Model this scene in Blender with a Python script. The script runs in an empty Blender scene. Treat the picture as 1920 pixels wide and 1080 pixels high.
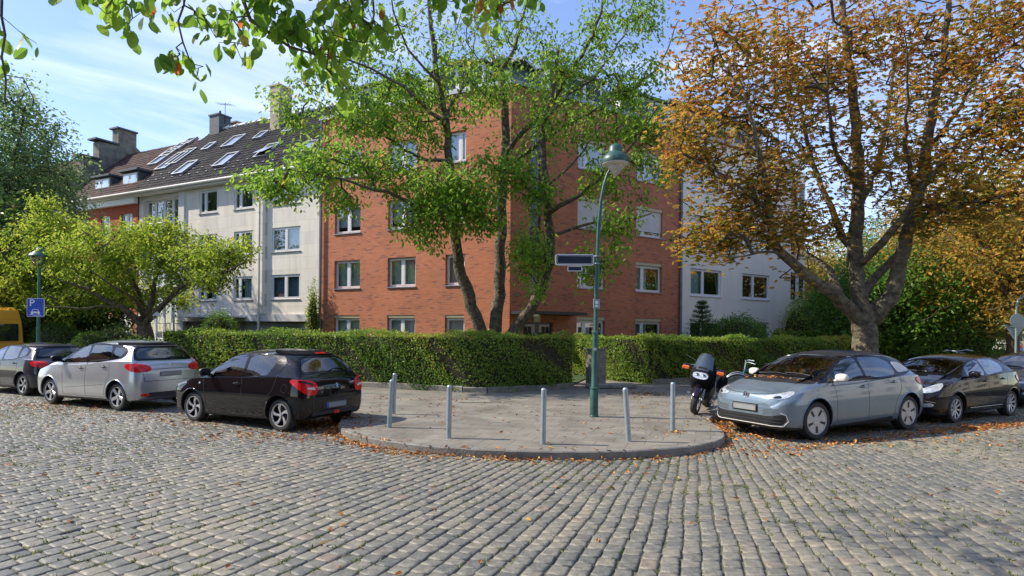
import bpy, bmesh, math, random
import numpy as np
from mathutils import Vector, Matrix, Euler
from mathutils.bvhtree import BVHTree
R = math.radians
random.seed(7); rng = np.random.default_rng(7)
scene = bpy.context.scene
COL = scene.collection

# ------------------------------------------------------------------ camera
EYE = 1.88; F = 1120.0; HU, HV, ROLL = 960.0, 622.0, 0.0094
cam_d = bpy.data.cameras.new('camera'); cam = bpy.data.objects.new('camera', cam_d); COL.objects.link(cam)
cam_d.sensor_width = 36; cam_d.lens = F/1920*36; cam_d.shift_y = 82/1920
cam_d.clip_start = 0.05; cam_d.clip_end = 3000
cam.location = (0, 0, EYE)
cam.rotation_euler = (Matrix.Rotation(R(90), 3, 'X') @ Matrix.Rotation(ROLL, 3, 'Z')).to_euler()
scene.camera = cam
scene.render.resolution_x = 1024; scene.render.resolution_y = 576

# ------------------------------------------------------------------ sky and sun
SUN_AZ = Vector((-0.9955, 0.095)); SUN_EL = R(41)
world = bpy.data.worlds.new('World'); scene.world = world; world.use_nodes = True
wn = world.node_tree.nodes; wl = world.node_tree.links; wn.clear()
sky = wn.new('ShaderNodeTexSky'); sky.sky_type = 'NISHITA'; sky.sun_disc = False
sky.sun_elevation = SUN_EL; sky.sun_rotation = math.atan2(SUN_AZ.x, SUN_AZ.y) 
sky.air_density = 1.0; sky.dust_density = 0.15; sky.ozone_density = 3.0; sky.altitude = 50
tc = wn.new('ShaderNodeTexCoord'); mp = wn.new('ShaderNodeMapping'); mp.inputs['Scale'].default_value = (1.2, 1.2, 6.0)
mp.inputs['Rotation'].default_value = (0.0, R(6), R(20))
nz = wn.new('ShaderNodeTexNoise'); nz.inputs['Scale'].default_value = 1.7; nz.inputs['Detail'].default_value = 7; nz.inputs['Roughness'].default_value = .55; nz.inputs['Distortion'].default_value = .7
rp = wn.new('ShaderNodeValToRGB'); rp.color_ramp.elements[0].position = .47; rp.color_ramp.elements[1].position = .85
rp.color_ramp.elements[0].color = (0, 0, 0, 1); rp.color_ramp.elements[1].color = (.85, .85, .85, 1)
mx = wn.new('ShaderNodeMix'); mx.data_type = 'RGBA'; mx.inputs['B'].default_value = (4.2, 4.4, 4.8, 1)
bg = wn.new('ShaderNodeBackground'); bg.inputs['Strength'].default_value = 0.15
wo = wn.new('ShaderNodeOutputWorld')
wl.new(tc.outputs['Generated'], mp.inputs['Vector']); wl.new(mp.outputs[0], nz.inputs['Vector']); wl.new(nz.outputs[0], rp.inputs[0])
wl.new(rp.outputs[0], mx.inputs['Factor']); wg = wn.new('ShaderNodeGamma'); wg.inputs[1].default_value = .78; wh = wn.new('ShaderNodeHueSaturation'); wh.inputs['Hue'].default_value = .516; wh.inputs['Saturation'].default_value = 1.15; wh.inputs['Value'].default_value = 1.08; wl.new(sky.outputs[0], wg.inputs[0]); wl.new(wg.outputs[0], wh.inputs['Color']); wl.new(wh.outputs[0], mx.inputs['A']); wl.new(mx.outputs['Result'], bg.inputs[0]); wl.new(bg.outputs[0], wo.inputs[0])
sun_d = bpy.data.lights.new('sun', 'SUN'); sun_d.energy = 2.9; sun_d.angle = R(.5); sun_d.color = (1, .91, .76)
sun = bpy.data.objects.new('sun', sun_d); COL.objects.link(sun); sun.location = (0, 0, 40)
sdir = Vector((SUN_AZ.x*math.cos(SUN_EL), SUN_AZ.y*math.cos(SUN_EL), math.sin(SUN_EL)))
sun.rotation_euler = sdir.to_track_quat('Z', 'Y').to_euler()
scene.view_settings.view_transform = 'Standard'; scene.view_settings.look = 'None'
scene.view_settings.exposure = 1.2; scene.view_settings.gamma = 1
scene.render.engine = 'CYCLES'
scene.cycles.max_bounces = 6; scene.cycles.diffuse_bounces = 3; scene.cycles.glossy_bounces = 3
scene.cycles.transmission_bounces = 4; scene.cycles.transparent_max_bounces = 8
scene.cycles.caustics_reflective = False; scene.cycles.caustics_refractive = False

# ------------------------------------------------------------------ helpers
def P(u, v, Z):
    return Vector(((u-HU)/F*Z, Z, EYE + (HV + ROLL*(u-HU) - v)/F*Z))
def G(u, v, z0=0.0):
    Z = (EYE-z0)*F/(v-HV-ROLL*(u-HU)); return Vector(((u-HU)/F*Z, Z, z0))
def lerp(a, b, t): return a+(b-a)*t

def tag(o, label=None, cat=None, group=None, kind=None):
    if label: o['label'] = label
    if cat: o['category'] = cat
    if group: o['group'] = group
    if kind: o['kind'] = kind
    return o
def thing(name, label, cat, loc=(0, 0, 0), rz=0.0, group=None):
    o = bpy.data.objects.new(name, None); COL.objects.link(o); o.empty_display_size = .3
    o.location = loc; o.rotation_euler = (0, 0, rz)
    return tag(o, label, cat, group)

class MB:
    def __init__(s): s.v = []; s.f = []; s.m = []; s.mi = 0
    def add(s, vs, fs):
        b = len(s.v); s.v.extend([tuple(p) for p in vs]); s.f.extend([tuple(i+b for i in f) for f in fs]); s.m.extend([s.mi]*len(fs)); return s
    def box(s, x0, x1, y0, y1, z0, z1, rot=None, org=None):
        vs = [(x0,y0,z0),(x1,y0,z0),(x1,y1,z0),(x0,y1,z0),(x0,y0,z1),(x1,y0,z1),(x1,y1,z1),(x0,y1,z1)]
        if rot is not None:
            vs = [tuple(rot @ Vector(p) + (Vector(org) if org is not None else Vector())) for p in vs]
        return s.add(vs, [(0,3,2,1),(4,5,6,7),(0,1,5,4),(1,2,6,5),(2,3,7,6),(3,0,4,7)])
    def bbox(s, x0, x1, y0, y1, z0, z1, b=.02):
        # box with chamfered edges
        vs = []
        for sx in (0, 1):
            for sy in (0, 1):
                for sz in (0, 1):
                    X = (x0, x1)[sx]; Y = (y0, y1)[sy]; Z = (z0, z1)[sz]
                    dx = b*(1-2*sx); dy = b*(1-2*sy); dz = b*(1-2*sz)
                    vs += [(X, Y+dy, Z+dz), (X+dx, Y, Z+dz), (X+dx, Y+dy, Z)]
        bm = bmesh.new(); [bm.verts.new(p) for p in vs]; bmesh.ops.convex_hull(bm, input=bm.verts)
        bm.verts.index_update()
        s.add([v.co[:] for v in bm.verts], [[v.index for v in f.verts] for f in bm.faces]); bm.free(); return s
    def tube(s, pts, rad, n=8, caps=True, jitter=0):
        pts = [Vector(p) for p in pts]
        if not hasattr(rad, '__len__'): rad = [rad]*len(pts)
        rings = []; up = None
        for i, p in enumerate(pts):
            a = pts[max(i-1, 0)]; b = pts[min(i+1, len(pts)-1)]; d = (b-a)
            if d.length < 1e-9: d = Vector((0, 0, 1))
            d.normalize()
            if up is None: up = Vector((0, 0, 1)) if abs(d.z) < .9 else Vector((1, 0, 0))
            x = up.cross(d); 
            if x.length < 1e-6: x = Vector((1,0,0)).cross(d)
            x.normalize(); y = d.cross(x); up = y.cross(d)*-1 if False else y
            rg = []
            for k in range(n):
                an = 2*math.pi*k/n; r = rad[i]*(1+(random.uniform(-jitter, jitter) if jitter else 0))
                rg.append(p + x*math.cos(an)*r + y*math.sin(an)*r)
            rings.append(rg); up = y.cross(x).cross(x) if False else y
        vs = [v for rg in rings for v in rg]; fs = []
        for i in range(len(rings)-1):
            for k in range(n):
                k2 = (k+1) % n; fs.append((i*n+k, i*n+k2, (i+1)*n+k2, (i+1)*n+k))
        if caps: fs.append(tuple(reversed(range(n)))); fs.append(tuple((len(rings)-1)*n+k for k in range(n)))
        return s.add(vs, fs)
    def lathe(s, prof, n=24, axis='Z', c=(0, 0, 0), cap=False):
        vs = []; c = Vector(c)
        for r, h in prof:
            for k in range(n):
                a = 2*math.pi*k/n
                p = (r*math.cos(a), r*math.sin(a), h) if axis == 'Z' else ((r*math.cos(a), h, r*math.sin(a)) if axis == 'Y' else (h, r*math.cos(a), r*math.sin(a)))
                vs.append(Vector(p)+c)
        fs = []
        for i in range(len(prof)-1):
            for k in range(n):
                k2 = (k+1) % n; fs.append((i*n+k, i*n+k2, (i+1)*n+k2, (i+1)*n+k))
        if cap: fs.append(tuple(reversed(range(n))))
        if cap: fs.append(tuple((len(prof)-1)*n+k for k in range(n)))
        return s.add(vs, fs)
    def prism(s, poly, h0, h1, plane='XY'):
        n = len(poly)
        def q(p, h): return {'XY': (p[0], p[1], h), 'XZ': (p[0], h, p[1]), 'YZ': (h, p[0], p[1])}[plane]
        vs = [q(p, h0) for p in poly]+[q(p, h1) for p in poly]
        fs = [tuple(reversed(range(n))), tuple(range(n, 2*n))]+[(i, (i+1) % n, n+(i+1) % n, n+i) for i in range(n)]
        return s.add(vs, fs)
    def build(s, name, mats, parent=None, smooth=None, loc=None, rz=None):
        me = bpy.data.meshes.new(name); me.from_pydata(s.v, [], s.f)
        if not isinstance(mats, (list, tuple)): mats = [mats]
        for m in mats: me.materials.append(m)
        if len(mats) > 1: me.polygons.foreach_set('material_index', s.m)
        me.update()
        if smooth is not None:
            me.polygons.foreach_set('use_smooth', [True]*len(me.polygons)); me.set_sharp_from_angle(angle=R(smooth))
        o = bpy.data.objects.new(name, me); COL.objects.link(o); o.parent = parent
        if loc is not None: o.location = loc
        if rz is not None: o.rotation_euler = (0, 0, rz)
        return o

def np_mesh(name, V, faces_n, mat, parent=None, attrs=None, smooth=False):
    """V (N,3) array, faces of faces_n consecutive verts; attrs: dict name -> per-face float"""
    V = np.ascontiguousarray(V, dtype=np.float32).reshape(-1, 3); nf = len(V)//faces_n
    me = bpy.data.meshes.new(name)
    me.vertices.add(len(V)); me.vertices.foreach_set('co', V.ravel())
    me.loops.add(len(V)); me.loops.foreach_set('vertex_index', np.arange(len(V), dtype=np.int32))
    me.polygons.add(nf); me.polygons.foreach_set('loop_start', np.arange(0, len(V), faces_n, dtype=np.int32))
    me.update(calc_edges=True)
    for k, a in (attrs or {}).items():
        at = me.attributes.new(k, 'FLOAT', 'FACE'); at.data.foreach_set('value', np.ascontiguousarray(a, dtype=np.float32))
    me.materials.append(mat)
    o = bpy.data.objects.new(name, me); COL.objects.link(o); o.parent = parent
    return o

# ------------------------------------------------------------------ materials
def N(nt, t, **kw):
    n = nt.nodes.new('ShaderNode'+t)
    for k, v in kw.items():
        if k in n.inputs: n.inputs[k].default_value = v
        else: setattr(n, k, v)
    return n
def ramp(nt, stops, interp='LINEAR'):
    r = nt.nodes.new('ShaderNodeValToRGB'); r.color_ramp.interpolation = interp
    while len(r.color_ramp.elements) < len(stops): r.color_ramp.elements.new(.5)
    for e, (p, c) in zip(r.color_ramp.elements, stops): e.position = p; e.color = (*c, 1)
    return r
def newmat(name):
    m = bpy.data.materials.new(name); m.use_nodes = True; nt = m.node_tree; nt.nodes.clear()
    out = N(nt, 'OutputMaterial'); b = N(nt, 'BsdfPrincipled'); nt.links.new(b.outputs[0], out.inputs[0])
    return m, nt, b, out
def pmat(name, col, rough=.5, metal=0, coat=0, var=.12, scale=6, bump=0, bscale=40, spec=.5, col2=None, coord='Object', bdist=.02):
    m, nt, b, out = newmat(name); L = nt.links.new
    b.inputs['Roughness'].default_value = rough; b.inputs['Metallic'].default_value = metal
    b.inputs['Coat Weight'].default_value = coat; b.inputs['Coat Roughness'].default_value = .03; b.inputs['Specular IOR Level'].default_value = spec
    t = N(nt, 'TexCoord'); n = N(nt, 'TexNoise', Scale=scale, Detail=5.0); L(t.outputs[coord], n.inputs['Vector'])
    c2 = col2 if col2 else tuple(min(1, c*(1+var)) for c in col); c1 = tuple(c*(1-var) for c in col) if not col2 else col
    r = ramp(nt, [(.3, c1), (.7, c2)]); L(n.outputs[0], r.inputs[0]); L(r.outputs[0], b.inputs['Base Color'])
    if bump:
        n2 = N(nt, 'TexNoise', Scale=bscale, Detail=4.0); L(t.outputs[coord], n2.inputs['Vector'])
        bp = N(nt, 'Bump', Strength=bump, Distance=bdist); L(n2.outputs[0], bp.inputs['Height']); L(bp.outputs[0], b.inputs['Normal'])
    return m
def leafmat(name, stops, trans=.45, rough=.45):
    m, nt, b, out = newmat(name); L = nt.links.new
    a = N(nt, 'Attribute', attribute_name='rnd'); r = ramp(nt, stops); L(a.outputs['Fac'], r.inputs[0])
    L(r.outputs[0], b.inputs['Base Color']); b.inputs['Roughness'].default_value = rough; b.inputs['Specular IOR Level'].default_value = .35
    tr = N(nt, 'BsdfTranslucent'); g = N(nt, 'Gamma', Gamma=.8)
    L(r.outputs[0], g.inputs[0]); L(g.outputs[0], tr.inputs[0])
    mix = N(nt, 'MixShader'); mix.inputs[0].default_value = trans
    L(b.outputs[0], mix.inputs[1]); L(tr.outputs[0], mix.inputs[2]); L(mix.outputs[0], out.inputs[0])
    return m
def glassmat(name, tint=(.75, .85, .85), dark=.0, refl=1.0):
    m, nt, b, out = newmat(name); L = nt.links.new
    tr = N(nt, 'BsdfTransparent'); tr.inputs[0].default_value = (*tint, 1)
    gl = N(nt, 'BsdfGlossy'); gl.inputs['Roughness'].default_value = .02
    geo = N(nt, 'NewGeometry'); dt = N(nt, 'VectorMath', operation='DOT_PRODUCT'); L(geo.outputs['Normal'], dt.inputs[0]); L(geo.outputs['Incoming'], dt.inputs[1])
    ab = N(nt, 'Math', operation='ABSOLUTE'); L(dt.outputs['Value'], ab.inputs[0]); sb = N(nt, 'Math', operation='SUBTRACT'); sb.inputs[0].default_value = 1; L(ab.outputs[0], sb.inputs[1])
    pw = N(nt, 'Math', operation='POWER'); pw.inputs[1].default_value = 4; L(sb.outputs[0], pw.inputs[0])
    ma = N(nt, 'Math', operation='MULTIPLY_ADD'); ma.inputs[1].default_value = 1.0*refl; ma.inputs[2].default_value = .11*refl; ma.use_clamp = True
    L(pw.outputs[0], ma.inputs[0]); mix = N(nt, 'MixShader'); L(ma.outputs[0], mix.inputs[0]); L(tr.outputs[0], mix.inputs[1]); L(gl.outputs[0], mix.inputs[2]); L(mix.outputs[0], out.inputs[0])
    return m
def carpaint(name, col, metal=.6, rough=.3, flake=.04):
    m, nt, b, out = newmat(name); L = nt.links.new
    t = N(nt, 'TexCoord'); n = N(nt, 'TexNoise', Scale=5.0, Detail=6.0); L(t.outputs['Object'], n.inputs[0])
    r = ramp(nt, [(.3, tuple(c*(1-flake) for c in col)), (.75, tuple(min(1, c*(1+flake)+.001) for c in col))]); L(n.outputs[0], r.inputs[0]); L(r.outputs[0], b.inputs['Base Color'])
    b.inputs['Metallic'].default_value = metal; b.inputs['Roughness'].default_value = rough
    b.inputs['Coat Weight'].default_value = 1; b.inputs['Coat Roughness'].default_value = .05; b.inputs['Specular IOR Level'].default_value = 0 if max(col) < .05 else .5
    # dust makes the clear coat uneven
    n2 = N(nt, 'TexNoise', Scale=22.0, Detail=6.0); L(t.outputs['Object'], n2.inputs[0])
    mr = N(nt, 'MapRange'); mr.inputs[1].default_value = .35; mr.inputs[2].default_value = .75; mr.inputs[3].default_value = .02; mr.inputs[4].default_value = .09
    L(n2.outputs[0], mr.inputs[0]); L(mr.outputs[0], b.inputs['Coat Roughness'])
    # the inner side of the shell is dark trim
    geo = N(nt, 'NewGeometry'); dk = N(nt, 'BsdfDiffuse'); dk.inputs[0].default_value = (.02, .02, .022, 1); ms = N(nt, 'MixShader'); L(geo.outputs['Backfacing'], ms.inputs[0]); L(b.outputs[0], ms.inputs[1]); L(dk.outputs[0], ms.inputs[2]); L(ms.outputs[0], out.inputs[0])
    return m

def brickmat(name, c1, c2, cm, dark):
    m, nt, b, out = newmat(name); L = nt.links.new
    t = N(nt, 'TexCoord'); sp = N(nt, 'SeparateXYZ'); cb = N(nt, 'CombineXYZ'); L(t.outputs['Object'], sp.inputs[0]); L(sp.outputs[0], cb.inputs[0]); L(sp.outputs[2], cb.inputs[1])
    br = N(nt, 'TexBrick', Scale=1.0); br.inputs['Brick Width'].default_value = .25; br.inputs['Row Height'].default_value = .0775; br.inputs['Mortar Size'].default_value = .007
    br.inputs['Color1'].default_value = (0, 0, 0, 1); br.inputs['Color2'].default_value = (1, 1, 1, 1); br.inputs['Mortar'].default_value = (.5, .5, .5, 1); br.inputs['Bias'].default_value = 0
    L(cb.outputs[0], br.inputs['Vector'])
    # per-brick white noise
    br2 = br
    r = ramp(nt, [(0, c1), (.55, c2), (.86, tuple(x*.8 for x in c2)), (.93, dark), (1, dark)]); L(br2.outputs['Color'], r.inputs[0])
    n = N(nt, 'TexNoise', Scale=.5, Detail=4.0); L(t.outputs['Object'], n.inputs[0])
    rr = ramp(nt, [(.3, (.82, .82, .82)), (.7, (1.12, 1.1, 1.08))]); L(n.outputs[0], rr.inputs[0])
    mu = N(nt, 'Mix', data_type='RGBA', blend_type='MULTIPLY'); mu.inputs['Factor'].default_value = 1; L(r.outputs[0], mu.inputs['A']); L(rr.outputs[0], mu.inputs['B'])
    mm = N(nt, 'Mix', data_type='RGBA'); L(br.outputs['Fac'], mm.inputs['Factor']); L(mu.outputs['Result'], mm.inputs['A']); mm.inputs['B'].default_value = (*cm, 1)
    L(mm.outputs['Result'], b.inputs['Base Color']); b.inputs['Roughness'].default_value = .85
    inv = N(nt, 'Math', operation='SUBTRACT'); inv.inputs[0].default_value = 1; L(br.outputs['Fac'], inv.inputs[1])
    bp = N(nt, 'Bump', Strength=.5, Distance=.012); L(inv.outputs[0], bp.inputs['Height']); L(bp.outputs[0], b.inputs['Normal'])
    return m
def rendermat(name, c, c2, streak=.25, panels=None, rough=.9):
    """painted render / stone cladding with weather streaks that run down the wall"""
    m, nt, b, out = newmat(name); L = nt.links.new
    t = N(nt, 'TexCoord'); mp = N(nt, 'Mapping'); mp.inputs['Scale'].default_value = (2.5, 2.5, .35); L(t.outputs['Object'], mp.inputs[0])
    n = N(nt, 'TexNoise', Scale=1.0, Detail=6.0, Roughness=.6); L(mp.outputs[0], n.inputs[0])
    r = ramp(nt, [(.35, c2), (.6, c)]); L(n.outputs[0], r.inputs[0])
    last = r.outputs[0]
    n2 = N(nt, 'TexNoise', Scale=60.0, Detail=3.0); L(t.outputs['Object'], n2.inputs[0])
    bp = N(nt, 'Bump', Strength=.35, Distance=.01); L(n2.outputs[0], bp.inputs['Height'])
    if panels:
        sp = N(nt, 'SeparateXYZ'); cb = N(nt, 'CombineXYZ'); L(t.outputs['Object'], sp.inputs[0]); L(sp.outputs[0], cb.inputs[0]); L(sp.outputs[2], cb.inputs[1])
        br = N(nt, 'TexBrick', Scale=1.0, offset=.5); br.inputs['Brick Width'].default_value = panels[0]; br.inputs['Row Height'].default_value = panels[1]; br.inputs['Mortar Size'].default_value = .006
        br.inputs['Color1'].default_value = (.93, .93, .93, 1); br.inputs['Color2'].default_value = (1.05, 1.04, 1.02, 1); br.inputs['Mortar'].default_value = (.72, .7, .66, 1)
        L(cb.outputs[0], br.inputs['Vector'])
        mu = N(nt, 'Mix', data_type='RGBA', blend_type='MULTIPLY'); mu.inputs['Factor'].default_value = 1; L(last, mu.inputs['A']); L(br.outputs['Color'], mu.inputs['B']); last = mu.outputs['Result']
    L(last, b.inputs['Base Color']); L(bp.outputs[0], b.inputs['Normal']); b.inputs['Roughness'].default_value = rough
    return m
def tilemat(name, c1, c2):
    m, nt, b, out = newmat(name); L = nt.links.new
    t = N(nt, 'TexCoord'); sp = N(nt, 'SeparateXYZ'); cb = N(nt, 'CombineXYZ'); L(t.outputs['Object'], sp.inputs[0]); L(sp.outputs[0], cb.inputs[0])
    L(sp.outputs[1], cb.inputs[1])
    br = N(nt, 'TexBrick', Scale=1.0, offset=0.0); br.inputs['Brick Width'].default_value = .26; br.inputs['Row Height'].default_value = .26; br.inputs['Mortar Size'].default_value = .03; br.inputs['Mortar Smooth'].default_value = .6
    br.inputs['Color1'].default_value = (0, 0, 0, 1); br.inputs['Color2'].default_value = (1, 1, 1, 1); br.inputs['Mortar'].default_value = (.2, .2, .2, 1)
    L(cb.outputs[0], br.inputs[0]); r = ramp(nt, [(0, c1), (1, c2)]); L(br.outputs['Color'], r.inputs[0])
    n = N(nt, 'TexNoise', Scale=1.2, Detail=6.0); L(t.outputs['Object'], n.inputs[0]); rr = ramp(nt, [(.3, (.75, .75, .75)), (.75, (1.25, 1.22, 1.15))]); L(n.outputs[0], rr.inputs[0])
    mu = N(nt, 'Mix', data_type='RGBA', blend_type='MULTIPLY'); mu.inputs['Factor'].default_value = 1; L(r.outputs[0], mu.inputs['A']); L(rr.outputs[0], mu.inputs['B'])
    L(mu.outputs['Result'], b.inputs['Base Color']); b.inputs['Roughness'].default_value = .8; b.inputs['Specular IOR Level'].default_value = .25
    inv = N(nt, 'Math', operation='SUBTRACT'); inv.inputs[0].default_value = 1; L(br.outputs['Fac'], inv.inputs[1])
    bp = N(nt, 'Bump', Strength=1.0, Distance=.06); L(inv.outputs[0], bp.inputs['Height']); L(bp.outputs[0], b.inputs['Normal'])
    return m

MT = {}
MT['brick'] = brickmat('red_brick', (.48, .145, .065), (.57, .195, .088), (.46, .22, .14), (.30, .11, .07))
MT['stone'] = rendermat('pale_stone_cladding', (.84, .78, .67), (.72, .665, .565), panels=(1.1, .62))
MT['plinth'] = rendermat('grey_plinth_render', (.36, .34, .31), (.26, .25, .235))
MT['render'] = rendermat('cream_render', (.86, .79, .675), (.81, .745, .635))
MT['white'] = pmat('white_painted_trim', (.74, .74, .73), .45, var=.05, scale=3)
MT['offwhite'] = pmat('offwhite_paint', (.66, .64, .6), .6, var=.08, scale=2)
MT['redwall'] = rendermat('red_painted_wall', (.46, .10, .05), (.38, .08, .045))
MT['orange'] = rendermat('orange_painted_wall', (.55, .2, .09), (.5, .17, .08))
MT['tile'] = tilemat('dark_roof_tiles', (.022, .02, .021), (.05, .045, .043))
MT['tile2'] = tilemat('red_roof_tiles', (.10, .045, .035), (.17, .08, .06))
MT['slate'] = pmat('slate_shingle', (.06, .075, .085), .6, var=.4, scale=14, bump=.6, bscale=12)
MT['lead'] = pmat('zinc_sheet', (.3, .32, .34), .45, metal=.5, var=.1)
MT['oldwall'] = pmat('weathered_old_wall', (.17, .16, .13), .9, var=.45, scale=2.2, bump=.6, bscale=20)
MT['chimney'] = pmat('plastered_chimney', (.42, .35, .26), .9, var=.18, scale=1.5, bump=.3)
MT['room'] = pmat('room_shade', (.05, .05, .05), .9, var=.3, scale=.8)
MT['curtain'] = pmat('net_curtain', (.5, .6, .58), .9, var=.1)
MT['curtain2'] = pmat('blue_grey_curtain', (.25, .32, .38), .9, var=.15)
MT['glass'] = glassmat('window_glass', refl=2.2)
MT['shutter'] = pmat('roller_shutter', (.62, .58, .53), .6, var=.05)
MT['shutterbox'] = pmat('beige_shutter_box', (.55, .45, .28), .6, var=.06)
MT['downpipe'] = pmat('grey_green_downpipe', (.16, .21, .23), .45, metal=.2, var=.1)
MT['concrete'] = pmat('weathered_concrete', (.23, .215, .175), .9, var=.35, scale=5, bump=.5)
MT['kerb'] = pmat('basalt_kerb_stone', (.20, .185, .16), .8, var=.25, scale=4, bump=.5, bscale=30)
MT['galv'] = pmat('galvanised_steel', (.36, .42, .46), .42, metal=.55, var=.14, scale=9, bump=.1)
MT['postgreen'] = pmat('green_post_paint', (.03, .095, .075), .42, var=.3, scale=7, bump=.08, spec=.5)
MT['postgreen2'] = pmat('bright_green_post_paint', (.035, .14, .09), .42, var=.2, scale=7)
MT['black'] = pmat('black_plastic', (.018, .018, .02), .5, var=.2)
MT['carclear'] = glassmat('see_through_car_glass', (.45, .53, .51), refl=1.5)
MT['cloth'] = pmat('seat_cloth', (.05, .05, .055), .9, var=.3, scale=30)
MT['gloss'] = pmat('gloss_black_trim', (.008, .008, .009), .09, spec=.35, var=.2)
MT['rubber'] = pmat('tyre_rubber', (.028, .028, .03), .75, var=.25, scale=20, bump=.15)
MT['alloy'] = pmat('alloy_rim', (.52, .52, .53), .3, metal=.4, var=.06)
MT['darkalloy'] = pmat('dark_wheel_barrel', (.04, .04, .045), .5, metal=.5)
MT['chrome'] = pmat('chrome', (.8, .8, .82), .12, metal=1, var=.02)
MT['carglass'] = pmat('tinted_car_glass', (.012, .017, .018), .02, var=.3, scale=2, spec=.6)
MT['taillight'] = pmat('red_tail_light', (.62, .008, .006), .15, var=.35, scale=14)
MT['headlight'] = pmat('clear_headlight', (.55, .6, .64), .1, metal=.3, var=.35, scale=16, coat=1)
MT['orange_l'] = pmat('orange_indicator', (.7, .14, .02), .2, var=.2, coat=1)
MT['plate'] = pmat('blank_number_plate', (.26, .27, .27), .5, var=.06)
MT['blue'] = pmat('sign_blue', (.015, .075, .45), .4, var=.06)
MT['signwhite'] = pmat('sign_white', (.8, .8, .8), .4, var=.03)
MT['navy'] = pmat('street_sign_navy', (.012, .022, .045), .35, var=.1)
MT['signback'] = pmat('grey_sign_back', (.27, .36, .38), .45, metal=.3, var=.08)
MT['bark'] = pmat('cherry_bark', (.05, .04, .028), .9, scale=9, bump=1, bscale=16, col2=(.20, .16, .10), bdist=.06)
MT['bark2'] = pmat('chestnut_bark', (.055, .045, .028), .9, scale=6, bump=1.0, bscale=11, col2=(.23, .19, .12), bdist=.09)
MT['twig'] = pmat('twig_bark', (.09, .07, .045), .9, var=.3)
MT['cherryleaf'] = leafmat('cherry_leaves', [(0, (.09, .21, .018)), (.5, (.23, .42, .035)), (.85, (.38, .54, .05)), (.97, (.5, .45, .04)), (1, (.5, .3, .03))], .55)
MT['yleaf'] = leafmat('light_cherry_leaves', [(0, (.14, .24, .018)), (.5, (.32, .44, .03)), (.9, (.52, .56, .05)), (1, (.6, .46, .05))], .55)
MT['chestleaf'] = leafmat('autumn_chestnut_leaves', [(0, (.09, .16, .02)), (.28, (.26, .26, .035)), (.45, (.48, .31, .045)), (.68, (.63, .34, .05)), (.9, (.74, .46, .08)), (1, (.5, .16, .03))], .52, .6)
MT['darkleaf'] = leafmat('dark_green_leaves', [(0, (.03, .07, .014)), (.6, (.065, .15, .022)), (.93, (.13, .23, .03)), (1, (.2, .14, .03))], .35)
MT['hazeleaf'] = leafmat('grey_green_leaves', [(0, (.10, .19, .07)), (.6, (.23, .37, .12)), (.9, (.40, .46, .15)), (1, (.5, .32, .09))], .55)
MT['bushleaf'] = leafmat('bush_leaves', [(0, (.05, .13, .016)), (.6, (.12, .27, .03)), (1, (.26, .40, .05))], .5)
MT['hedgeleaf'] = leafmat('hedge_leaves', [(0, (.07, .17, .018)), (.5, (.20, .34, .035)), (.85, (.42, .50, .06)), (.95, (.52, .46, .08)), (1, (.36, .15, .05))], .42, .38)
MT['bigleaf'] = leafmat('magnolia_leaves', [(0, (.08, .19, .02)), (.5, (.19, .38, .03)), (.8, (.33, .5, .04)), (.93, (.5, .48, .04)), (1, (.5, .14, .02))], .6, .4)
MT['fallen'] = leafmat('fallen_leaves', [(0, (.16, .06, .02)), (.35, (.38, .13, .03)), (.8, (.62, .25, .05)), (1, (.6, .42, .12))], .1, .7)
MT['weed'] = leafmat('joint_weeds', [(0, (.06, .12, .02)), (.5, (.14, .2, .04)), (1, (.42, .38, .14))], .3, .7)
MT['core'] = pmat('hedge_branches', (.02, .03, .01), 1, scale=9, col2=(.07, .05, .03), bump=1, bscale=25, bdist=.08)
MT['grass'] = pmat('lawn_grass', (.04, .075, .02), .95, var=.4, scale=3, bump=.6, bscale=60)

def rooftile(name, c1, c2):
    m, nt, b, out = newmat(name); L = nt.links.new; a_ = N(nt, 'Attribute', attribute_name='rnd'); r = ramp(nt, [(0, c1), (.8, c2), (1, tuple(x*1.5 for x in c2))]); L(a_.outputs['Fac'], r.inputs[0])
    L(r.outputs[0], b.inputs['Base Color']); b.inputs['Roughness'].default_value = .75; b.inputs['Specular IOR Level'].default_value = .3; return m
MT['tilepiece'] = rooftile('dark_roof_tile_pieces', (.020, .018, .019), (.045, .04, .038)); MT['tilepiece2'] = rooftile('red_roof_tile_pieces', (.05, .028, .025), (.095, .048, .038))
# ------------------------------------------------------------------ ground, road, pavement
LD = Vector((-.895, .4456, 0)).normalized(); RD = Vector((.835, .550, 0)).normalized()
CB = Vector((-.11, 25.0, 0))                 # corner of the brick house

def struct(name, o): o['kind'] = 'structure'; return o
MT['dirt'] = pmat('sandy_joint_soil', (.055, .055, .035), .95, scale=2.5, col2=(.15, .14, .095), bump=.4)
g = MB(); g.add([(-400, -400, -.017), (400, -400, -.017), (400, 400, -.017), (-400, 400, -.017)], [(0, 1, 2, 3)])
struct('ground', g.build('ground', MT['dirt']))

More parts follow.
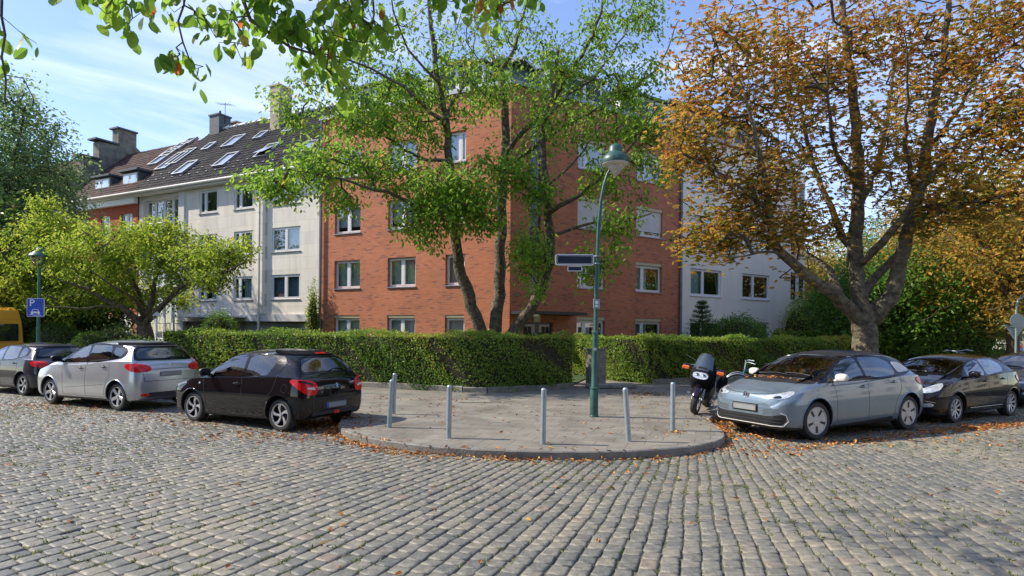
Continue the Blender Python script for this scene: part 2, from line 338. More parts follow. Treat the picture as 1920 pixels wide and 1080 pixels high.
# outline of the corner pavement (world x, y), from the far left round the nose to the far right
nose = [(-3.75, 13.15), (-3.5, 12.6), (-3.38, 12.0), (-3.33, 11.5), (-3.1, 10.75), (-2.7, 10.15), (-2.15, 9.65), (-1.5, 9.25), (-.88, 9.02), (-.2, 8.88), (.5, 8.82), (1.2, 8.84), (1.9, 8.95), (2.6, 9.2), (3.15, 9.55), (3.55, 10.0), (3.78, 10.5), (3.9, 11.1), (3.98, 11.8), (4.15, 12.5), (4.5, 13.0)]
def smooth_line(pts, it=2):
    for _ in range(it):
        q = [pts[0]]
        for a, b in zip(pts[:-1], pts[1:]):
            q += [(a[0]*.75+b[0]*.25, a[1]*.75+b[1]*.25), (a[0]*.25+b[0]*.75, a[1]*.25+b[1]*.75)]
        pts = q+[pts[-1]]
    return pts
nose = smooth_line(nose, 2)
farL = (nose[0][0]+LD.x*40, nose[0][1]+LD.y*40); farR = (nose[-1][0]+RD.x*60, nose[-1][1]+RD.y*60)
kline = [farL]+nose+[farR]
def offset_line(pts, d):
    out = []
    for i, p in enumerate(pts):
        a = Vector(pts[max(i-1, 0)]); b = Vector(pts[min(i+1, len(pts)-1)]); t = (b-a).normalized(); out.append((p[0]-t.y*d, p[1]+t.x*d))
    return out
inner = offset_line(kline, .15)
PAV_Z = .12
pv = MB(); n = len(inner)
back = [(farR[0]-20, farR[1]+30), (0, 62), (farL[0]+5, farL[1]+30)]
pts = inner+back
bm = bmesh.new(); vs = [bm.verts.new((p[0], p[1], PAV_Z-.004)) for p in pts]; f = bm.faces.new(vs); bmesh.ops.triangulate(bm, faces=[f])
bm.verts.index_update(); pv.add([v.co[:] for v in bm.verts], [[v.index for v in f.verts] for f in bm.faces]); bm.free()
def pavemat():
    m, nt, b, out = newmat('pavement_slabs'); L = nt.links.new
    t = N(nt, 'TexCoord'); mp = N(nt, 'Mapping'); mp.inputs['Rotation'].default_value = (0, 0, R(18.5)); L(t.outputs['Object'], mp.inputs[0])
    br = N(nt, 'TexBrick', Scale=1.0, offset=.5); br.inputs['Brick Width'].default_value = .5; br.inputs['Row Height'].default_value = .42; br.inputs['Mortar Size'].default_value = .008; br.inputs['Mortar Smooth'].default_value = .3
    br.inputs['Color1'].default_value = (.185, .17, .14, 1); br.inputs['Color2'].default_value = (.225, .207, .172, 1); br.inputs['Mortar'].default_value = (.12, .115, .075, 1)
    L(mp.outputs[0], br.inputs[0])
    n = N(nt, 'TexNoise', Scale=1.3, Detail=8.0, Roughness=.65); L(t.outputs['Object'], n.inputs[0]); r = ramp(nt, [(.3, (.62, .6, .56)), (.5, (1, 1, 1)), (.72, (1.35, 1.32, 1.25))]); L(n.outputs[0], r.inputs[0])
    mu = N(nt, 'Mix', data_type='RGBA', blend_type='MULTIPLY'); mu.inputs['Factor'].default_value = 1; L(br.outputs['Color'], mu.inputs['A']); L(r.outputs[0], mu.inputs['B'])
    n3 = N(nt, 'TexNoise', Scale=90.0, Detail=2.0); L(t.outputs['Object'], n3.inputs[0]); r3 = ramp(nt, [(.35, (.8, .8, .8)), (.65, (1.15, 1.15, 1.15))]); L(n3.outputs[0], r3.inputs[0])
    mu2 = N(nt, 'Mix', data_type='RGBA', blend_type='MULTIPLY'); mu2.inputs['Factor'].default_value = 1; L(mu.outputs['Result'], mu2.inputs['A']); L(r3.outputs[0], mu2.inputs['B'])
    L(mu2.outputs['Result'], b.inputs['Base Color']); b.inputs['Roughness'].default_value = .82
    inv = N(nt, 'Math', operation='SUBTRACT'); inv.inputs[0].default_value = 1; L(br.outputs['Fac'], inv.inputs[1])
    ad = N(nt, 'Math', operation='MULTIPLY_ADD'); ad.inputs[1].default_value = .4; L(n3.outputs[0], ad.inputs[0]); L(inv.outputs[0], ad.inputs[2])
    bp = N(nt, 'Bump', Strength=.5, Distance=.012); L(ad.outputs[0], bp.inputs['Height']); L(bp.outputs[0], b.inputs['Normal']); return m
struct('pavement', pv.build('pavement', pavemat()))
# kerb stones as one step with joints
kb = MB()
acc = 0; segs = []
for i in range(len(kline)-1):
    a = Vector(kline[i]); b_ = Vector(kline[i+1]); L_ = (b_-a).length
    ns = max(1, round(L_/1.0)) if L_ > 2 else 1
    for k in range(ns):
        p = a.lerp(b_, k/ns); q = a.lerp(b_, (k+1)/ns); segs.append((p, q))
outer_in = dict()
for p, q in segs:
    t = (q-p).normalized(); nrm = Vector((-t.y, t.x)); L_ = (q-p).length
    p2 = p; q2 = q - t*(.004 if L_ > .8 else -.012)
    dz = random.uniform(-.004, .004); r_ = .018
    prof = [(0, -.04), (0, PAV_Z-r_+dz), (r_, PAV_Z+dz), (.152, PAV_Z+dz*.5), (.152, -.04)]
    vs = [(p2.x+nrm.x*o, p2.y+nrm.y*o, z) for o, z in prof]+[(q2.x+nrm.x*o, q2.y+nrm.y*o, z) for o, z in prof]
    kb.add(vs, [(0, 1, 6, 5), (1, 2, 7, 6), (2, 3, 8, 7), (3, 4, 9, 8), (0, 1, 2, 3, 4), (9, 8, 7, 6, 5)])
struct('kerb', kb.build('kerb', MT['kerb']))

# setts: one stone after another along curved courses, each with its own height, tilt and tone
PC = Vector((7.6, 24.7)); R0 = 19.5
def inside_pave(x, y):
    # numpy point in polygon against outer kerb line + back
    poly = kline+back; c = np.zeros(x.shape, bool); j = len(poly)-1
    for i in range(len(poly)):
        xi, yi = poly[i]; xj, yj = poly[j]
        cond = ((yi > y) != (yj > y)) & (x < (xj-xi)*(y-yi)/((yj-yi) if yj != yi else 1e-9)+xi)
        c ^= cond; j = i
    return c
A1, A2 = R(31), R(-33)       # fan limits, measured from the -Y direction at PC
def warp(u, w):
    """u across courses (m at radius R0), w distance from PC -> world"""
    a = u/R0
    # inside the fan: polar; outside: parallel continuation
    ac = np.clip(a, A2, A1); ex = (a-ac)*R0
    dx, dy = -np.sin(ac), -np.cos(ac)
    tx, ty = -np.cos(ac), np.sin(ac)
    return PC.x + dx*w + tx*ex, PC.y + dy*w + ty*ex
cu = .152
us = np.arange(-26, 30, cu); stones = []
for ui, u0 in enumerate(us):
    w = 4+rng.uniform(0, .2)
    ls = rng.uniform(.13, .205, 310); ws = w+np.concatenate([[0], np.cumsum(ls)])
    for k in range(len(ls)): stones.append((u0, ws[k], ls[k]))
S = np.array(stones); ucen = S[:, 0]+cu/2; wcen = S[:, 1]+S[:, 2]/2
wob = .010*np.sin(wcen*2.1+ucen)+.005*np.sin(wcen*5.3+ucen*2)
X, Y = warp(ucen, wcen)
lim = (Y > .8) & (Y < 27) & (np.abs(X) < Y*.95+2.5) & ~inside_pave(X, Y) 
# keep also clear of the kerb
S = S[lim]; ucen = ucen[lim]; wcen = wcen[lim]; X = X[lim]; Y = Y[lim]
nS = len(S)
gap = .005
a = np.clip(ucen/R0, A2, A1)
sc = np.where((ucen/R0 > A1) | (ucen/R0 < A2), 1.0, wcen/R0)   # how wide a course is here
hu = np.minimum(cu*sc/2-gap, .5)*rng.uniform(.93, 1.0, nS); hw = S[:, 2]/2-gap
dx, dy = -np.sin(a), -np.cos(a); tx, ty = -np.cos(a), np.sin(a)
rot = rng.normal(0, .035, nS); cr, sr = np.cos(rot), np.sin(rot)
ex, ey = tx*cr+dx*sr, ty*cr+dy*sr; fx, fy = dx*cr-tx*sr, dy*cr-ty*sr
X = X+rng.normal(0, .004, nS)+tx*wob[lim]; Y = Y+ty*wob[lim]
hz = rng.normal(0, .0022, nS)+.012*np.sin(X*.7)*np.sin(Y*.6); tilt_u = rng.normal(0, .016, nS); tilt_w = rng.normal(0, .016, nS)
ring = np.array([(-1, -1), (1, -1), (1, 1), (-1, 1)])
def corner(ins, z, jit):
    out = np.zeros((nS, 4, 3))
    for k, (a_, b_) in enumerate(ring):
        j1 = rng.normal(0, jit, nS); j2 = rng.normal(0, jit, nS)
        uu = a_*(hu-ins)+j1; ww = b_*(hw-ins)+j2
        out[:, k, 0] = X+ex*uu+fx*ww; out[:, k, 1] = Y+ey*uu+fy*ww; out[:, k, 2] = hz+z+tilt_u*uu+tilt_w*ww
    return out
c0 = corner(0, -.04, .003); c1 = corner(.001, -.015, .003); c1[:, :, :2] = c0[:, :, :2]*.9+c1[:, :, :2]*.1; c2 = corner(.007, -.0008, .0045); c3 = corner(.024, .001, .004)
V = np.concatenate([c0, c1, c2, c3], axis=1).reshape(-1, 3)
faces = []
for lv in range(3):
    for k in range(4):
        k2 = (k+1) % 4; faces.append((lv*4+k, lv*4+k2, (lv+1)*4+k2, (lv+1)*4+k))
faces.append((12, 13, 14, 15)); faces = np.array(faces)
FI = (faces[None]+(np.arange(nS)*16)[:, None, None]).reshape(-1)
me = bpy.data.meshes.new('cobblestone_road'); me.vertices.add(len(V)); me.vertices.foreach_set('co', V.astype(np.float32).ravel())
me.loops.add(len(FI)); me.loops.foreach_set('vertex_index', FI.astype(np.int32)); me.polygons.add(len(FI)//4); me.polygons.foreach_set('loop_start', np.arange(0, len(FI), 4, dtype=np.int32))
me.update(calc_edges=True)
at = me.attributes.new('rnd', 'FLOAT', 'FACE'); at.data.foreach_set('value', np.repeat(rng.random(nS), 13).astype(np.float32))
def settmat():
    m, nt, b, out = newmat('sett_stone'); L = nt.links.new
    a_ = N(nt, 'Attribute', attribute_name='rnd')
    r = ramp(nt, [(0, (.13, .132, .12)), (.3, (.17, .167, .145)), (.55, (.20, .19, .157)), (.8, (.228, .21, .168)), (.93, (.148, .148, .136)), (1, (.23, .19, .15))]); L(a_.outputs['Fac'], r.inputs[0])
    t = N(nt, 'TexCoord'); n = N(nt, 'TexNoise', Scale=14.0, Detail=7.0, Roughness=.65); L(t.outputs['Object'], n.inputs[0]); r2 = ramp(nt, [(.28, (.62, .62, .6)), (.5, (1, 1, 1)), (.75, (1.4, 1.38, 1.32))]); L(n.outputs[0], r2.inputs[0])
    n4 = N(nt, 'TexNoise', Scale=.45, Detail=5.0); L(t.outputs['Object'], n4.inputs[0]); r4 = ramp(nt, [(.35, (.85, .87, .9)), (.65, (1.16, 1.12, 1.03))]); L(n4.outputs[0], r4.inputs[0])
    mu = N(nt, 'Mix', data_type='RGBA', blend_type='MULTIPLY'); mu.inputs['Factor'].default_value = 1; L(r.outputs[0], mu.inputs['A']); L(r2.outputs[0], mu.inputs['B'])
    mu2 = N(nt, 'Mix', data_type='RGBA', blend_type='MULTIPLY'); mu2.inputs['Factor'].default_value = 1; L(mu.outputs['Result'], mu2.inputs['A']); L(r4.outputs[0], mu2.inputs['B'])
    L(mu2.outputs['Result'], b.inputs['Base Color'])
    mr = N(nt, 'MapRange'); mr.inputs[3].default_value = .38; mr.inputs[4].default_value = .75; L(n.outputs[0], mr.inputs[0]); L(mr.outputs[0], b.inputs['Roughness'])
    n2 = N(nt, 'TexNoise', Scale=35.0, Detail=5.0); L(t.outputs['Object'], n2.inputs[0]); bp = N(nt, 'Bump', Strength=.5, Distance=.012); L(n2.outputs[0], bp.inputs['Height']); L(bp.outputs[0], b.inputs['Normal'])
    return m
me.materials.append(settmat())
so = bpy.data.objects.new('cobblestone_road', me); COL.objects.link(so); struct('road', so)

# generic leaf builder -------------------------------------------------
def leaf_arrays(pos, d, n, ln, wd, fold=.25, droop=0.0):
    """one folded 2-quad leaf per position: returns (M*2*4,3)"""
    d = d/np.linalg.norm(d, axis=1, keepdims=True); s = np.cross(d, n); s /= (np.linalg.norm(s, axis=1, keepdims=True)+1e-9); nn = np.cross(s, d)
    ln = ln[:, None]; wd = wd[:, None]
    base = pos; tip = pos+d*ln-nn*ln*droop; m1 = pos+d*ln*.3; m2 = pos+d*ln*.7-nn*ln*droop*.4
    q1 = m1+s*wd*.42+nn*wd*fold; q2 = m2+s*wd*.40+nn*wd*fold*.8-nn*ln*droop*.1
    p1 = m1-s*wd*.42+nn*wd*fold; p2 = m2-s*wd*.40+nn*wd*fold*.8-nn*ln*droop*.1
    A = np.stack([base, q1, q2, tip], 1); B = np.stack([base, tip, p2, p1], 1)
    return np.stack([A, B], 1).reshape(-1, 3)
def leaves(name, mat, parent, pos, d, n, ln, wd, fold=.25, droop=0., rnd=None, kind=None):
    M = len(pos); V = leaf_arrays(pos, d, n, ln, wd, fold, droop)
    r_ = rng.random(M) if rnd is None else rnd
    o = np_mesh(name, V, 4, mat, parent, {'rnd': np.repeat(r_, 2)})
    if kind: o['kind'] = kind
    return o
def unit(n): v = rng.normal(0, 1, (n, 3)); return v/np.linalg.norm(v, axis=1, keepdims=True)

# weeds in the joints (they sit at stone corners)
idx = rng.choice(nS, 9000, replace=False)
idx = idx[(Y[idx] < 16)]
dens = np.sin(X[idx]*.9+1)*np.sin(Y[idx]*.8)+rng.random(len(idx))*1.6 > .7; idx = idx[dens]
cen = c0[idx, rng.integers(0, 4, len(idx))]; k = 7
pos = np.repeat(cen, k, 0)+rng.normal(0, .011, (len(cen)*k, 3)); pos[:, 2] = -.010
al = rng.normal(0, .03, len(cen)*k); pos[:, 0] += al*np.repeat(dx[idx], k); pos[:, 1] += al*np.repeat(dy[idx], k)
d_ = rng.normal(0, .8, (len(pos), 3)); d_[:, 2] = rng.uniform(.4, 1.3, len(pos))
o = leaves('joint_weeds', MT['weed'], None, pos, d_, unit(len(pos)), rng.uniform(.018, .05, len(pos)), rng.uniform(.007, .017, len(pos)))
tag(o, 'small green and straw weeds growing in the cobble joints', 'weeds', kind='stuff')

# fallen leaves ---------------------------------------------------------
def strip(p, q, n, w):
    t = rng.random(n)[:, None]; P_ = np.array(p)[None]*(1-t)+np.array(q)[None]*t; return P_+rng.normal(0, w, (n, 2))
fl = []
nl = np.array(nose)
for i in range(0, len(nose)-2, 1):
    a_, b_ = nose[i], nose[i+1]
    ang = i/len(nose); cnt = 22 if ang < .22 else (9 if ang < .5 else (5 if ang < .8 else 26))
    off = np.abs(rng.normal(.05, .16, cnt)); tt = (Vector(b_)-Vector(a_)).normalized(); nr = Vector((tt.y, -tt.x))
    p = strip(a_, b_, cnt, .02)+off[:, None]*np.array([[nr.x, nr.y]]); fl.append((p, 0.0))
def gp(u, v): p = G(u, v); return (p.x, p.y)
for (u1, v1, u2, v2, n_, w_) in [(1400, 850, 1500, 845, 60, .2), (1500, 842, 1720, 815, 200, .10), (1720, 812, 1920, 795, 420, .13), (1340, 800, 1380, 800, 90, .12), (1380, 812, 1470, 835, 110, .25), (1740, 800, 1920, 775, 120, .3),
      (1800, 806, 1990, 788, 240, .22), (380, 815, 640, 820, 160, .35), (560, 800, 650, 790, 240, .25), (560, 790, 640, 775, 120, .3), (260, 775, 400, 800, 130, .4), (50, 765, 250, 790, 70, .5), (640, 830, 800, 856, 110, .12), (1420, 820, 1900, 820, 220, .6), (0, 760, 200, 765, 120, .3)]:
    fl.append((strip(gp(u1, v1), gp(u2, v2), n_, w_), 0.0))
fl.append((np.stack([rng.uniform(-9, 9, 300), rng.uniform(3.5, 16, 300)], 1), 0.0))
pl = []
for (u1, v1, u2, v2, n_, w_) in [(1160, 735, 1260, 742, 110, .3), (680, 745, 900, 752, 50, .25), (700, 760, 1300, 800, 80, 1.0), (800, 840, 1300, 848, 30, .15), (1250, 808, 1280, 812, 20, .1), (1180, 740, 1340, 790, 60, .7), (640, 800, 700, 790, 60, .25)]:
    p1, p2 = G(u1, v1, .12), G(u2, v2, .12); pl.append((strip((p1.x, p1.y), (p2.x, p2.y), n_, w_), .12))
allp = []
for p, z in fl+pl:
    ins = inside_pave(p[:, 0], p[:, 1]); zz = np.where(ins, PAV_Z+.006, .012); allp.append(np.concatenate([p, zz[:, None]], 1))
pos = np.concatenate(allp); M = len(pos); pos[:, 2] += rng.random(M)*.012
d_ = rng.normal(0, 1, (M, 3)); d_[:, 2] *= .18; nn_ = rng.normal(0, .3, (M, 3)); nn_[:, 2] += 1
o = leaves('fallen_leaves', MT['fallen'], None, pos, d_, nn_, rng.uniform(.045, .1, M), rng.uniform(.02, .05, M), fold=.3, droop=.15)
tag(o, 'orange and brown leaves fallen along the kerb and under the cars', 'leaves', kind='stuff')

# ------------------------------------------------------------------ houses
class Facade:
    """local x runs along the wall from the brick house's corner, y = inward for s=-1 ..., z up"""
    def __init__(s, root, direction, side):
        s.root = root; s.dir = direction; s.s = side; s.rz = math.atan2(direction.y, direction.x); s.loc = CB-root.location
    def y(s, out): return s.s*out       # out > 0 : in front of the wall plane
    def put(s, mb, name, mat, parent=None, smooth=None):
        if parent is None or parent == s.root: return mb.build(name, mat, s.root, smooth, s.loc, s.rz)
        return mb.build(name, mat, parent, smooth)
    def box(s, mb, x0, x1, o0, o1, z0, z1): ya, yb = sorted((s.y(o0), s.y(o1))); return mb.box(x0, x1, ya, yb, z0, z1)
    def wall(s, x0, x1, z0, z1, holes, mat, depth=.26, out=0.0, back=10, name='wall'):
        xs = sorted({x0, x1, *[h[0] for h in holes], *[h[1] for h in holes]}); zs = sorted({z0, z1, *[h[2] for h in holes], *[h[3] for h in holes]})
        m = MB()
        for i in range(len(xs)-1):
            for j in range(len(zs)-1):
                cx, cz = (xs[i]+xs[i+1])/2, (zs[j]+zs[j+1])/2
                if any(h[0] < cx < h[1] and h[2] < cz < h[3] for h in holes): continue
                if cx < x0 or cx > x1 or cz < z0 or cz > z1: continue
                y = s.y(out); m.add([(xs[i], y, zs[j]), (xs[i+1], y, zs[j]), (xs[i+1], y, zs[j+1]), (xs[i], y, zs[j+1])], [(0, 1, 2, 3)])
        y0, y1 = s.y(out), s.y(out-depth)
        for (a, b, c, d) in holes:
            m.add([(a, y0, c), (b, y0, c), (b, y0, d), (a, y0, d), (a, y1, c), (b, y1, c), (b, y1, d), (a, y1, d)], [(0, 1, 5, 4), (1, 2, 6, 5), (2, 3, 7, 6), (3, 0, 4, 7)])
        yb = s.y(out-back)
        m.add([(x0, y0, z0), (x0, yb, z0), (x0, yb, z1), (x0, y0, z1)], [(0, 1, 2, 3)])
        m.add([(x1, y0, z0), (x1, yb, z0), (x1, yb, z1), (x1, y0, z1)], [(0, 1, 2, 3)])
        m.add([(x0, yb, z0), (x1, yb, z0), (x1, yb, z1), (x0, yb, z1)], [(0, 1, 2, 3)])
        m.add([(x0, y0, z1), (x1, y0, z1), (x1, yb, z1), (x0, yb, z1)], [(0, 1, 2, 3)])
        o = s.put(m, name, mat)
        # dark rooms behind the openings
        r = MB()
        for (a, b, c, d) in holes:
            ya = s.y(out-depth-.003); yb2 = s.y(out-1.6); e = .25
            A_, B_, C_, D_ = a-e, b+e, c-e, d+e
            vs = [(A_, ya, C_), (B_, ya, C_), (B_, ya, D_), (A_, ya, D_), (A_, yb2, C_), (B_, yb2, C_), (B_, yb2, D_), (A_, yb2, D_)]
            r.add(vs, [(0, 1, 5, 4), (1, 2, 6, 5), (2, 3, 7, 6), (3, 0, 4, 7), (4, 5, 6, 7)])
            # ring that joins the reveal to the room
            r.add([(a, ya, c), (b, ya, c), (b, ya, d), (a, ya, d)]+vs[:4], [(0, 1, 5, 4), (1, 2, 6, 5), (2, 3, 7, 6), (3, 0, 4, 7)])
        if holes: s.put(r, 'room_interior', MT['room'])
        return o
    def window(s, h, style='curtain', splits=(.45,), rec=.14, sill=True, frame_mat='white', box=0.0, shutter=0.0, tilt=False, sillmat='lead', out=0.0):
        a, b, c, d = h; d0 = d; d = d-box; fw = .075; F_ = MB()
        o0, o1 = out-rec-.07, out-rec
        for (x0, x1, z0, z1) in [(a, a+fw, c, d), (b-fw, b, c, d), (a+fw, b-fw, c, c+fw), (a+fw, b-fw, d-fw, d)]: s.box(F_, x0, x1, o0, o1, z0, z1)
        edges = [a+fw]
        for t in splits:
            xm = a+(b-a)*t; s.box(F_, xm-.06, xm+.06, o0, o1+.012, c+fw, d-fw); edges += [xm-.06, xm+.06]
        edges.append(b-fw)
        # sashes
        for i in range(0, len(edges), 2):
            x0, x1 = edges[i], edges[i+1]; w = .045; q0, q1 = o0+.01, o1+.006
            for (p0, p1, z0, z1) in [(x0, x0+w, c+fw, d-fw), (x1-w, x1, c+fw, d-fw), (x0+w, x1-w, c+fw, c+fw+w), (x0+w, x1-w, d-fw-w, d-fw)]: s.box(F_, p0, p1, q0, q1, z0, z1)
        fr = s.put(F_, 'window', MT[frame_mat])
        p = MB(); y = s.y(out-rec-.03)
        for i in range(0, len(edges), 2):
            x0, x1 = edges[i]+.04, edges[i+1]-.04
            tw = random.uniform(-.012, .012)
            p.add([(x0, y, c+fw), (x1, y+tw, c+fw), (x1, y+tw, d-fw), (x0, y, d-fw)], [(0, 1, 2, 3)])
        s.put(p, 'pane', MT['glass'], fr)
        if style in ('curtain', 'curtain2', 'half'):
            cm = MB(); ys = out-rec-.2
            x0, x1 = a+.02, b-.02
            if style == 'half': x1 = x0+(x1-x0)*random.choice([.45, .6]); 
            nn = max(8, int((x1-x0)/.05)); vs = []
            for i in range(nn+1):
                x = x0+(x1-x0)*i/nn; yy = s.y(ys-.03*math.sin(i*1.9)-.015*math.sin(i*.7)); vs += [(x, yy, c), (x, yy, d)]
            cm.add(vs, [(2*i, 2*i+2, 2*i+3, 2*i+1) for i in range(nn)])
            s.put(cm, 'curtain', MT['curtain2' if style == 'curtain2' else 'curtain'], fr)
        if style == 'blind':
            cm = MB(); s.box(cm, a+.03, b-.03, out-rec-.16, out-rec-.13, c+(d-c)*.25, d); s.put(cm, 'blind', MT['offwhite'], fr)
        if tilt:
            t_ = MB(); x0, x1 = edges[-2], edges[-1]; zz0, zz1 = c+fw, d-fw; w = .05
            for (p0, p1, f0, f1) in [(x0, x0+w, 0, 1), (x1-w, x1, 0, 1), (x0, x1, .95, 1)]:
                z0 = lerp(zz0, zz1, f0); z1 = lerp(zz0, zz1, f1); k0 = -.16*f0; k1 = -.16*f1
                ya, yb = s.y(out-rec-.08+k0), s.y(out-rec-.12+k0); yc, yd = s.y(out-rec-.08+k1), s.y(out-rec-.12+k1)
                t_.add([(p0, ya, z0), (p1, ya, z0), (p1, yb, z0), (p0, yb, z0), (p0, yc, z1), (p1, yc, z1), (p1, yd, z1), (p0, yd, z1)], [(0, 3, 2, 1), (4, 5, 6, 7), (0, 1, 5, 4), (1, 2, 6, 5), (2, 3, 7, 6), (3, 0, 4, 7)])
            s.put(t_, 'tilted_sash', MT['white'], fr)
        if sill:
            q = MB(); s.box(q, a-.04, b+.04, out-rec+.002, out+.05, c-.045, c-.004); s.put(q, 'sill', MT[sillmat], fr)
        if box:
            q = MB(); s.box(q, a+.003, b-.003, out-rec-.1, out-.03, d0-box+.003, d0-.003); s.put(q, 'shutter_box', MT['shutterbox'], fr)
        if shutter:
            q = MB(); nsl = int((d-c)*shutter/.055)
            for i in range(nsl): z = d-.055*(i+1); s.box(q, a+.01, b-.01, out-rec+.03, out-rec+.045+.004*(i % 2), z+.003, z+.055)
            s.put(q, 'roller_shutter', MT['shutter'], fr)
        return fr
    def pt(s, x, out, z):       # local point -> world
        n = Vector((-s.dir.y, s.dir.x, 0))*s.s
        return CB+s.dir*x+n*out+Vector((0, 0, z))
    def hit(s, u, v, out=0.0):
        """where the line of sight of a picture point meets the wall plane -> (x, z)"""
        n = Vector((-s.dir.y, s.dir.x, 0))*s.s; d = P(u, v, 1.0)-Vector((0, 0, EYE)); t = (CB+n*out-Vector((0, 0, EYE))).dot(n)/d.dot(n)
        w = Vector((0, 0, EYE))+d*t-CB; return w.dot(s.dir), w.z
    def pipe(s, x, z0, z1, mat, r=.055, out=.1, name='downpipe'):
        m = MB(); m.tube([(x, s.y(out), z0), (x, s.y(out), z1)], r, 10); 
        for z in np.arange(z0+.8, z1, 2.4): m.tube([(x, s.y(out), z), (x, s.y(out), z+.05)], r*1.25, 10)
        return s.put(m, name, mat, smooth=40)

def root_at(name, label, cat, facade_dir, x, group=None):
    p = CB+facade_dir*x; return thing(name, label, cat, (p.x, p.y, 0), 0, group)

# --- brick corner house
hb = thing('brick_house', 'red brick corner apartment house with four storeys behind the hedge', 'house', CB)
fl_ = Facade(hb, LD, 1); fr_ = Facade(hb, RD, -1)
TOP = 12.25
colsL = [(8.03, 9.64), (4.80, 6.38), (2.2, 3.2)]; rowsL = [(1.15, 2.60), (3.90, 5.26), (6.58, 7.93), (9.30, 10.66)]
colsR = [(3.62, 5.33), (7.30, 9.12)]
hl = [(a, b, c, d) for (a, b) in colsL for (c, d) in rowsL]
rowsR = [(1.15, 2.60), (3.90, 5.36), (6.62, 8.08), (9.32, 10.75)]
hr = [(a, b, c, d) for (a, b) in colsR for (c, d) in rowsR]
stair = (.98, 1.57, 3.5, 11.0); door = (.7, 2.3, .2, 2.3)
fl_.wall(0, 10.58, 0, TOP, hl, MT['brick'], back=10); fr_.wall(0, 10.5, 0, TOP-.004, hr+[stair, door], MT['brick'], back=9.99)
for i, h in enumerate(hl):
    r_ = i % 4
    fl_.window(h, style={0: 'blind', 1: 'curtain', 2: 'blind', 3: 'blind'}[r_] if i != 5 else 'curtain', splits=(.5,) if i < 8 else ((.35,) if r_ else ()), box=.12 if r_ == 0 else 0, rec=.15)
for i, h in enumerate(hr):
    r_ = i % 4
    fr_.window(h, style=['half', 'half', 'dark', 'curtain2'][r_], splits=(.3,) , box=.16, shutter={2: 1.0 if i < 4 else .82}.get(r_, 0), tilt=(r_ == 1 and i > 3))
# stair window of glass blocks
m = MB(); m2 = MB()
fr_.box(m, stair[0], stair[1], -.16, -.12, stair[2], stair[3])
nx, nz_ = 3, 30
for i in range(nx):
    for j in range(nz_):
        w = (stair[1]-stair[0])/nx; hh = (stair[3]-stair[2])/nz_
        fr_.box(m2, stair[0]+i*w+.015, stair[0]+(i+1)*w-.015, -.118, -.10, stair[2]+j*hh+.015, stair[2]+(j+1)*hh-.015)
sw = fr_.put(m, 'stair_window', MT['lead']); fr_.put(m2, 'pane', pmat('glass_block', (.03, .045, .05), .12, var=.5, scale=5, spec=.8), sw)
# entrance door, canopy, lamp
m = MB(); fr_.box(m, door[0], door[1], -.2, -.14, door[2], door[3])
dd = fr_.put(m, 'door', pmat('dark_blue_door', (.02, .035, .06), .35))
m = MB(); fr_.box(m, .82, 1.4, -.138, -.13, .9, 2.2); fr_.box(m, 1.6, 2.18, -.138, -.13, .9, 2.2); fr_.put(m, 'pane', MT['carglass'], dd)
m = MB(); fr_.box(m, .05, 3.3, .0, 1.1, 2.62, 2.74); fr_.put(m, 'canopy', MT['black'])
m = MB(); fr_.box(m, .1, .8, .75, 1.0, 2.52, 2.615); fr_.put(m, 'canopy_lamp', MT['signwhite'])
m = MB(); fr_.box(m, 1.2, 1.5, .01, .14, 2.3, 2.6); fr_.put(m, 'house_number_lamp', pmat('cream_lamp', (.6, .58, .4), .5))
# parapet, mansard and dormers
for fc, L_ in ((fl_, 10.58), (fr_, 10.5)):
    m = MB(); fc.box(m, -.12, L_+.02, -.1, .14, TOP+.003, TOP+.17); fc.put(m, 'eaves', MT['lead'])
    m = MB(); d_, z0, z1 = 1.5, TOP+.1, TOP+1.75; k = .577*d_
    y0, y1 = fc.y(-.25), fc.y(-.25-d_)
    m.add([(.15, y0, z0), (L_, y0, z0), (L_, y1, z1), (k+.15, y1, z1)], [(0, 1, 2, 3)])
    m.add([(L_, y0, z0), (L_, y1, z1), (L_, fc.y(-9.5), z1), (L_, fc.y(-9.5), z0)], [(0, 1, 2, 3)])
    fc.put(m, 'mansard_roof', MT['slate'])
    m = MB(); fc.box(m, .2, L_+.05, -9.6, -1.6, z1-.02 + (.01 if fc is fl_ else 0), z1+.12+(.013 if fc is fl_ else 0)); fc.put(m, 'flat_roof', MT['lead'])
    for (a, b) in ([(1.6, 4.3), (5.6, 9.6)] if fc is fl_ else [(2.2, 5.4), (6.6, 9.8)]):
        m = MB(); fc.box(m, a, b, -2.2, -.45, z0+.1, z0+1.3); dm = fc.put(m, 'dormer', MT['white'])
        m = MB(); fc.box(m, a-.15, b+.15, -2.3, -.25, z0+1.3+.003, z0+1.4); fc.put(m, 'dormer_roof', MT['black'], dm)
        m = MB(); n_ = int((b-a)/.95); w = (b-a)/n_
        for i in range(n_): fc.box(m, a+i*w+.1, a+(i+1)*w-.1, -.452, -.44, z0+.4, z0+1.15)
        fc.put(m, 'pane', MT['carglass'], dm)
for fc, x in ((fl_, 4.8), (fr_, 6.0)):
    m = MB(); fc.box(m, x, x+1.1, -5, -4.2, TOP+1.7, TOP+3.6); fc.box(m, x-.05, x+1.15, -5.05, -4.15, TOP+3.6, TOP+3.72); fc.put(m, 'chimney', MT['brick'])
fl_.pipe(10.45, 0, 12.2, MT['downpipe']); 
fr_.pipe(10.42, 0, 12.2, MT['downpipe'], r=.07)

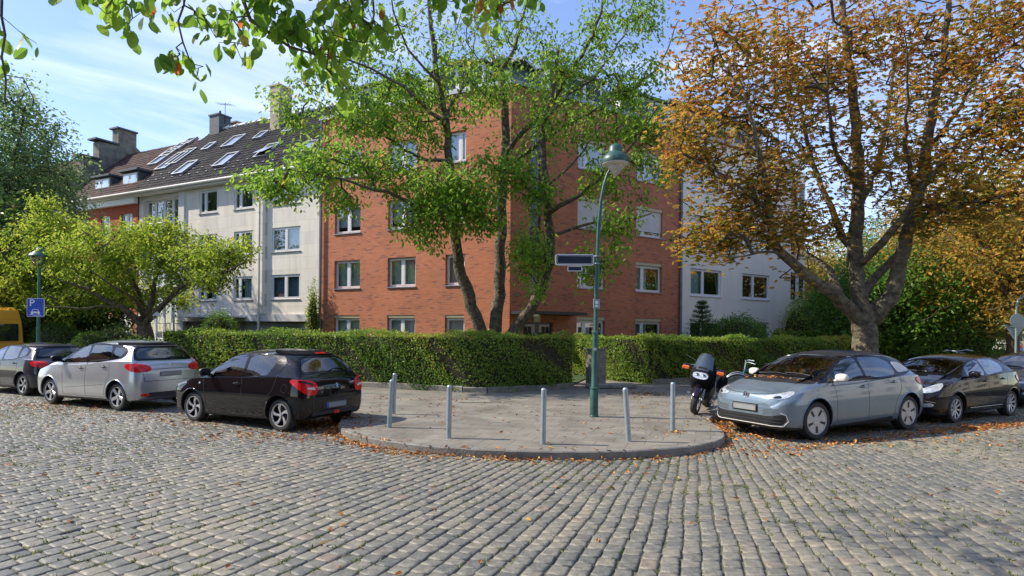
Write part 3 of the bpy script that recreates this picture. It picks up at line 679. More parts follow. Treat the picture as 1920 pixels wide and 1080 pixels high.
# --- left pale stone house with tiled roof and skylights
hw_ = root_at('stone_house', 'pale stone-clad house with dark tiled roof and many skylights, left of the brick house', 'house', LD, 16)
fw = Facade(hw_, LD, 1)
WT = 10.0
cols = [(11.91, 13.95), (15.35, 16.84), (18.17, 19.7)]; rows = [(3.45, 4.72), (5.9, 7.17), (8.35, 9.65)]
hw = [(a, b, c, d) for (a, b) in cols for (c, d) in rows]
gar = [(12.0, 14.0, .1, 2.05), (18.3, 19.9, .1, 2.05)]
fw.wall(10.66, 21.1, 2.3, WT, hw, MT['stone']); fw.wall(10.67, 21.09, 0, 2.296, gar, MT['plinth'], out=-.12, name='ground_floor_wall')
sty = ['curtain2', 'half', 'blind', 'dark', 'curtain', 'dark', 'dark', 'dark', 'blind']
for i, h in enumerate(hw): fw.window(h, style=['curtain2', 'half', 'blind'][i % 3] if i < 3 else ['half', 'blind', 'dark'][i % 3], splits=(.5,) if i < 3 else (.68,), rec=.05, tilt=(i in (3, 1)), sillmat='kerb')
for h in gar:
    m = MB()
    for i in range(9): fw.box(m, h[0], h[1], -.32, -.30+.006*(i % 2), h[2]+i*.216, h[2]+i*.216+.208)
    fw.put(m, 'garage_door', MT['white'])
m = MB(); fw.box(m, 10.68, 21.05, -.1, .16, 2.302, 2.66); fw.put(m, 'cornice', MT['offwhite'])
m = MB(); fw.box(m, 14.3, 14.9, .0, .12, 2.7, 9.8); fw.put(m, 'pilaster', MT['stone'])
fw.pipe(14.62, 0, 9.9, MT['offwhite'], out=.22)
m = MB(); fw.box(m, 20.9, 21.4, -.1, .1, 0, 9.9); fw.put(m, 'pier', MT['offwhite'])
# thin canopy with a rail over the entrance
m = MB(); fw.box(m, 15.6, 20.4, .17, 1.1, 2.5, 2.56)
cn = fw.put(m, 'entrance_canopy', MT['white']); m = MB()
for z in (2.62, 2.95): m.tube([(15.6, fw.y(1.1), z), (20.4, fw.y(1.1), z)], .022, 6)
for i in range(9): m.tube([(15.6+.6*i, fw.y(1.1), 2.55), (15.6+.6*i, fw.y(1.1), 2.95)], .018, 6)
m.tube([(20.3, fw.y(1.05), 0), (20.3, fw.y(1.05), 2.95)], .05, 8); m.tube([(15.7, fw.y(1.05), 0), (15.7, fw.y(1.05), 2.5)], .05, 8)
fw.put(m, 'railing', MT['white'], cn)
# window sign
x, z = fw.hit(525, 553); m = MB(); fw.box(m, x-.32, x+.32, -.13, -.12, z-.12, z+.12); sg = fw.put(m, 'window_sign', pmat('red_sign', (.6, .03, .06), .5)); m = MB()
for k_, zz in enumerate((.045, -.045)):
    xx = -.26
    while xx < .24:
        w = random.uniform(.03, .05); fw.box(m, x+xx, x+xx+w, -.118, -.115, z+zz-.026, z+zz+.026); xx += w+.012
fw.put(m, 'sign_writing', MT['signwhite'], sg)
# ivy by the downpipe
# loggia wing
hlog = [(21.6, 24.9, 7.0, 9.6), (21.6, 24.9, 4.3, 6.6), (21.6, 24.9, 1.2, 3.9)]
fw.wall(21.12, 25.3, 0, WT-.004, hlog, MT['offwhite'], out=-.05, depth=.3, name='loggia_wall')
for i, h in enumerate(hlog):
    fw.window(h, style='dark', splits=(.25, .5, .75), rec=.25, sill=False, out=-.05)
    m = MB()
    for z in (h[2]+.05, h[2]+1.0): m.tube([(h[0]-.2, fw.y(.5), z), (h[1]+.1, fw.y(.5), z)], .025, 6)
    for xx in np.arange(h[0]-.2, h[1]+.15, .32): m.tube([(xx, fw.y(.5), h[2]+.05), (xx, fw.y(.5), h[2]+1.0)], .014, 5)
    fw.box(m, h[0]-.2, h[1]+.1, -.05, .52, h[2]-.12, h[2]-.02)
    fw.put(m, 'balcony', MT['white'])

def slope_obj(fc, mb, name, mat, z_e, d_h, rise, over, parent=None):
    """mesh given in slope coordinates: x along the wall, y up the slope from the eaves edge, z off the roof"""
    n_in = Vector((-fc.dir.y, fc.dir.x, 0))*(-fc.s); L_ = math.hypot(d_h, rise); sd = (n_in*d_h+Vector((0, 0, rise)))/L_
    xd = fc.dir.copy(); zd = xd.cross(sd)
    sgn = 1
    if zd.z < 0: zd = -zd; sgn = -1
    if sgn < 0:   # keep a right-handed frame by mirroring y faces
        M3 = Matrix((xd, sd, -zd)).transposed(); mb.v = [(x, y, -z) for x, y, z in mb.v]
    else: M3 = Matrix((xd, sd, zd)).transposed()
    org = CB-fc.root.location+Vector((0, 0, z_e))-n_in*over*1.0
    if parent is None or parent is fc.root:
        o = mb.build(name, mat, fc.root); o.matrix_basis = Matrix.Translation(org) @ M3.to_4x4(); return o
    return mb.build(name, mat, parent)
def slope_hit(fc, u, v, z_e, d_h, rise, over):
    n_in = Vector((-fc.dir.y, fc.dir.x, 0))*(-fc.s); L_ = math.hypot(d_h, rise); sd = (n_in*d_h+Vector((0, 0, rise)))/L_; nn = fc.dir.cross(sd)
    o = CB+Vector((0, 0, z_e))-n_in*over; c = Vector((0, 0, EYE)); d = P(u, v, 1.)-c; t = (o-c).dot(nn)/d.dot(nn); w = c+d*t-o
    return w.dot(fc.dir), w.dot(sd)
def roof(fc, x0, x1, z_e, d_h, rise, over, mat, back=True):
    L_ = math.hypot(d_h, rise); m = MB(); m.box(x0, x1, 0, L_, -.12, 0); r_ = slope_obj(fc, m, 'roof', mat, z_e, d_h, rise, over)
    sg = -1 if (fc.dir.cross(Vector((-fc.dir.y, fc.dir.x, 0))*(-fc.s))).z < 0 else 1
    nc = int((x1-x0)/.25); nrw = int(L_/.33); cx = x0+(np.arange(nc)+.5)*(x1-x0)/nc; ry = np.arange(nrw)*L_/nrw; CX, RY = np.meshgrid(cx, ry); CX = CX.ravel(); RY = RY.ravel(); nT = len(CX); w_ = (x1-x0)/nc; Q = []
    prof = [(-.5, .012), (-.28, .05), (0, .066), (.22, .04), (.5, .006)]; jz = rng.normal(0, .004, nT)
    for (pa, za), (pb, zb) in zip(prof[:-1], prof[1:]):
        Q.append(np.stack([np.stack([CX+pa*w_, RY-.02, sg*(za+.03+jz)], 1), np.stack([CX+pb*w_, RY-.02, sg*(zb+.03+jz)], 1), np.stack([CX+pb*w_, RY+L_/nrw, sg*(zb-.004+jz)], 1), np.stack([CX+pa*w_, RY+L_/nrw, sg*(za-.004+jz)], 1)], 1))
        Q.append(np.stack([np.stack([CX+pa*w_, RY-.02, sg*(za+.03+jz)], 1), np.stack([CX+pb*w_, RY-.02, sg*(zb+.03+jz)], 1), np.stack([CX+pb*w_, RY-.02, sg*(zb-.01+jz)], 1), np.stack([CX+pa*w_, RY-.02, sg*(za-.01+jz)], 1)], 1))
    np_mesh('roof_tiles', np.stack(Q, 1).reshape(-1, 3), 4, MT['tilepiece'] if mat == MT['tile'] else MT['tilepiece2'], r_, {'rnd': np.repeat(rng.random(nT), 8)})
    m = MB(); h1 = z_e+rise-.02; yb = fc.y(-(d_h-over)); yc = fc.y(-(2*d_h-2*over)-.0)
    m.add([(x0, yb, h1), (x1, yb, h1), (x1, yc, z_e), (x0, yc, z_e)], [(0, 1, 2, 3)])
    for xx in (x0+.05, x1-.05): m.add([(xx, fc.y(over-.05), z_e-.1), (xx, yb, h1), (xx, yc, z_e-.1)], [(0, 1, 2)])
    fc.put(m, 'rear_roof', mat)
    m = MB(); m.tube([(x0, fc.y(over+.02), z_e-.05), (x1, fc.y(over+.02), z_e-.05)], .085, 10); fc.box(m, x0, x1, -.0, over-.05, z_e-.22, z_e-.12); fc.put(m, 'gutter', MT['offwhite'])
    return r_
rf = (10.05, 5.6, 5.4, .45)
r1 = roof(fw, 10.62, 25.35, *rf, MT['tile'])
MT['skyglass'] = pmat('sky_reflecting_glass', (.55, .6, .63), .06, metal=.75, var=.1, scale=1)
def skylight(fc, r_, par, u, v, w=.85, h=1.25, openk=0.0):
    x, y = slope_hit(fc, u, v, *par)
    sgn = -1 if (fc.dir.cross(Vector((-fc.dir.y, fc.dir.x, 0))*(-fc.s))).z < 0 else 1
    m = MB(); fr = .09; H = .16
    for b_ in [(x-w/2, x-w/2+fr, y-h/2, y+h/2), (x+w/2-fr, x+w/2, y-h/2, y+h/2), (x-w/2+fr, x+w/2-fr, y-h/2, y-h/2+fr), (x-w/2+fr, x+w/2-fr, y+h/2-fr, y+h/2)]: m.box(*b_, sorted((0, sgn*(H+.04)))[0], sorted((0, sgn*(H+.04)))[1])
    o = m.build('skylight', MT['lead'], r_)
    m = MB(); z0, z1 = sgn*(H-.02), sgn*(H-.02+openk)
    m.add([(x-w/2+fr, y-h/2+fr, z1), (x+w/2-fr, y-h/2+fr, z1), (x+w/2-fr, y+h/2-fr, z0), (x-w/2+fr, y+h/2-fr, z0)], [(0, 1, 2, 3)])
    m.build('pane', MT['skyglass'], o)
for (u, v, w, h, k) in [(423, 303, 1.0, 1.5, 0), (347, 318, 1.0, 1.5, 0), (437, 268, 1.1, 1.4, 0), (500, 286, .95, 1.5, .25), (576, 279, .95, 1.2, 0), (488, 257, .7, .9, 0), (545, 243, .7, 1.1, 0), (391, 278, .7, .9, 0)]:
    skylight(fw, r1, rf, u, v, w, h, k)
# snow guard hooks, ridge rail and lightning wire
sg_ = -1 if (LD.cross(Vector((-LD.y, LD.x, 0))*-1)).z < 0 else 1
for xx in np.arange(11, 25, .75):
    for yy in (.9, 1.6): m = MB(); m.box(xx+(.3 if yy > 1 else 0), xx+.12+(.3 if yy > 1 else 0), yy, yy+.05, min(0, sg_*.15), max(0, sg_*.15)); m.build('snow_hook', MT['lead'], r1)
m = MB()
for yy, zz in ((7.45, .1),): m.box(10.7, 25.2, yy, yy+.2, min(sg_*.02, sg_*(zz+.05)), max(sg_*.02, sg_*(zz+.05)))
for xx in np.arange(11, 25, .9): m.box(xx, xx+.04, 7.35, 7.65, sg_*.02, sg_*.22)
m.build('ridge_walkway', MT['white'], r1)
# chimneys of the stone house
def chim(fc, u, v_base, w, dep, h, d_in, mat, name='chimney', pots=0, cap=True):
    x, z = fc.hit(u, v_base, out=-d_in); m = MB(); fc.box(m, x-w/2, x+w/2, -d_in-dep/2, -d_in+dep/2, z-1.5, z+h)
    if cap: fc.box(m, x-w/2-.06, x+w/2+.06, -d_in-dep/2-.06, -d_in+dep/2+.06, z+h+.002, z+h+.1)
    for k in range(pots): m.tube([(x, fc.y(-d_in), z+h), (x, fc.y(-d_in), z+h+.45)], .07, 8)
    return fc.put(m, name, mat)
MT['greybrick'] = brickmat('grey_clad_chimney', (.16, .17, .18), (.24, .25, .26), (.06, .06, .06), (.12, .12, .13))
chim(fw, 523, 250, .75, 1.0, 2.7, 4.0, MT['chimney']); chim(fw, 409, 262, .95, .9, 1.5, 5.0, MT['slate'], pots=1); chim(fw, 441, 245, .6, .6, .45, 6.2, MT['chimney'])
x, z = fw.hit(409, 220, out=-5); m = MB(); m.tube([(x-.5, fw.y(-5), z-.5), (x-.5, fw.y(-5), z+.9)], .02, 5); m.tube([(x-1.2, fw.y(-5), z+.65), (x+.3, fw.y(-5), z+.95)], .015, 5)
for k_ in range(5): m.tube([(x-1.1+.3*k_, fw.y(-5.3), z+.68+.06*k_), (x-1.1+.3*k_, fw.y(-4.7), z+.68+.06*k_)], .01, 4)
fw.put(m, 'antenna', MT['black'])

# --- red house with slate dormers
hr_ = root_at('red_house', 'red painted house with white frieze and two slate dormers, left of the stone house', 'house', LD, 29)
f3 = Facade(hr_, LD, 1)
cols = [(25.9, 27.05), (28.2, 29.2), (30.6, 31.6)]; rows = [(1.2, 2.7), (4.0, 5.6), (7.3, 8.95)]
hh = [(a, b, c, d) for a, b in cols for c, d in rows]
f3.wall(25.36, 33.5, 2.9, 9.45, [h for h in hh if h[2] > 3], MT['redwall']); f3.wall(25.37, 33.49, 0, 2.896, [h for h in hh if h[2] < 3], MT['orange'], out=-.02, name='ground_floor_wall')
for h in hh: f3.window(h, style='dark', splits=(.5,), rec=.1)
m = MB(); f3.box(m, 25.36, 33.5, 0, .25, 9.453, 9.95); f3.put(m, 'frieze', MT['white'])
rf3 = (10.05, 4.9, 4.6, .45); r3 = roof(f3, 25.4, 33.6, *rf3, MT['tile2'])
for (u, v, w, h) in [(302, 300, 1.0, 1.7), (318, 288, 1.1, 1.2), (337, 277, 1.0, 1.1), (354, 268, .9, .9), (322, 305, 1.1, 2.2), (340, 297, 1.1, 2.0)]: skylight(f3, r3, rf3, u, v, w, h)
for u0, u1, vt in ((176, 206, 333), (228, 258, 322)):
    x1, _ = f3.hit(u0, 340, out=-.5); x0, _ = f3.hit(u1, 340, out=-.5); _, zt = f3.hit((u0+u1)/2, vt, out=-.5)
    m = MB(); f3.box(m, x0, x1, -3.2, -.5, 10.2, zt); dm = f3.put(m, 'dormer', MT['slate'])
    m = MB(); f3.box(m, x0-.15, x1+.15, -3.3, -.25, zt+.003, zt+.13); f3.put(m, 'dormer_roof', MT['slate'], dm)
    m = MB(); f3.box(m, x0+.12, x1-.12, -.5, -.44, 10.6, zt-.12)
    f3.put(m, 'window_frame', MT['white'], dm)
    m = MB(); w = (x1-x0-.24)/2
    for i in range(2): f3.box(m, x0+.12+i*w+.1, x0+.12+(i+1)*w-.1, -.438, -.43, 10.75, zt-.25)
    f3.put(m, 'pane', MT['skyglass'], dm)

# --- weathered gable house further left
hg = root_at('gable_house', 'old house with stained stepped gable wall and chimneys behind the red house', 'house', LD, 37)
f4 = Facade(hg, LD, 1)
f4.wall(33.6, 50, 0, 10.5, [(a, a+1.1, c, c+1.7) for a in (35, 38, 41) for c in (1.2, 4.4, 7.6)], MT['offwhite'])
for a in (35, 38, 41):
    for c in (1.2, 4.4, 7.6): f4.window((a, a+1.1, c, c+1.7), style='dark', splits=(.5,), rec=.1)
r4 = roof(f4, 34.3, 50, 10.5, 5.2, 4.8, .3, MT['tile2'])
m = MB()
gp_ = [(-.2, 10.2), (-.2, 12.2), (-1.3, 12.4), (-1.3, 13.6), (-2.3, 13.7), (-2.3, 15.0), (-3.6, 15.1), (-3.6, 16.3), (-4.9, 16.3), (-4.9, 15.3), (-8.5, 12.7), (-10, 10.8), (-10, 9.0), (-.2, 9.0)]
vs = [(33.62, f4.y(o), z) for o, z in gp_]+[(34.35, f4.y(o), z) for o, z in gp_]; k = len(gp_)
m.add(vs, [tuple(range(k)), tuple(range(k, 2*k))]+[(i, (i+1) % k, k+(i+1) % k, k+i) for i in range(k)])
gw = f4.put(m, 'gable_wall', MT['oldwall'])
for o0, o1, z in ((-3.55, -4.95, 16.3), (-2.1, -3.65, 15.1), (-1.1, -2.4, 13.7)): m = MB(); f4.box(m, 33.5, 34.5, o1, o0+.1, z+.003, z+.12); f4.put(m, 'coping', MT['slate'], gw)

# --- cream rendered house on the right
hc = root_at('cream_house', 'cream rendered house with white windows and corner bay, right of the brick house', 'house', RD, 15)
f5 = Facade(hc, RD, -1)
cols = [(11.25, 13.75), (15.6, 18.15)]; rows = [(1.0, 2.55), (3.87, 5.3), (6.62, 8.05), (9.4, 10.8)]
hh = [(a, b, c, d) for a, b in cols for c, d in rows]
f5.wall(10.58, 20.3, 0, TOP-.05, hh, MT['render'])
for i, h in enumerate(hh): f5.window(h, style='half' if i % 4 == 1 and i < 4 else 'dark', splits=(.42,), rec=.08, tilt=(i in (1, 5)), sillmat='white')
m = MB(); f5.box(m, 10.6, 20.9, -10, .2, TOP-.04, TOP+.12); f5.put(m, 'flat_roof', MT['lead'])
m = MB(); f5.box(m, 10.7, 19.3, -9, -1.3, TOP+.13, TOP+1.9); f5.put(m, 'attic_storey', MT['offwhite'])
m = MB(); f5.box(m, 10.6, 19.6, -9.2, -.9, TOP+1.905, TOP+2.05); f5.put(m, 'attic_roof', MT['black'])
for x_ in (11.4, 14, 16.6): m = MB(); f5.box(m, x_, x_+1.5, -1.3, -1.29, TOP+.5, TOP+1.7); f5.put(m, 'attic_pane', MT['carglass'])
m = MB(); m.tube([(10.6, f5.y(.15), TOP+1.0), (19.5, f5.y(.15), TOP+1.0)], .03, 6); [m.tube([(x_, f5.y(.15), TOP+.1), (x_, f5.y(.15), TOP+1.0)], .02, 5) for x_ in np.arange(10.7, 19.5, .9)]; f5.put(m, 'roof_railing', MT['lead'])
# bay at the far corner
m = MB(); f5.box(m, 20.32, 22.2, -3.5, -.25, 3.0, 12.0); by = f5.put(m, 'corner_bay', MT['render'])
for z in (3.9, 6.65, 9.4):
    for xx in (20.5, 21.35): m = MB(); f5.box(m, xx, xx+.75, -.25, -.2, z, z+1.9); f5.box(m, xx+.12, xx+.63, -.2, -.194, z+.5, z+.55); f5.put(m, 'bay_window', MT['white'], by); m = MB(); f5.box(m, xx+.12, xx+.63, -.198, -.19, z+.12, z+1.78); f5.put(m, 'pane', MT['carglass'], by)
m = MB(); f5.box(m, 20.32, 22.1, -3, -.4, 0, 2.7); f5.put(m, 'entrance_recess', MT['plinth'])
m = MB(); f5.box(m, 20.4, 24.6, -2.2, .2, 2.72, 2.86); f5.put(m, 'entrance_canopy', MT['lead'])

# --- distant houses
def far_house(name, label, p, rz, w, d, h, mat, rmat, seed, floors=4):
    rt = thing(name, label, 'house', p, rz); m = MB(); m.box(-w/2, w/2, -d/2, d/2, 0, h); m.build('wall', mat, rt)
    m = MB(); m.add([(-w/2-.3, -d/2-.3, h), (w/2+.3, -d/2-.3, h), (w/2+.3, d/2+.3, h), (-w/2-.3, d/2+.3, h), (-w/2-.3, 0, h+4), (w/2+.3, 0, h+4)], [(0, 1, 5, 4), (2, 3, 4, 5), (0, 4, 3), (1, 2, 5), (0, 3, 2, 1)]); m.build('roof', rmat, rt)
    for i in range(int(w/2.6)):
        for j in range(floors):
            x = -w/2+1.4+i*2.6; z = 1.1+j*2.9; m = MB()
            m.box(x-.62, x+.62, -d/2-.03, -d/2+.05, z, z+1.5); wd = m.build('window', MT['white'], rt)
            m = MB(); m.box(x-.54, x-.04, -d/2-.036, -d/2-.032, z+.08, z+1.42); m.box(x+.04, x+.54, -d/2-.036, -d/2-.032, z+.08, z+1.42); m.build('pane', MT['carglass'], wd)
far_house('pink_house', 'pink and white house far behind the truck at the right edge', (62, 62, 0), R(-25), 26, 11, 12, rendermat('pink_render', (.55, .33, .27), (.5, .3, .25)), MT['tile2'], 1)

# unseen houses added behind and beside the photographer to show in reflections
far_house('reflection_house', 'long brick apartment house across the street behind the photographer, added for reflections', (-12, -26, 0), R(176), 30, 11, 12, MT['brick'], MT['tile'], 2)
far_house('reflection_house', 'cream apartment house across the street, right behind the photographer, added for reflections', (21, -25, 0), R(187), 32, 11, 12, MT['render'], MT['tile'], 3)
far_house('reflection_house', 'brick apartment house across the left street, outside the picture, added for reflections', (-44, 2, 0), R(63.5+180), 26, 11, 12, MT['brick'], MT['tile'], 4)
far_house('reflection_house', 'pale apartment house across the right street, outside the picture, added for reflections', (47, 6, 0), R(33+180), 34, 11, 12, MT['render'], MT['tile'], 5)
# ------------------------------------------------------------------ trees and plants
class Tree:
    def __init__(s): s.pos = []; s.par = []; s.rad = []; s.tubes = []; s.dirs = []
    def limb(s, pts, r0, r1, step=.35, join=None):
        pts = [Vector(p) for p in pts]
        if join is not False and s.pos:
            A_ = np.array(s.pos); j = int(np.argmin(((A_-np.array(pts[0]))**2).sum(1)))
            if (Vector(s.pos[j])-pts[0]).length > .05 and (Vector(s.pos[j])-pts[0]).length < 4.0: pts = [Vector(s.pos[j])]+pts
            last = j
        else: last = -1
        # smooth + resample
        for _ in range(2):
            q = [pts[0]]
            for a, b in zip(pts[:-1], pts[1:]): q += [a.lerp(b, .25), a.lerp(b, .75)]
            pts = q+[pts[-1]]
        ln = [0]; [ln.append(ln[-1]+(b-a).length) for a, b in zip(pts[:-1], pts[1:])]
        n = max(3, int(ln[-1]/step)); out = []; rr = []
        for i in range(n+1):
            t = ln[-1]*i/n; k = max(j for j in range(len(ln)) if ln[j] <= t+1e-9); k = min(k, len(pts)-2)
            f = (t-ln[k])/max(ln[k+1]-ln[k], 1e-9); p = pts[k].lerp(pts[k+1], f)
            if 0 < i < n: p = p+Vector(np.array(unit(1)[0])*min(.06, step*.12))
            out.append(p); rr.append(lerp(r0, r1, (i/n)**.8))
        s.tubes.append((out, rr))
        for p, r in zip(out, rr):
            s.pos.append(tuple(p)); s.par.append(last); s.rad.append(r); last = len(s.pos)-1
        return s
    def grow(s, targets, step=.4, sag=.12, bias=.0):
        """join every twig-end target to the nearest branch already there"""
        T = np.asarray(targets); s.ends = []; s.enddir = []
        cap = len(s.pos)+len(T)*8+10; A_ = np.zeros((cap, 3)); n0 = len(s.pos); A_[:n0] = s.pos; s.nl = n0; cnt = n0
        d0 = np.sqrt(((T[:, None, :]-A_[None, :n0, :])**2).sum(2)).min(1) if len(T)*n0 < 3e6 else np.array([np.sqrt(((A_[:n0]-t)**2).sum(1)).min() for t in T])
        for i in np.argsort(d0):
            t = T[i]; dd = ((A_[:cnt]-t)**2).sum(1); dd[:cnt] += np.maximum(0, A_[:cnt, 2]-t[2])**2*bias; j = int(np.argmin(dd)); a = A_[j].copy(); L_ = math.sqrt(((a-t)**2).sum()); n = max(1, int(L_/step))
            last = j; off = unit(1)[0]*L_*.10; off[2] += L_*sag
            prev = a
            for k in range(1, n+1):
                f = k/n; p = a*(1-f)+t*f+off*math.sin(math.pi*f)+(unit(1)[0]*.03 if k < n else 0)
                if cnt >= cap: break
                A_[cnt] = p; s.pos.append(tuple(p)); s.par.append(last); s.rad.append(0); last = cnt; cnt += 1; dirv = p-prev; prev = p
            s.ends.append(last); s.enddir.append(dirv/(np.linalg.norm(dirv)+1e-9))
        return s
    def radii(s, k=.0075, e=.42):
        c = np.zeros(len(s.pos)); 
        for i in s.ends: c[i] += 1
        for i in range(len(s.pos)-1, -1, -1):
            if s.par[i] >= 0: c[s.par[i]] += c[i]
        s.r = k*np.maximum(c, .6)**e
    def wood(s, parent, mat, limb_name='trunk', nl=12):
        m = MB(); 
        for pts, rr in s.tubes: m.tube(pts, rr, nl if rr[0] > .12 else 7, jitter=.07 if rr[0] > .1 else .03)
        o1 = m.build(limb_name, mat, parent, smooth=60)
        A_ = np.array(s.pos); idx = np.arange(s.nl, len(s.pos)); par = np.array(s.par)[idx]; B0 = A_[par]; B1 = A_[idx]
        r1 = s.r[idx]; r0 = np.where(par < s.nl, r1*1.15, s.r[par]); r0 = np.minimum(r0, .05+0*r0); r1 = np.minimum(r1, .05)
        d = B1-B0; L_ = np.linalg.norm(d, axis=1, keepdims=True)+1e-9; d = d/L_
        up = np.where(np.abs(d[:, 2:3]) < .9, np.array([[0, 0, 1.]]), np.array([[1., 0, 0]])); x = np.cross(up, d); x /= np.linalg.norm(x, axis=1, keepdims=True)+1e-9; y = np.cross(d, x)
        n = 4; Q = []
        for k in range(n):
            a0, a1 = 2*math.pi*k/n, 2*math.pi*(k+1)/n
            v0 = x*math.cos(a0)+y*math.sin(a0); v1 = x*math.cos(a1)+y*math.sin(a1)
            Q.append(np.stack([B0+v0*r0[:, None], B0+v1*r0[:, None], B1+v1*r1[:, None], B1+v0*r1[:, None]], 1))
        o2 = np_mesh('branches', np.stack(Q, 1).reshape(-1, 3), 4, MT['twig'] , parent)
        return o1, o2

def blob_points(blobs, n, noise=.0, flat=1.0):
    """blobs: (centre, radii (x,y,z), weight); points shell-biased inside ellipsoids"""
    w = np.array([b[2] for b in blobs]); w = w/w.sum(); out = []
    for b, k in zip(blobs, rng.multinomial(n, w)):
        u = unit(k); r = rng.random(k)[:, None]**(1/2.2); out.append(np.array(b[0])[None]+u*r*np.array(b[1])[None])
    return np.concatenate(out)
def clumpy(p, f=1.1, thr=-.25, seed=0.):
    v = np.sin(p[:, 0]*f+seed)*np.sin(p[:, 1]*f*1.1+seed*2)*np.sin(p[:, 2]*f*1.2+seed*3)+.35*np.sin(p[:, 0]*f*2.7+p[:, 2]*f*2.3)
    return p[v > thr]
def crown(tr, name, mat, parent, per=18, spread=.28, ln=(.08, .13), wd=.4, droop=.8, rnd_bias=None, hang=1.0, palm=False, fold=.2):
    E = np.array([tr.pos[i] for i in tr.ends]); D = np.array(tr.enddir)
    k = per; n = len(E)*k
    base = np.repeat(E, k, 0); dv = np.repeat(D, k, 0)
    if palm:
        # palmate sprays: groups of five leaflets from one stalk end
        g_ = n//5; st = np.repeat(E, max(1, k//5), 0)+rng.normal(0, spread, (len(E)*max(1, k//5), 3)); g_ = len(st)
        hd = unit(g_); hd[:, 2] *= .35; hd /= np.linalg.norm(hd, axis=1, keepdims=True); sd = np.cross(hd, np.array([[0, 0, 1.]]))
        sd /= np.linalg.norm(sd, axis=1, keepdims=True)+1e-9
        pos = []; d = []; rr = []; cl = np.clip(rng.normal(.5, .25, g_)+np.repeat(rng.normal(0, .18, len(E)), max(1, k//5)), 0, 1)
        for a in (-70, -36, 0, 36, 70):
            aa = math.radians(a); q = hd*math.cos(aa)+sd*math.sin(aa); q[:, 2] -= droop*rng.uniform(.3, 1, g_); pos.append(st); d.append(q); rr.append(cl)
        pos = np.concatenate(pos); d = np.concatenate(d); rr = np.clip(np.concatenate(rr)+rng.normal(0, .08, len(pos)), 0, 1)
        nn = np.tile(np.array([[0, 0, 1.]]), (len(pos), 1))+rng.normal(0, .35, (len(pos), 3))
        L_ = rng.uniform(*ln, len(pos))
    else:
        pos = base+rng.normal(0, spread, (n, 3))*np.array([[1, 1, .8]])-dv*rng.random((n, 1))*spread
        d = unit(n)+dv*.4; d[:, 2] = d[:, 2]*.4-hang*droop; nn = unit(n); nn[:, 2] = np.abs(nn[:, 2])+.4
        L_ = rng.uniform(*ln, n); rr = np.clip(rng.normal(.45, .22, n)+np.repeat(rng.normal(0, .12, len(E)), k), 0, 1)
    if rnd_bias is not None: rr = np.clip(rr+rnd_bias(pos), 0, 1)
    return leaves(name, mat, parent, pos, d, nn, L_, L_*wd, fold=fold, droop=.2, rnd=rr)

def PP(pts, Z, dz=0.0):
    """picture points on a limb, its distance running from Z to Z+dz"""
    n = len(pts)-1; return [P(u, v, Z+dz*i/n) for i, (u, v) in enumerate(pts)]

# --- three-stemmed cherry in front of the brick house
t0 = P(930, 640, 20.8); t0.z = 0
tc_ = thing('cherry_tree', 'tall green cherry with three bare trunks in front of the brick corner house', 'tree', t0)
def loc(pts): return [p-t0 for p in pts]
T = Tree(); Zc = 20.8
T.limb(loc([Vector((t0.x-.25, t0.y, 0))]+PP([(903, 620), (880, 565), (853, 475), (847, 390), (840, 300), (831, 222), (818, 155), (807, 90), (800, 20), (797, -60)], Zc, -1.6)), .27, .05, join=False)
T.limb(loc([Vector((t0.x+.0, t0.y+.1, 0))]+PP([(930, 620), (936, 540), (937, 444), (940, 350), (945, 285), (942, 200), (934, 133)], Zc, .8)), .26, .12, join=False)
T.limb(loc([Vector((t0.x+.35, t0.y, 0))]+PP([(958, 622), (1000, 578), (1027, 515), (1031, 440), (1022, 350), (1012, 270), (1016, 220), (1035, 165), (1042, 90)], Zc, -1.2)), .26, .06, join=False)
for pts, Z, dz, r0, r1 in [
    ([(944, 284), (1011, 213), (1069, 133), (1113, 53), (1131, -20), (1150, -90)], 21.3, -2.2, .12, .03),
    ([(934, 133), (913, 100), (890, 50), (870, -20)], 21.5, 1.5, .08, .025), ([(934, 133), (957, 98), (975, 40), (985, -50)], 21.5, .5, .09, .03),
    ([(1033, 395), (1078, 369), (1131, 329), (1189, 267), (1229, 200)], 19.8, -1.5, .10, .02),
    ([(945, 310), (967, 302), (1033, 249), (1122, 204), (1189, 164), (1244, 110), (1265, 40)], 21.2, 1.8, .10, .02),
    ([(1036, 440), (1100, 416), (1167, 418), (1220, 400)], 19.9, -1.8, .07, .02),
    ([(842, 400), (800, 400), (753, 369), (687, 351), (611, 329), (540, 318)], 19.8, -3.0, .10, .02),
    ([(829, 231), (789, 196), (758, 164), (713, 138), (640, 110), (580, 95)], 19.3, -1.0, .08, .02),
    ([(838, 300), (784, 302), (731, 262), (678, 231), (620, 215)], 19.6, 1.6, .07, .02),
    ([(831, 222), (860, 170), (880, 120), (885, 60)], 19.5, 2.0, .06, .02),
    ([(818, 155), (770, 110), (740, 50), (720, -30)], 19.2, -1.5, .05, .02),
    ([(1016, 220), (1070, 170), (1110, 150), (1170, 60), (1190, -10)], 19.5, 2.5, .06, .02),
    ([(1031, 500), (1060, 470), (1095, 480)], 20.0, -1.0, .04, .015), ([(937, 380), (900, 350), (880, 330)], 21, 1.5, .05, .02),
    ([(1022, 350), (1080, 300), (1120, 240)], 19.6, 1.0, .05, .02)]:
    T.limb(loc(PP(pts, Z, dz)), r0, r1)
blobs = []
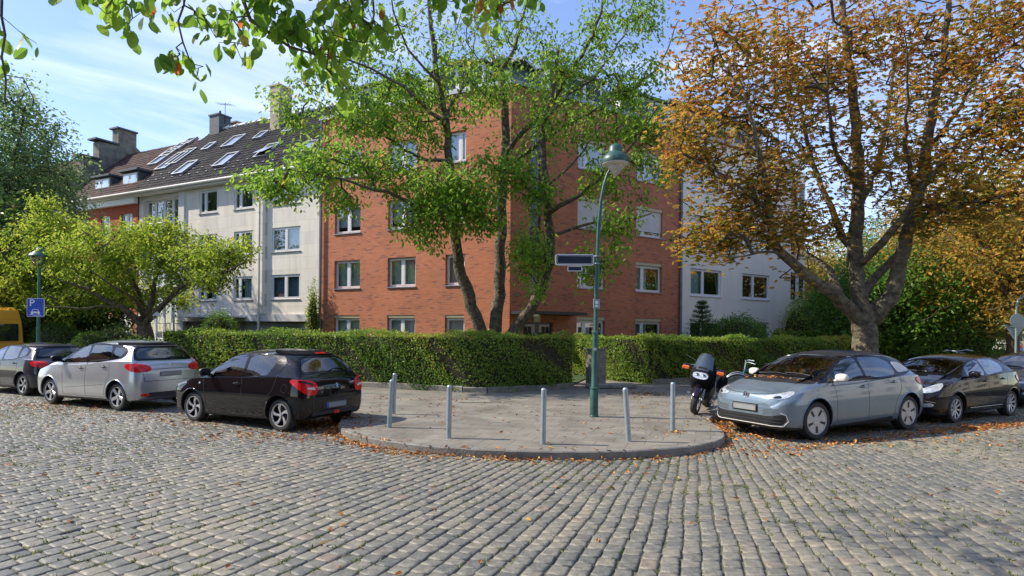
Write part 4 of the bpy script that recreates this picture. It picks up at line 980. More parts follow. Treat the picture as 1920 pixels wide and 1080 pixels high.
for (u, v, ru, rv, Z, w) in [(545, 205, 50, 50, 20, .6), (600, 150, 60, 50, 19.5, .7), (660, 235, 80, 50, 20, 1.0), (560, 330, 80, 45, 17.5, 1.2), (640, 300, 70, 45, 18.5, .9), (520, 350, 45, 30, 17.2, .5),
        (700, 130, 80, 55, 19.5, 1.0), (780, 230, 80, 60, 19.8, 1.2), (730, 330, 70, 45, 19, .9), (880, 170, 80, 60, 20, 1.0), (840, 355, 85, 45, 18.6, 2.0), (800, 420, 55, 60, 18.6, 1.6), (885, 400, 60, 45, 18.8, 1.2),
        (940, 320, 60, 45, 19.5, 1.0), (955, 60, 90, 65, 21, .9), (820, 50, 90, 60, 19, .8), (700, 60, 60, 50, 19, .5), (1040, 130, 80, 60, 20.5, 1.0), (1080, 230, 90, 55, 20, 1.4), (1000, 360, 50, 50, 19.5, .9), (990, 470, 42, 55, 19.2, 1.0), (1010, 540, 22, 22, 19.2, .08),
        (1130, 60, 90, 70, 20.5, 1.1), (1190, 150, 60, 60, 20.5, .8), (1200, 250, 55, 60, 19.5, 1.0), (1130, 330, 70, 50, 19, .9), (1210, 340, 45, 45, 18.8, .7), (1150, 420, 60, 30, 18.4, .6), (1095, 500, 40, 40, 18.8, .5), (1200, 30, 45, 60, 20.5, .5), (720, 190, 110, 50, 21, 1.2), (900, 150, 120, 50, 21.5, 1.2), (1100, 170, 120, 50, 21.5, 1.2),
        (1145, 480, 18, 30, 18.4, .12), (760, 170, 60, 60, 21.5, .6), (1000, 260, 60, 60, 21.5, .7), (640, 380, 40, 30, 18, .3), (920, -60, 250, 60, 20.5, 1.2), (470, 345, 18, 12, 17.2, .1)]:
    c = P(u, v, Z)-t0; blobs.append((c, (ru/F*Z*1.0, max(1.0, ru/F*Z*1.1), rv/F*Z), w))
pts = clumpy(blob_points(blobs, 2400), 1.5, -.42, 1.0)
T.grow(pts, step=.35, sag=.1, bias=.5); T.radii(.0065, .45)
T.wood(tc_, MT['bark'])
crown(T, 'crown', MT['cherryleaf'], tc_, per=15, spread=.23, ln=(.11, .19), wd=.52, droop=.55)

# --- low light-green cherry on the left
t0 = P(276, 640, 24.0); t0.z = 0
ty_ = thing('cherry_tree', 'low spreading yellow-green cherry in front of the pale stone house', 'tree', t0)
T = Tree(); Zc = 24
T.limb(loc([Vector((t0.x, t0.y, 0))]+PP([(273, 640), (270, 612)], Zc, 0)), .36, .27, join=False)
for pts, Z, dz, r0, r1 in [([(268, 607), (252, 592), (222, 574), (178, 550), (133, 533), (90, 515)], 24, -1.5, .16, .03), ([(271, 600), (264, 571), (252, 547), (235, 500), (210, 450)], 24, 1.5, .14, .03),
    ([(272, 603), (281, 589), (286, 547), (296, 503), (314, 454), (330, 430)], 24, .5, .14, .03), ([(274, 607), (287, 592), (311, 565), (341, 533), (400, 518), (444, 500), (465, 480)], 24, -2, .15, .02),
    ([(264, 571), (255, 530), (222, 494), (193, 460), (150, 430)], 24.4, -2.5, .08, .02), ([(222, 574), (170, 575), (110, 580), (60, 570)], 23.4, -1, .06, .02), ([(178, 550), (130, 500), (90, 450), (60, 420)], 23, 1.2, .06, .02),
    ([(311, 565), (340, 545), (368, 535), (390, 510)], 23.6, -2.5, .05, .015), ([(341, 533), (360, 480), (390, 445)], 23.4, 1.0, .05, .015), ([(272, 600), (255, 560), (215, 540), (160, 500)], 24, -3.5, .09, .02)]:
    T.limb(loc(PP(pts, Z, dz)), r0, r1)
blobs = []
for (u, v, ru, rv, Z, w) in [(70, 440, 75, 45, 24.6, 1.2), (60, 520, 80, 55, 24.8, 1.6), (130, 430, 60, 35, 24.5, .8), (170, 490, 90, 50, 23, 1.8), (250, 460, 80, 50, 23.5, 1.6), (320, 445, 70, 35, 24.5, 1.1), (330, 500, 80, 45, 23.2, 1.4), (400, 480, 50, 40, 23, .7),
        (435, 460, 38, 30, 23, .4), (400, 525, 45, 20, 22.4, .3), (130, 570, 80, 30, 24.8, .9), (210, 540, 70, 40, 25, 1.0), (300, 555, 60, 30, 25, .5), (20, 560, 40, 50, 25, .5), (100, 380, 30, 20, 24, .2)]:
    c = P(u, v, Z)-t0; blobs.append((c, (ru/F*Z, max(1.0, ru/F*Z*1.1), rv/F*Z), w))
pts = clumpy(blob_points(blobs, 1500), 1.6, -.28, 2.0)
T.grow(pts, step=.35, sag=.12); T.radii(.0075, .45); T.wood(ty_, MT['bark'])
crown(T, 'crown', MT['yleaf'], ty_, per=22, spread=.2, ln=(.11, .18), wd=.45, droop=.45)

# --- chestnut on the right
t0 = P(1621, 690, 17.0); t0.z = PAV_Z
tch = thing('chestnut_tree', 'big autumn chestnut with thick forked trunk behind the grey-blue car', 'tree', t0)
T = Tree(); Zc = 17
T.limb(loc([Vector((t0.x, t0.y, PAV_Z)), Vector((t0.x, t0.y, .5))]+PP([(1621, 660), (1622, 630), (1618, 600), (1612, 575)], Zc, 0)), .40, .30, step=.2, join=False)
for pts, Z, dz, r0, r1 in [
    ([(1612, 598), (1590, 574), (1560, 548), (1507, 514), (1466, 480), (1446, 442), (1436, 380), (1425, 300), (1400, 200), (1370, 110)], 17, -2.0, .22, .012),
    ([(1569, 552), (1566, 535), (1550, 500), (1518, 483), (1494, 470), (1480, 420), (1490, 340), (1470, 250)], 16.7, 2.0, .13, .012),
    ([(1616, 600), (1612, 559), (1605, 517), (1600, 470), (1603, 414), (1607, 330), (1600, 230), (1590, 130), (1575, 20), (1560, -90)], 17, .5, .25, .06),
    ([(1603, 470), (1585, 455), (1569, 425), (1555, 390), (1520, 310), (1500, 220), (1480, 120), (1470, 20)], 17, 2.2, .12, .012),
    ([(1630, 605), (1645, 590), (1672, 552), (1686, 500), (1693, 466), (1707, 414), (1717, 360), (1735, 280), (1750, 180), (1770, 60), (1780, -60)], 17, -1.0, .25, .05),
    ([(1612, 560), (1635, 525), (1665, 500), (1690, 470)], 17, .3, .14, .10),
    ([(1607, 500), (1625, 480), (1655, 450), (1690, 414), (1730, 350), (1790, 270), (1860, 180), (1930, 100)], 17.1, -2.5, .13, .012),
    ([(1710, 400), (1750, 385), (1800, 380), (1860, 370), (1940, 350)], 16.5, -2.5, .10, .012), ([(1710, 410), (1760, 400), (1820, 340), (1900, 260), (1960, 220)], 16.5, 2.0, .09, .012),
    ([(1605, 400), (1640, 320), (1660, 230), (1670, 120), (1680, 0)], 17.2, 2.5, .11, .012), ([(1603, 350), (1560, 280), (1545, 180), (1550, 60)], 17.2, -2.5, .09, .012),
    ([(1717, 360), (1690, 280), (1700, 180), (1690, 60)], 16.4, -3, .08, .012), ([(1440, 400), (1400, 360), (1340, 320), (1300, 300)], 15.6, -1.2, .07, .012), ([(1446, 442), (1410, 440), (1360, 430), (1320, 450)], 15.8, 1.2, .05, .012),
    ([(1425, 300), (1370, 240), (1330, 200), (1290, 180)], 15.4, 1.5, .06, .012), ([(1466, 480), (1440, 470), (1400, 480), (1350, 480)], 16, -2, .05, .012), ([(1400, 200), (1350, 120), (1330, 60)], 15.2, 1, .05, .012),
    ([(1735, 280), (1800, 200), (1840, 100), (1880, 20)], 16.2, 1.5, .08, .012), ([(1520, 310), (1450, 200), (1440, 80)], 18.6, 1.5, .06, .012)]:
    T.limb(loc(PP(pts, Z, dz)), r0, r1)
blobs = []
for (u, v, ru, rv, Z, w) in [(1330, 380, 75, 60, 15.5, .9), (1310, 290, 60, 70, 15.5, .8), (1320, 180, 75, 70, 16, 1.0), (1360, 80, 80, 70, 16, 1.1), (1440, 190, 90, 90, 16.5, 1.5), (1420, 330, 90, 80, 16, 1.5), (1470, 60, 90, 80, 17, 1.2), (1400, 440, 75, 40, 16, .9), (1330, 450, 60, 35, 15.6, .7), (1270, 240, 35, 70, 15.6, .5), (1400, 400, 80, 50, 15.8, .6), (1270, 400, 25, 40, 15.4, .25),
        (1520, 300, 90, 90, 17, 1.3), (1550, 140, 100, 90, 17.5, 1.6), (1530, 420, 60, 50, 17.5, .6), (1490, 430, 40, 40, 16.5, .35), (1650, 60, 110, 90, 17, 1.6), (1660, 250, 100, 90, 16, 1.3), (1630, 330, 80, 60, 18.5, .8), (1760, 120, 110, 100, 16.5, 1.8), (1770, 290, 100, 80, 16, 1.5), (1870, 60, 100, 90, 15.5, 1.4),
        (1880, 220, 90, 90, 15, 1.5), (1860, 370, 100, 50, 15, 1.0), (1760, 400, 90, 50, 16, .8), (1950, 150, 100, 150, 14.5, 1.2), (1960, 360, 80, 70, 14.5, .7), (1600, -80, 350, 80, 17, 2.0), (1290, 110, 40, 60, 16, .4), (1275, 330, 30, 50, 15.5, .35), (1690, 390, 50, 40, 18, .35), (1480, 520, 18, 12, 16, .05), (1740, 200, 120, 120, 19.5, 1.2), (1480, 200, 120, 120, 19.5, 1.1)]:
    c = P(u, v, Z)-t0; blobs.append((c, (ru/F*Z, max(1.0, ru/F*Z*1.1), rv/F*Z), w))
pts = clumpy(blob_points(blobs, 3300), 1.5, -.34, .5)
T.grow(pts, step=.4, sag=.08, bias=.3); T.radii(.008, .44); T.wood(tch, MT['bark2'], nl=16)
crown(T, 'crown', MT['chestleaf'], tch, per=35, spread=.22, ln=(.075, .14), wd=.42, droop=.35, palm=True, rnd_bias=lambda p: .06*(p[:, 2]-5)*.5)

# --- generic background trees
def bg_tree(name, label, cat, base, h, w, mat, trunk_r=.25, n=450, per=26, ln=(.16, .3), crown_z=.55, spread=.4, group=None, seed=0, wz=None, bark='twig', palm=False, forks=5, flat=.45):
    rt = thing(name, label, cat, base, 0, group); T = Tree(); T.limb([(0, 0, 0), (.1, .1, h*.2), (random.uniform(-.3, .3), 0, h*.42)], trunk_r, trunk_r*.7, join=False)
    for i in range(forks):
        a = 2*math.pi*i/forks+random.random(); rr = w*.33
        T.limb([(0, 0, h*random.uniform(.25, .4)), (rr*.5*math.cos(a), rr*.5*math.sin(a), h*.55), (rr*math.cos(a), rr*math.sin(a), h*random.uniform(.7, .85))], trunk_r*.5, .04)
    wz = wz or h*flat; zc = h-wz
    pts = blob_points([((0, 0, zc), (w/2, w/2, wz), 1.0)], n); keep = clumpy(pts, 2*math.pi/(w*.5), -.35, seed)
    T.grow(keep, step=.8); T.radii(.012, .45); T.wood(rt, MT[bark], nl=8)
    crown(T, 'crown', MT[mat], rt, per=per, spread=spread, ln=ln, wd=.55, droop=.3, palm=palm)
    return rt
def gpos(u, Z): return ((u-HU)/F*Z, Z, 0)
bg_tree('leafy_tree', 'tall grey-green tree at the far left edge of the picture', 'tree', gpos(-20, 31), 15.4, 8.6, 'hazeleaf', .35, 1500, 34, seed=1, spread=.42, ln=(.14, .25))
bg_tree('dark_tree', 'dark green tree behind the parking sign and the low yellow-green cherry', 'tree', gpos(120, 29.5), 5.6, 6.0, 'darkleaf', .2, 500, 30, seed=2, flat=.47)
bg_tree('dark_tree', 'dark green tree at the far left behind the yellow van', 'tree', gpos(-30, 27), 8.0, 7, 'darkleaf', .2, 500, 30, seed=3, flat=.46)
for i, (u, Z, h, w, mt, lb) in enumerate([(1900, 27, 11, 11, 'chestleaf', 'autumn chestnut at the right edge, beyond the parked cars'), (1775, 33, 8.5, 10, 'chestleaf', 'orange autumn chestnut behind the dense green bush on the right'), (1660, 30, 6.5, 7.0, 'bushleaf', 'small green tree seen beside the big chestnut trunk'),
        (1545, 44, 9, 10, 'chestleaf', 'distant orange tree between the cream house and the chestnut trunk'), (1700, 52, 13, 15, 'bushleaf', 'distant light green tree far behind the orange chestnuts'), (1600, 60, 12, 13, 'yleaf', 'distant yellow-green tree right of the cream house bay'), (1840, 44, 8.5, 10, 'bushleaf', 'dark green tree in front of the pink house'), (1960, 40, 14, 12, 'darkleaf', 'dark tree just past the right edge, behind the truck')]):
    bg_tree('street_tree', lb, 'tree', gpos(u, Z), h, w, mt, .28, 620, 38, seed=4+i, ln=(.13, .24), spread=.45, group='trees beyond the right hedge', flat=.40 if i < 2 else .47)

# --- clipped shrubs and bushes: foliage over a twig core
def bush(name, label, p, rx, ry, rz_, mat, n=3000, ln=(.05, .1), rough=.0, group=None, cat='bush'):
    rt = thing(name, label, cat, p, 0, group); m = MB()
    prof = [(math.sin(a)*rx*.86, rz_-math.cos(a)*rz_*.86) for a in np.linspace(0.02, math.pi*.93, 12)]; prof = [(r, max(h, 0)) for r, h in prof]
    m.lathe([(max(r, .001), h) for r, h in prof], 20); m.v = [(x, y*ry/rx, z) for x, y, z in m.v]; m.build('branches', MT['core'], rt, smooth=60)
    u = unit(n); r = 1+rng.normal(0, .035+rough, n)+rough*1.6*np.sin(u[:, 0]*5)*np.sin(u[:, 2]*6+1)*np.cos(u[:, 1]*4)
    pos = np.stack([u[:, 0]*r*rx, u[:, 1]*r*ry, rz_+u[:, 2]*r*rz_], 1); ok = pos[:, 2] > .02; pos = pos[ok]; u = u[ok]
    d = rng.normal(0, .7, (len(pos), 3))+u*.5; leaves('foliage', MT[mat], rt, pos, d, u+rng.normal(0, .5, (len(pos), 3)), rng.uniform(*ln, len(pos)), rng.uniform(ln[0]*.5, ln[1]*.6, len(pos)))
    return rt
bush('round_bush', 'clipped round green bush behind the parking sign post', gpos(105, 24.5), 1.0, 1.0, 1.02, 'bushleaf', 9000, (.03, .06))
bush('round_bush', 'smaller clipped round bush right of the parking sign', gpos(170, 23.5), .72, .72, .85, 'bushleaf', 7000, (.03, .06))
bush('wild_shrub', 'loose pale-leaved shrub left of the cherry trunk', gpos(222, 24.5), 1.2, 1.0, .92, 'hazeleaf', 4200, (.06, .12), .12)
bush('wild_shrub', 'low shrub between the small round bush and the hedge end', gpos(262, 22.6), 1.3, .7, .72, 'bushleaf', 4500, (.05, .1), .1)
bush('dark_shrub', 'dark wild shrub at the far left between van and parking sign', gpos(48, 25), 1.5, 1.2, 1.3, 'darkleaf', 5000, (.07, .14), .12)
bush('garden_bush', 'dark green bush in front of the stone house canopy', gpos(411, 26.5), .75, .7, 1.28, 'bushleaf', 5000, (.05, .1), .06)
bush('garden_bush', 'bright green bush below the cream house, right of the conifer', gpos(1383, 28), 1.3, 1.1, 1.3, 'bushleaf', 9000, (.07, .12), .08)
bush('garden_bush', 'large dense green bush behind the end of the right hedge', gpos(1778, 31), 2.6, 1.8, 2.0, 'bushleaf', 26000, (.07, .13), .14)
bush('garden_bush', 'yellowish bush behind the hedge, left of the chestnut trunk', gpos(1530, 36), 2.3, 1.5, 2.0, 'yleaf', 14000, (.07, .13), .15)
bush('garden_bush', 'low green bush right of the chestnut trunk above the hedge', gpos(1700, 33), 1.6, 1.2, 1.25, 'bushleaf', 11000, (.07, .13), .12)
bush('climbing_ivy', 'ivy climbing the green downpipe between the stone house and the brick house', (CB.x+LD.x*10.75-.1, CB.y+LD.y*10.75-.35, 0), .28, .22, 1.9, 'hedgeleaf', 2600, (.06, .11), .15, cat='ivy')
# small conifer in front of the cream house
pc_ = gpos(1316, 27); rt = thing('young_conifer', 'thin young conifer in front of the cream house wall', 'conifer', pc_); m = MB(); m.tube([(0, 0, 0), (.03, 0, 2.0), (0, .02, 3.4)], [.06, .04, .01], 6); m.build('trunk', MT['twig'], rt)
pos = []; dd_ = []
for z in np.arange(.8, 3.35, .22):
    L_ = (3.6-z)*.42
    for a in np.arange(0, 6.28, .9)+random.random()*2:
        for t in np.linspace(.1, 1, 12):
            for _ in range(7): pos.append((math.cos(a)*L_*t, math.sin(a)*L_*t, z+.25*t*L_)); dd_.append((math.cos(a)*.4, math.sin(a)*.4, .5))
pos = np.array(pos)+rng.normal(0, .035, (len(pos), 3)); leaves('foliage', MT['darkleaf'], rt, pos, np.array(dd_)+rng.normal(0, .5, (len(pos), 3)), unit(len(pos)), rng.uniform(.08, .15, len(pos)), rng.uniform(.01, .02, len(pos)))

# --- hedges
def hedge(name, label, path, w, h, dens, lsz=(.042, .08), z0=.12, group=None, back=True):
    """path: world xy of the street-side foot; the hedge lies to the left of the walking direction"""
    P_ = [Vector(p) for p in path]; base = Vector((P_[0].x, P_[0].y, z0)); rt = thing(name, label, 'hedge', base, 0, group)
    O = offset_line([tuple(p) for p in P_], w); O = [Vector(o) for o in O]
    e = .07; m = MB(); A_ = offset_line([tuple(p) for p in P_], e); B_ = offset_line([tuple(p) for p in P_], w-e); vs = []
    for a, b in zip(A_, B_): vs += [(a[0]-base.x, a[1]-base.y, .06), (a[0]-base.x, a[1]-base.y, h-e), (b[0]-base.x, b[1]-base.y, h-e), (b[0]-base.x, b[1]-base.y, .06)]
    n = len(P_); fs = [(4*i+k, 4*i+4+k, 4*i+4+(k+1) % 4, 4*i+(k+1) % 4) for i in range(n-1) for k in range(4)]+[(0, 1, 2, 3), (4*n-1, 4*n-2, 4*n-3, 4*n-4)]
    m.add(vs, fs); m.build('branches', MT['core'], rt)
    pos = []; nrm = []
    def patch(a, b, c, d, nn, k):      # quad a b c d bilinear
        s_, t_ = rng.random(k)[:, None], rng.random(k)[:, None]; a, b, c, d = map(np.array, (a, b, c, d))
        pos.append(a*(1-s_)*(1-t_)+b*s_*(1-t_)+c*s_*t_+d*(1-s_)*t_); nrm.append(np.tile(np.array(nn, float), (k, 1)))
    for i in range(n-1):
        a, b = P_[i], P_[i+1]; c, d = O[i], O[i+1]; L_ = (b-a).length; t = (b-a).normalized(); nr = (t.y, -t.x, 0)
        dist = max(6, ((a+b)/2).length); dn = dens*min(1, (20/dist)**1.6)
        k1 = int(L_*h*dn); patch((a.x, a.y, 0), (b.x, b.y, 0), (b.x, b.y, h), (a.x, a.y, h), nr, k1)
        patch((a.x, a.y, h), (b.x, b.y, h), (d.x, d.y, h), (c.x, c.y, h), (0, 0, 1), int(L_*w*dn*.8))
        if back: patch((c.x, c.y, 0), (d.x, d.y, 0), (d.x, d.y, h), (c.x, c.y, h), (-nr[0], -nr[1], 0), int(k1*.35))
    for i, j in ((0, 1), (-1, -2)):
        a, c = P_[i], O[i]; t = (P_[i]-P_[j]).normalized(); patch((a.x, a.y, 0), (c.x, c.y, 0), (c.x, c.y, h), (a.x, a.y, h), (t.x, t.y, 0), int(w*h*dens))
    pos = np.concatenate(pos); nrm = np.concatenate(nrm); M = len(pos)
    # uneven clipped surface with thin places
    bump = .07*np.sin(pos[:, 0]*1.9+pos[:, 2]*2.3)+.05*np.sin(pos[:, 0]*4.7-pos[:, 1]*3.1+pos[:, 2]*5.2)+.02*np.sin(pos[:, 0]*11+pos[:, 2]*9)
    pos += nrm*(bump+rng.normal(0, .035, M))[:, None]; pos[:, 0] -= base.x; pos[:, 1] -= base.y
    th = np.sin(pos[:, 0]*2.3+1.)*np.sin(pos[:, 2]*4.1+pos[:, 0]*1.3)+rng.random(M)*.9; keep = (th > -.55) & ((pos[:, 2] > .1) | (rng.random(M) < .5)); pos = pos[keep]; nrm = nrm[keep]; M = len(pos)
    d = rng.normal(0, .75, (M, 3)); d[:, 2] -= .15; far = np.linalg.norm(np.stack([pos[:, 0]+base.x, pos[:, 1]+base.y], 1), axis=1); sc_ = np.clip(far/19, 1, 1.7)
    col = np.clip(rng.normal(.42, .2, M)+.28*np.sin(pos[:, 0]*1.1+pos[:, 2]*1.7)*np.sin(pos[:, 0]*.6+2)+.12*(pos[:, 2] > h-.12), 0, 1)  # leaves along the top lighter: sunlit tone put into their colour
    col = np.where(rng.random(M) < .012, 1, col)
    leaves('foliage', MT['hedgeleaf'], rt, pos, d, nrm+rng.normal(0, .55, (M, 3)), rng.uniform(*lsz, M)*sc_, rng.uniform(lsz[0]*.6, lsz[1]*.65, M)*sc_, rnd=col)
    return rt
def off(p, d, k): return (p.x+d.x*k, p.y+d.y*k)
apex = Vector((-.94, 17.15, 0)); hdl = Vector((-.93, .37, 0)).normalized()
PATHL = [(apex.x+hdl.x*k, apex.y+hdl.y*k) for k in np.arange(12.8, .5, -1.2)]+[(-1.4, 17.3), (-.7, 17.2), (-.1, 17.42)]+[(-.1+RD.x*k, 17.42+RD.y*k+.05) for k in (.8, 1.6, 2.45)]
hedge('clipped_hedge', 'long clipped green hedge wrapping the corner garden left of the path', PATHL, 1.15, 1.64, 900)
hs = Vector((2.19, 18.75, 0))
PATHR = [(hs.x+RD.x*k, hs.y+RD.y*k+.15) for k in [3.25, 4.2, 5.2, 6.4, 8, 10, 12, 14.5, 17, 20, 23, 26, 29, 32.6]]
hedge('clipped_hedge', 'long clipped green hedge right of the garden path, behind motorcycle and chestnut', PATHR, 1.2, 1.56, 900)
# return of the right hedge along the garden path
q = Vector(PATHR[0]); PR = [(2.45, 24.7), (3.0, 23.5), (3.5, 22.5), (4.1, 21.5), (4.75, 20.75)]
hedge('path_hedge', 'short leg of the hedge running back along the garden path', PR, 1.0, 1.60, 900)
q2 = Vector((6.5, 27.0)); hedge('rear_hedge', 'second pale green hedge behind the chestnut trunk', [(15.5, 33.0), (21, 36.5), (27, 40.3)], 1.2, 2.0, 500, (.06, .1), z0=0)
# stones under the hedges
m = MB()
def stone_row(name, label, path, h, w):
    rt = MB(); 
    for a, b in zip(path[:-1], path[1:]):
        a, b = Vector(a), Vector(b); t = (b-a).normalized(); nr = Vector((t.y, -t.x)); a = a+t*.006; b = b-t*.006; hz_ = h+random.uniform(-.015, .015)
        vs = []
        for p in (a, b):
            for o_, z in ((.06, PAV_Z-.01), (.06, PAV_Z+hz_-.02), (.04, PAV_Z+hz_), (-w, PAV_Z+hz_), (-w, PAV_Z-.01)): vs.append((p.x+nr.x*o_, p.y+nr.y*o_, z))
        rt.add(vs, [(0, 1, 6, 5), (1, 2, 7, 6), (2, 3, 8, 7), (3, 4, 9, 8), (0, 1, 2, 3, 4), (9, 8, 7, 6, 5)])
    o = rt.build(name, MT['concrete']); tag(o, label, 'kerb stones'); return o
stone_row('garden_kerb', 'row of mossy stone kerbs at the foot of the left hedge', PATHL, .16, .2)
stone_row('garden_kerb', 'row of mossy stone kerbs at the foot of the right hedge', PATHR, .16, .2)
# lawn behind the hedges
lw = MB(); lp = offset_line(PATHL, .25)+[(3.2, 24), (-.11, 24.9)]+[(CB.x+LD.x*k, CB.y+LD.y*k) for k in (10, 20, 30)]
bm = bmesh.new(); f = bm.faces.new([bm.verts.new((x, y, PAV_Z+.03)) for x, y in lp]); bmesh.ops.triangulate(bm, faces=[f]); bm.verts.index_update(); lw.add([v.co[:] for v in bm.verts], [[v.index for v in f.verts] for f in bm.faces]); bm.free()
lp = offset_line(PATHR, .25)+[(40, 45), (30, 60), (19, 38), (9.5, 32), (4.0, 28.5)]
bm = bmesh.new(); f = bm.faces.new([bm.verts.new((x, y, PAV_Z+.034)) for x, y in lp]); bmesh.ops.triangulate(bm, faces=[f]); bm.verts.index_update(); lw.add([v.co[:] for v in bm.verts], [[v.index for v in f.verts] for f in bm.faces]); bm.free()
struct('lawn', lw.build('lawn', MT['grass']))

# --- near tree whose branches hang into the picture from above
t0 = Vector((-3.6, -2.2, 0)); tn = thing('magnolia_tree', 'near tree whose big-leaved green branches hang in along the top edge', 'tree', t0)
T = Tree(); T.limb([(0, 0, 0), (.1, .2, 2), (.2, .8, 3.4)], .3, .2, join=False)
top = PP([(640, -260), (560, -120), (640, -20), (700, 60)], 4.2, .3)
T.limb([(.2, .8, 3.4), (1.2, 3.0, 4.8)]+loc([P(620, -420, 4.2)]), .15, .07)
T.limb(loc([P(620, -420, 4.2), P(470, -150, 4.2), P(440, 10, 4.2), P(500, 70, 4.3), P(600, 110, 4.4), P(640, 170, 4.5)]), .035, .006, step=.15)
T.limb(loc([P(620, -420, 4.2), P(760, -200, 4.4), P(880, -80, 4.4), P(960, -20, 4.4)]), .04, .008, step=.15)
T.limb(loc([P(470, -150, 4.2), P(350, -60, 4.0), P(330, 40, 4.0), P(335, 95, 4.0), P(350, 110, 4.0)]), .015, .005, step=.12)
T.limb(loc([P(470, -150, 4.2), P(300, -90, 3.9), P(210, -20, 3.8), P(190, 20, 3.8)]), .015, .005, step=.12)
T.limb(loc([P(620, -420, 4.2), P(680, -120, 4.3), P(700, 10, 4.4), P(690, 60, 4.4)]), .03, .006, step=.12)
T.limb(loc([P(300, -90, 3.9), P(60, -150, 3.6), P(-10, -40, 3.5), P(5, 120, 3.5), P(5, 190, 3.5)]), .015, .005, step=.12)
blobs = []
for (u, v, ru, rv, Z, w) in [(195, 25, 25, 25, 3.8, .5), (240, 10, 40, 20, 3.9, .5), (330, 110, 30, 22, 4.0, .7), (330, 10, 60, 25, 4.0, .9), (420, 30, 50, 35, 4.1, 1.1), (440, 80, 35, 22, 4.2, .6), (500, 30, 60, 40, 4.3, 1.6), (570, 60, 60, 45, 4.4, 1.8), (640, 40, 60, 50, 4.4, 1.8), (690, 50, 50, 45, 4.4, 1.4), (620, 120, 30, 20, 4.5, .4), (640, 165, 18, 18, 4.5, .2),
        (500, -60, 200, 50, 4.2, 4.0), (720, -50, 120, 60, 4.4, 2.5), (850, 5, 45, 22, 4.4, .8), (910, 15, 45, 22, 4.4, .8), (980, 10, 28, 20, 4.4, .45), (900, -60, 120, 50, 4.4, 1.6), (-5, 45, 16, 25, 3.5, .25), (-8, 105, 10, 16, 3.5, .12), (-6, 170, 10, 18, 3.5, .14), (60, -8, 30, 10, 3.6, .2), (130, -50, 80, 40, 3.7, .6), (500, -300, 350, 150, 4.4, 6)]:
    c = P(u, v, Z)-t0; blobs.append((c, (ru/F*Z, .35, rv/F*Z), w))
T.limb([(.2, .8, 3.4), (-.2, 3.0, 5.6), (-1.2, 6.5, 7.4), (-1.6, 8.3, 8.0)], .14, .03)
blobs += [((-1.5, 8.8, 8.0), (1.1, .9, .8), 5.0), ((-.7, 7.9, 7.8), (.8, .6, .6), 2.5), ((.2, 8.6, 8.2), (.9, .5, .5), 2.0), ((1.0, 9.6, 8.6), (.8, .6, .5), 1.5)]
pts = blob_points(blobs, 720); T.grow(pts, step=.12, sag=-.05); T.radii(.0018, .45); T.wood(tn, MT['bark2'])
E = np.array([T.pos[i] for i in T.ends]); k = 2; base = np.repeat(E, k, 0)+rng.normal(0, .03, (len(E)*k, 3)); M = len(base)
# broad leaves with an outline, bent along the midrib
d = unit(M)*.55; d[:, 2] -= .8; d /= np.linalg.norm(d, axis=1, keepdims=True); s_ = np.cross(d, unit(M)); s_ /= np.linalg.norm(s_, axis=1, keepdims=True); nn = np.cross(s_, d); L_ = rng.uniform(.065, .13, M)[:, None]; W_ = L_*.30; Q = []
prof = [(0, .02), (.15, .6), (.4, 1.0), (.65, .95), (.85, .6), (1.0, .03)]; cu1 = rng.uniform(-.25, .35, M)[:, None]
wv = rng.uniform(-.12, .12, (M, len(prof)))
def rib(t): return base+d*L_*t+nn*L_*cu1*t*t
for (ta, wa), (tb, wb), ia in zip(prof[:-1], prof[1:], range(5)):
    for sg in (-1, 1):
        ea = rib(ta)+s_*sg*W_*wa+nn*W_*wa*(.28+wv[:, ia:ia+1]); eb = rib(tb)+s_*sg*W_*wb+nn*W_*wb*(.28+wv[:, ia+1:ia+2]); Q.append(np.stack([rib(ta), rib(tb), eb, ea], 1))
V = np.stack(Q, 1).reshape(-1, 3); r_ = np.clip(rng.normal(.42, .22, M)+np.where(base[:, 0]+t0.x > -1.4, .12, 0)+(rng.random(M) < .025)*.6, 0, 1)
np_mesh('crown', V, 4, MT['bigleaf'], tn, {'rnd': np.repeat(r_, 10)})
# the tree's rear crown overhead and to the side, seen only by its shade on the road
T2 = bg_tree('street_tree', 'leafy tree standing behind the photographer', 'tree', (-3.4, .6, 0), .1, .1, 'darkleaf', n=1) if False else None

for i, (x, y, h, w, lb) in enumerate([(-9, -13, 11, 9, 'leafy tree added for reflections behind the photographer on the left'), (4, -15, 12, 10, 'leafy tree added for reflections straight behind the photographer'), (15, -12, 11, 9, 'leafy tree added for reflections behind the photographer on the right')]):
    bg_tree('street_tree', lb, 'tree', (x, y, 0), h, w, 'darkleaf', .3, 420, 22, seed=20+i, ln=(.25, .45), spread=.5, group='unseen trees added for reflections')  # unseen trees added so paint and glass have dark foliage to reflect
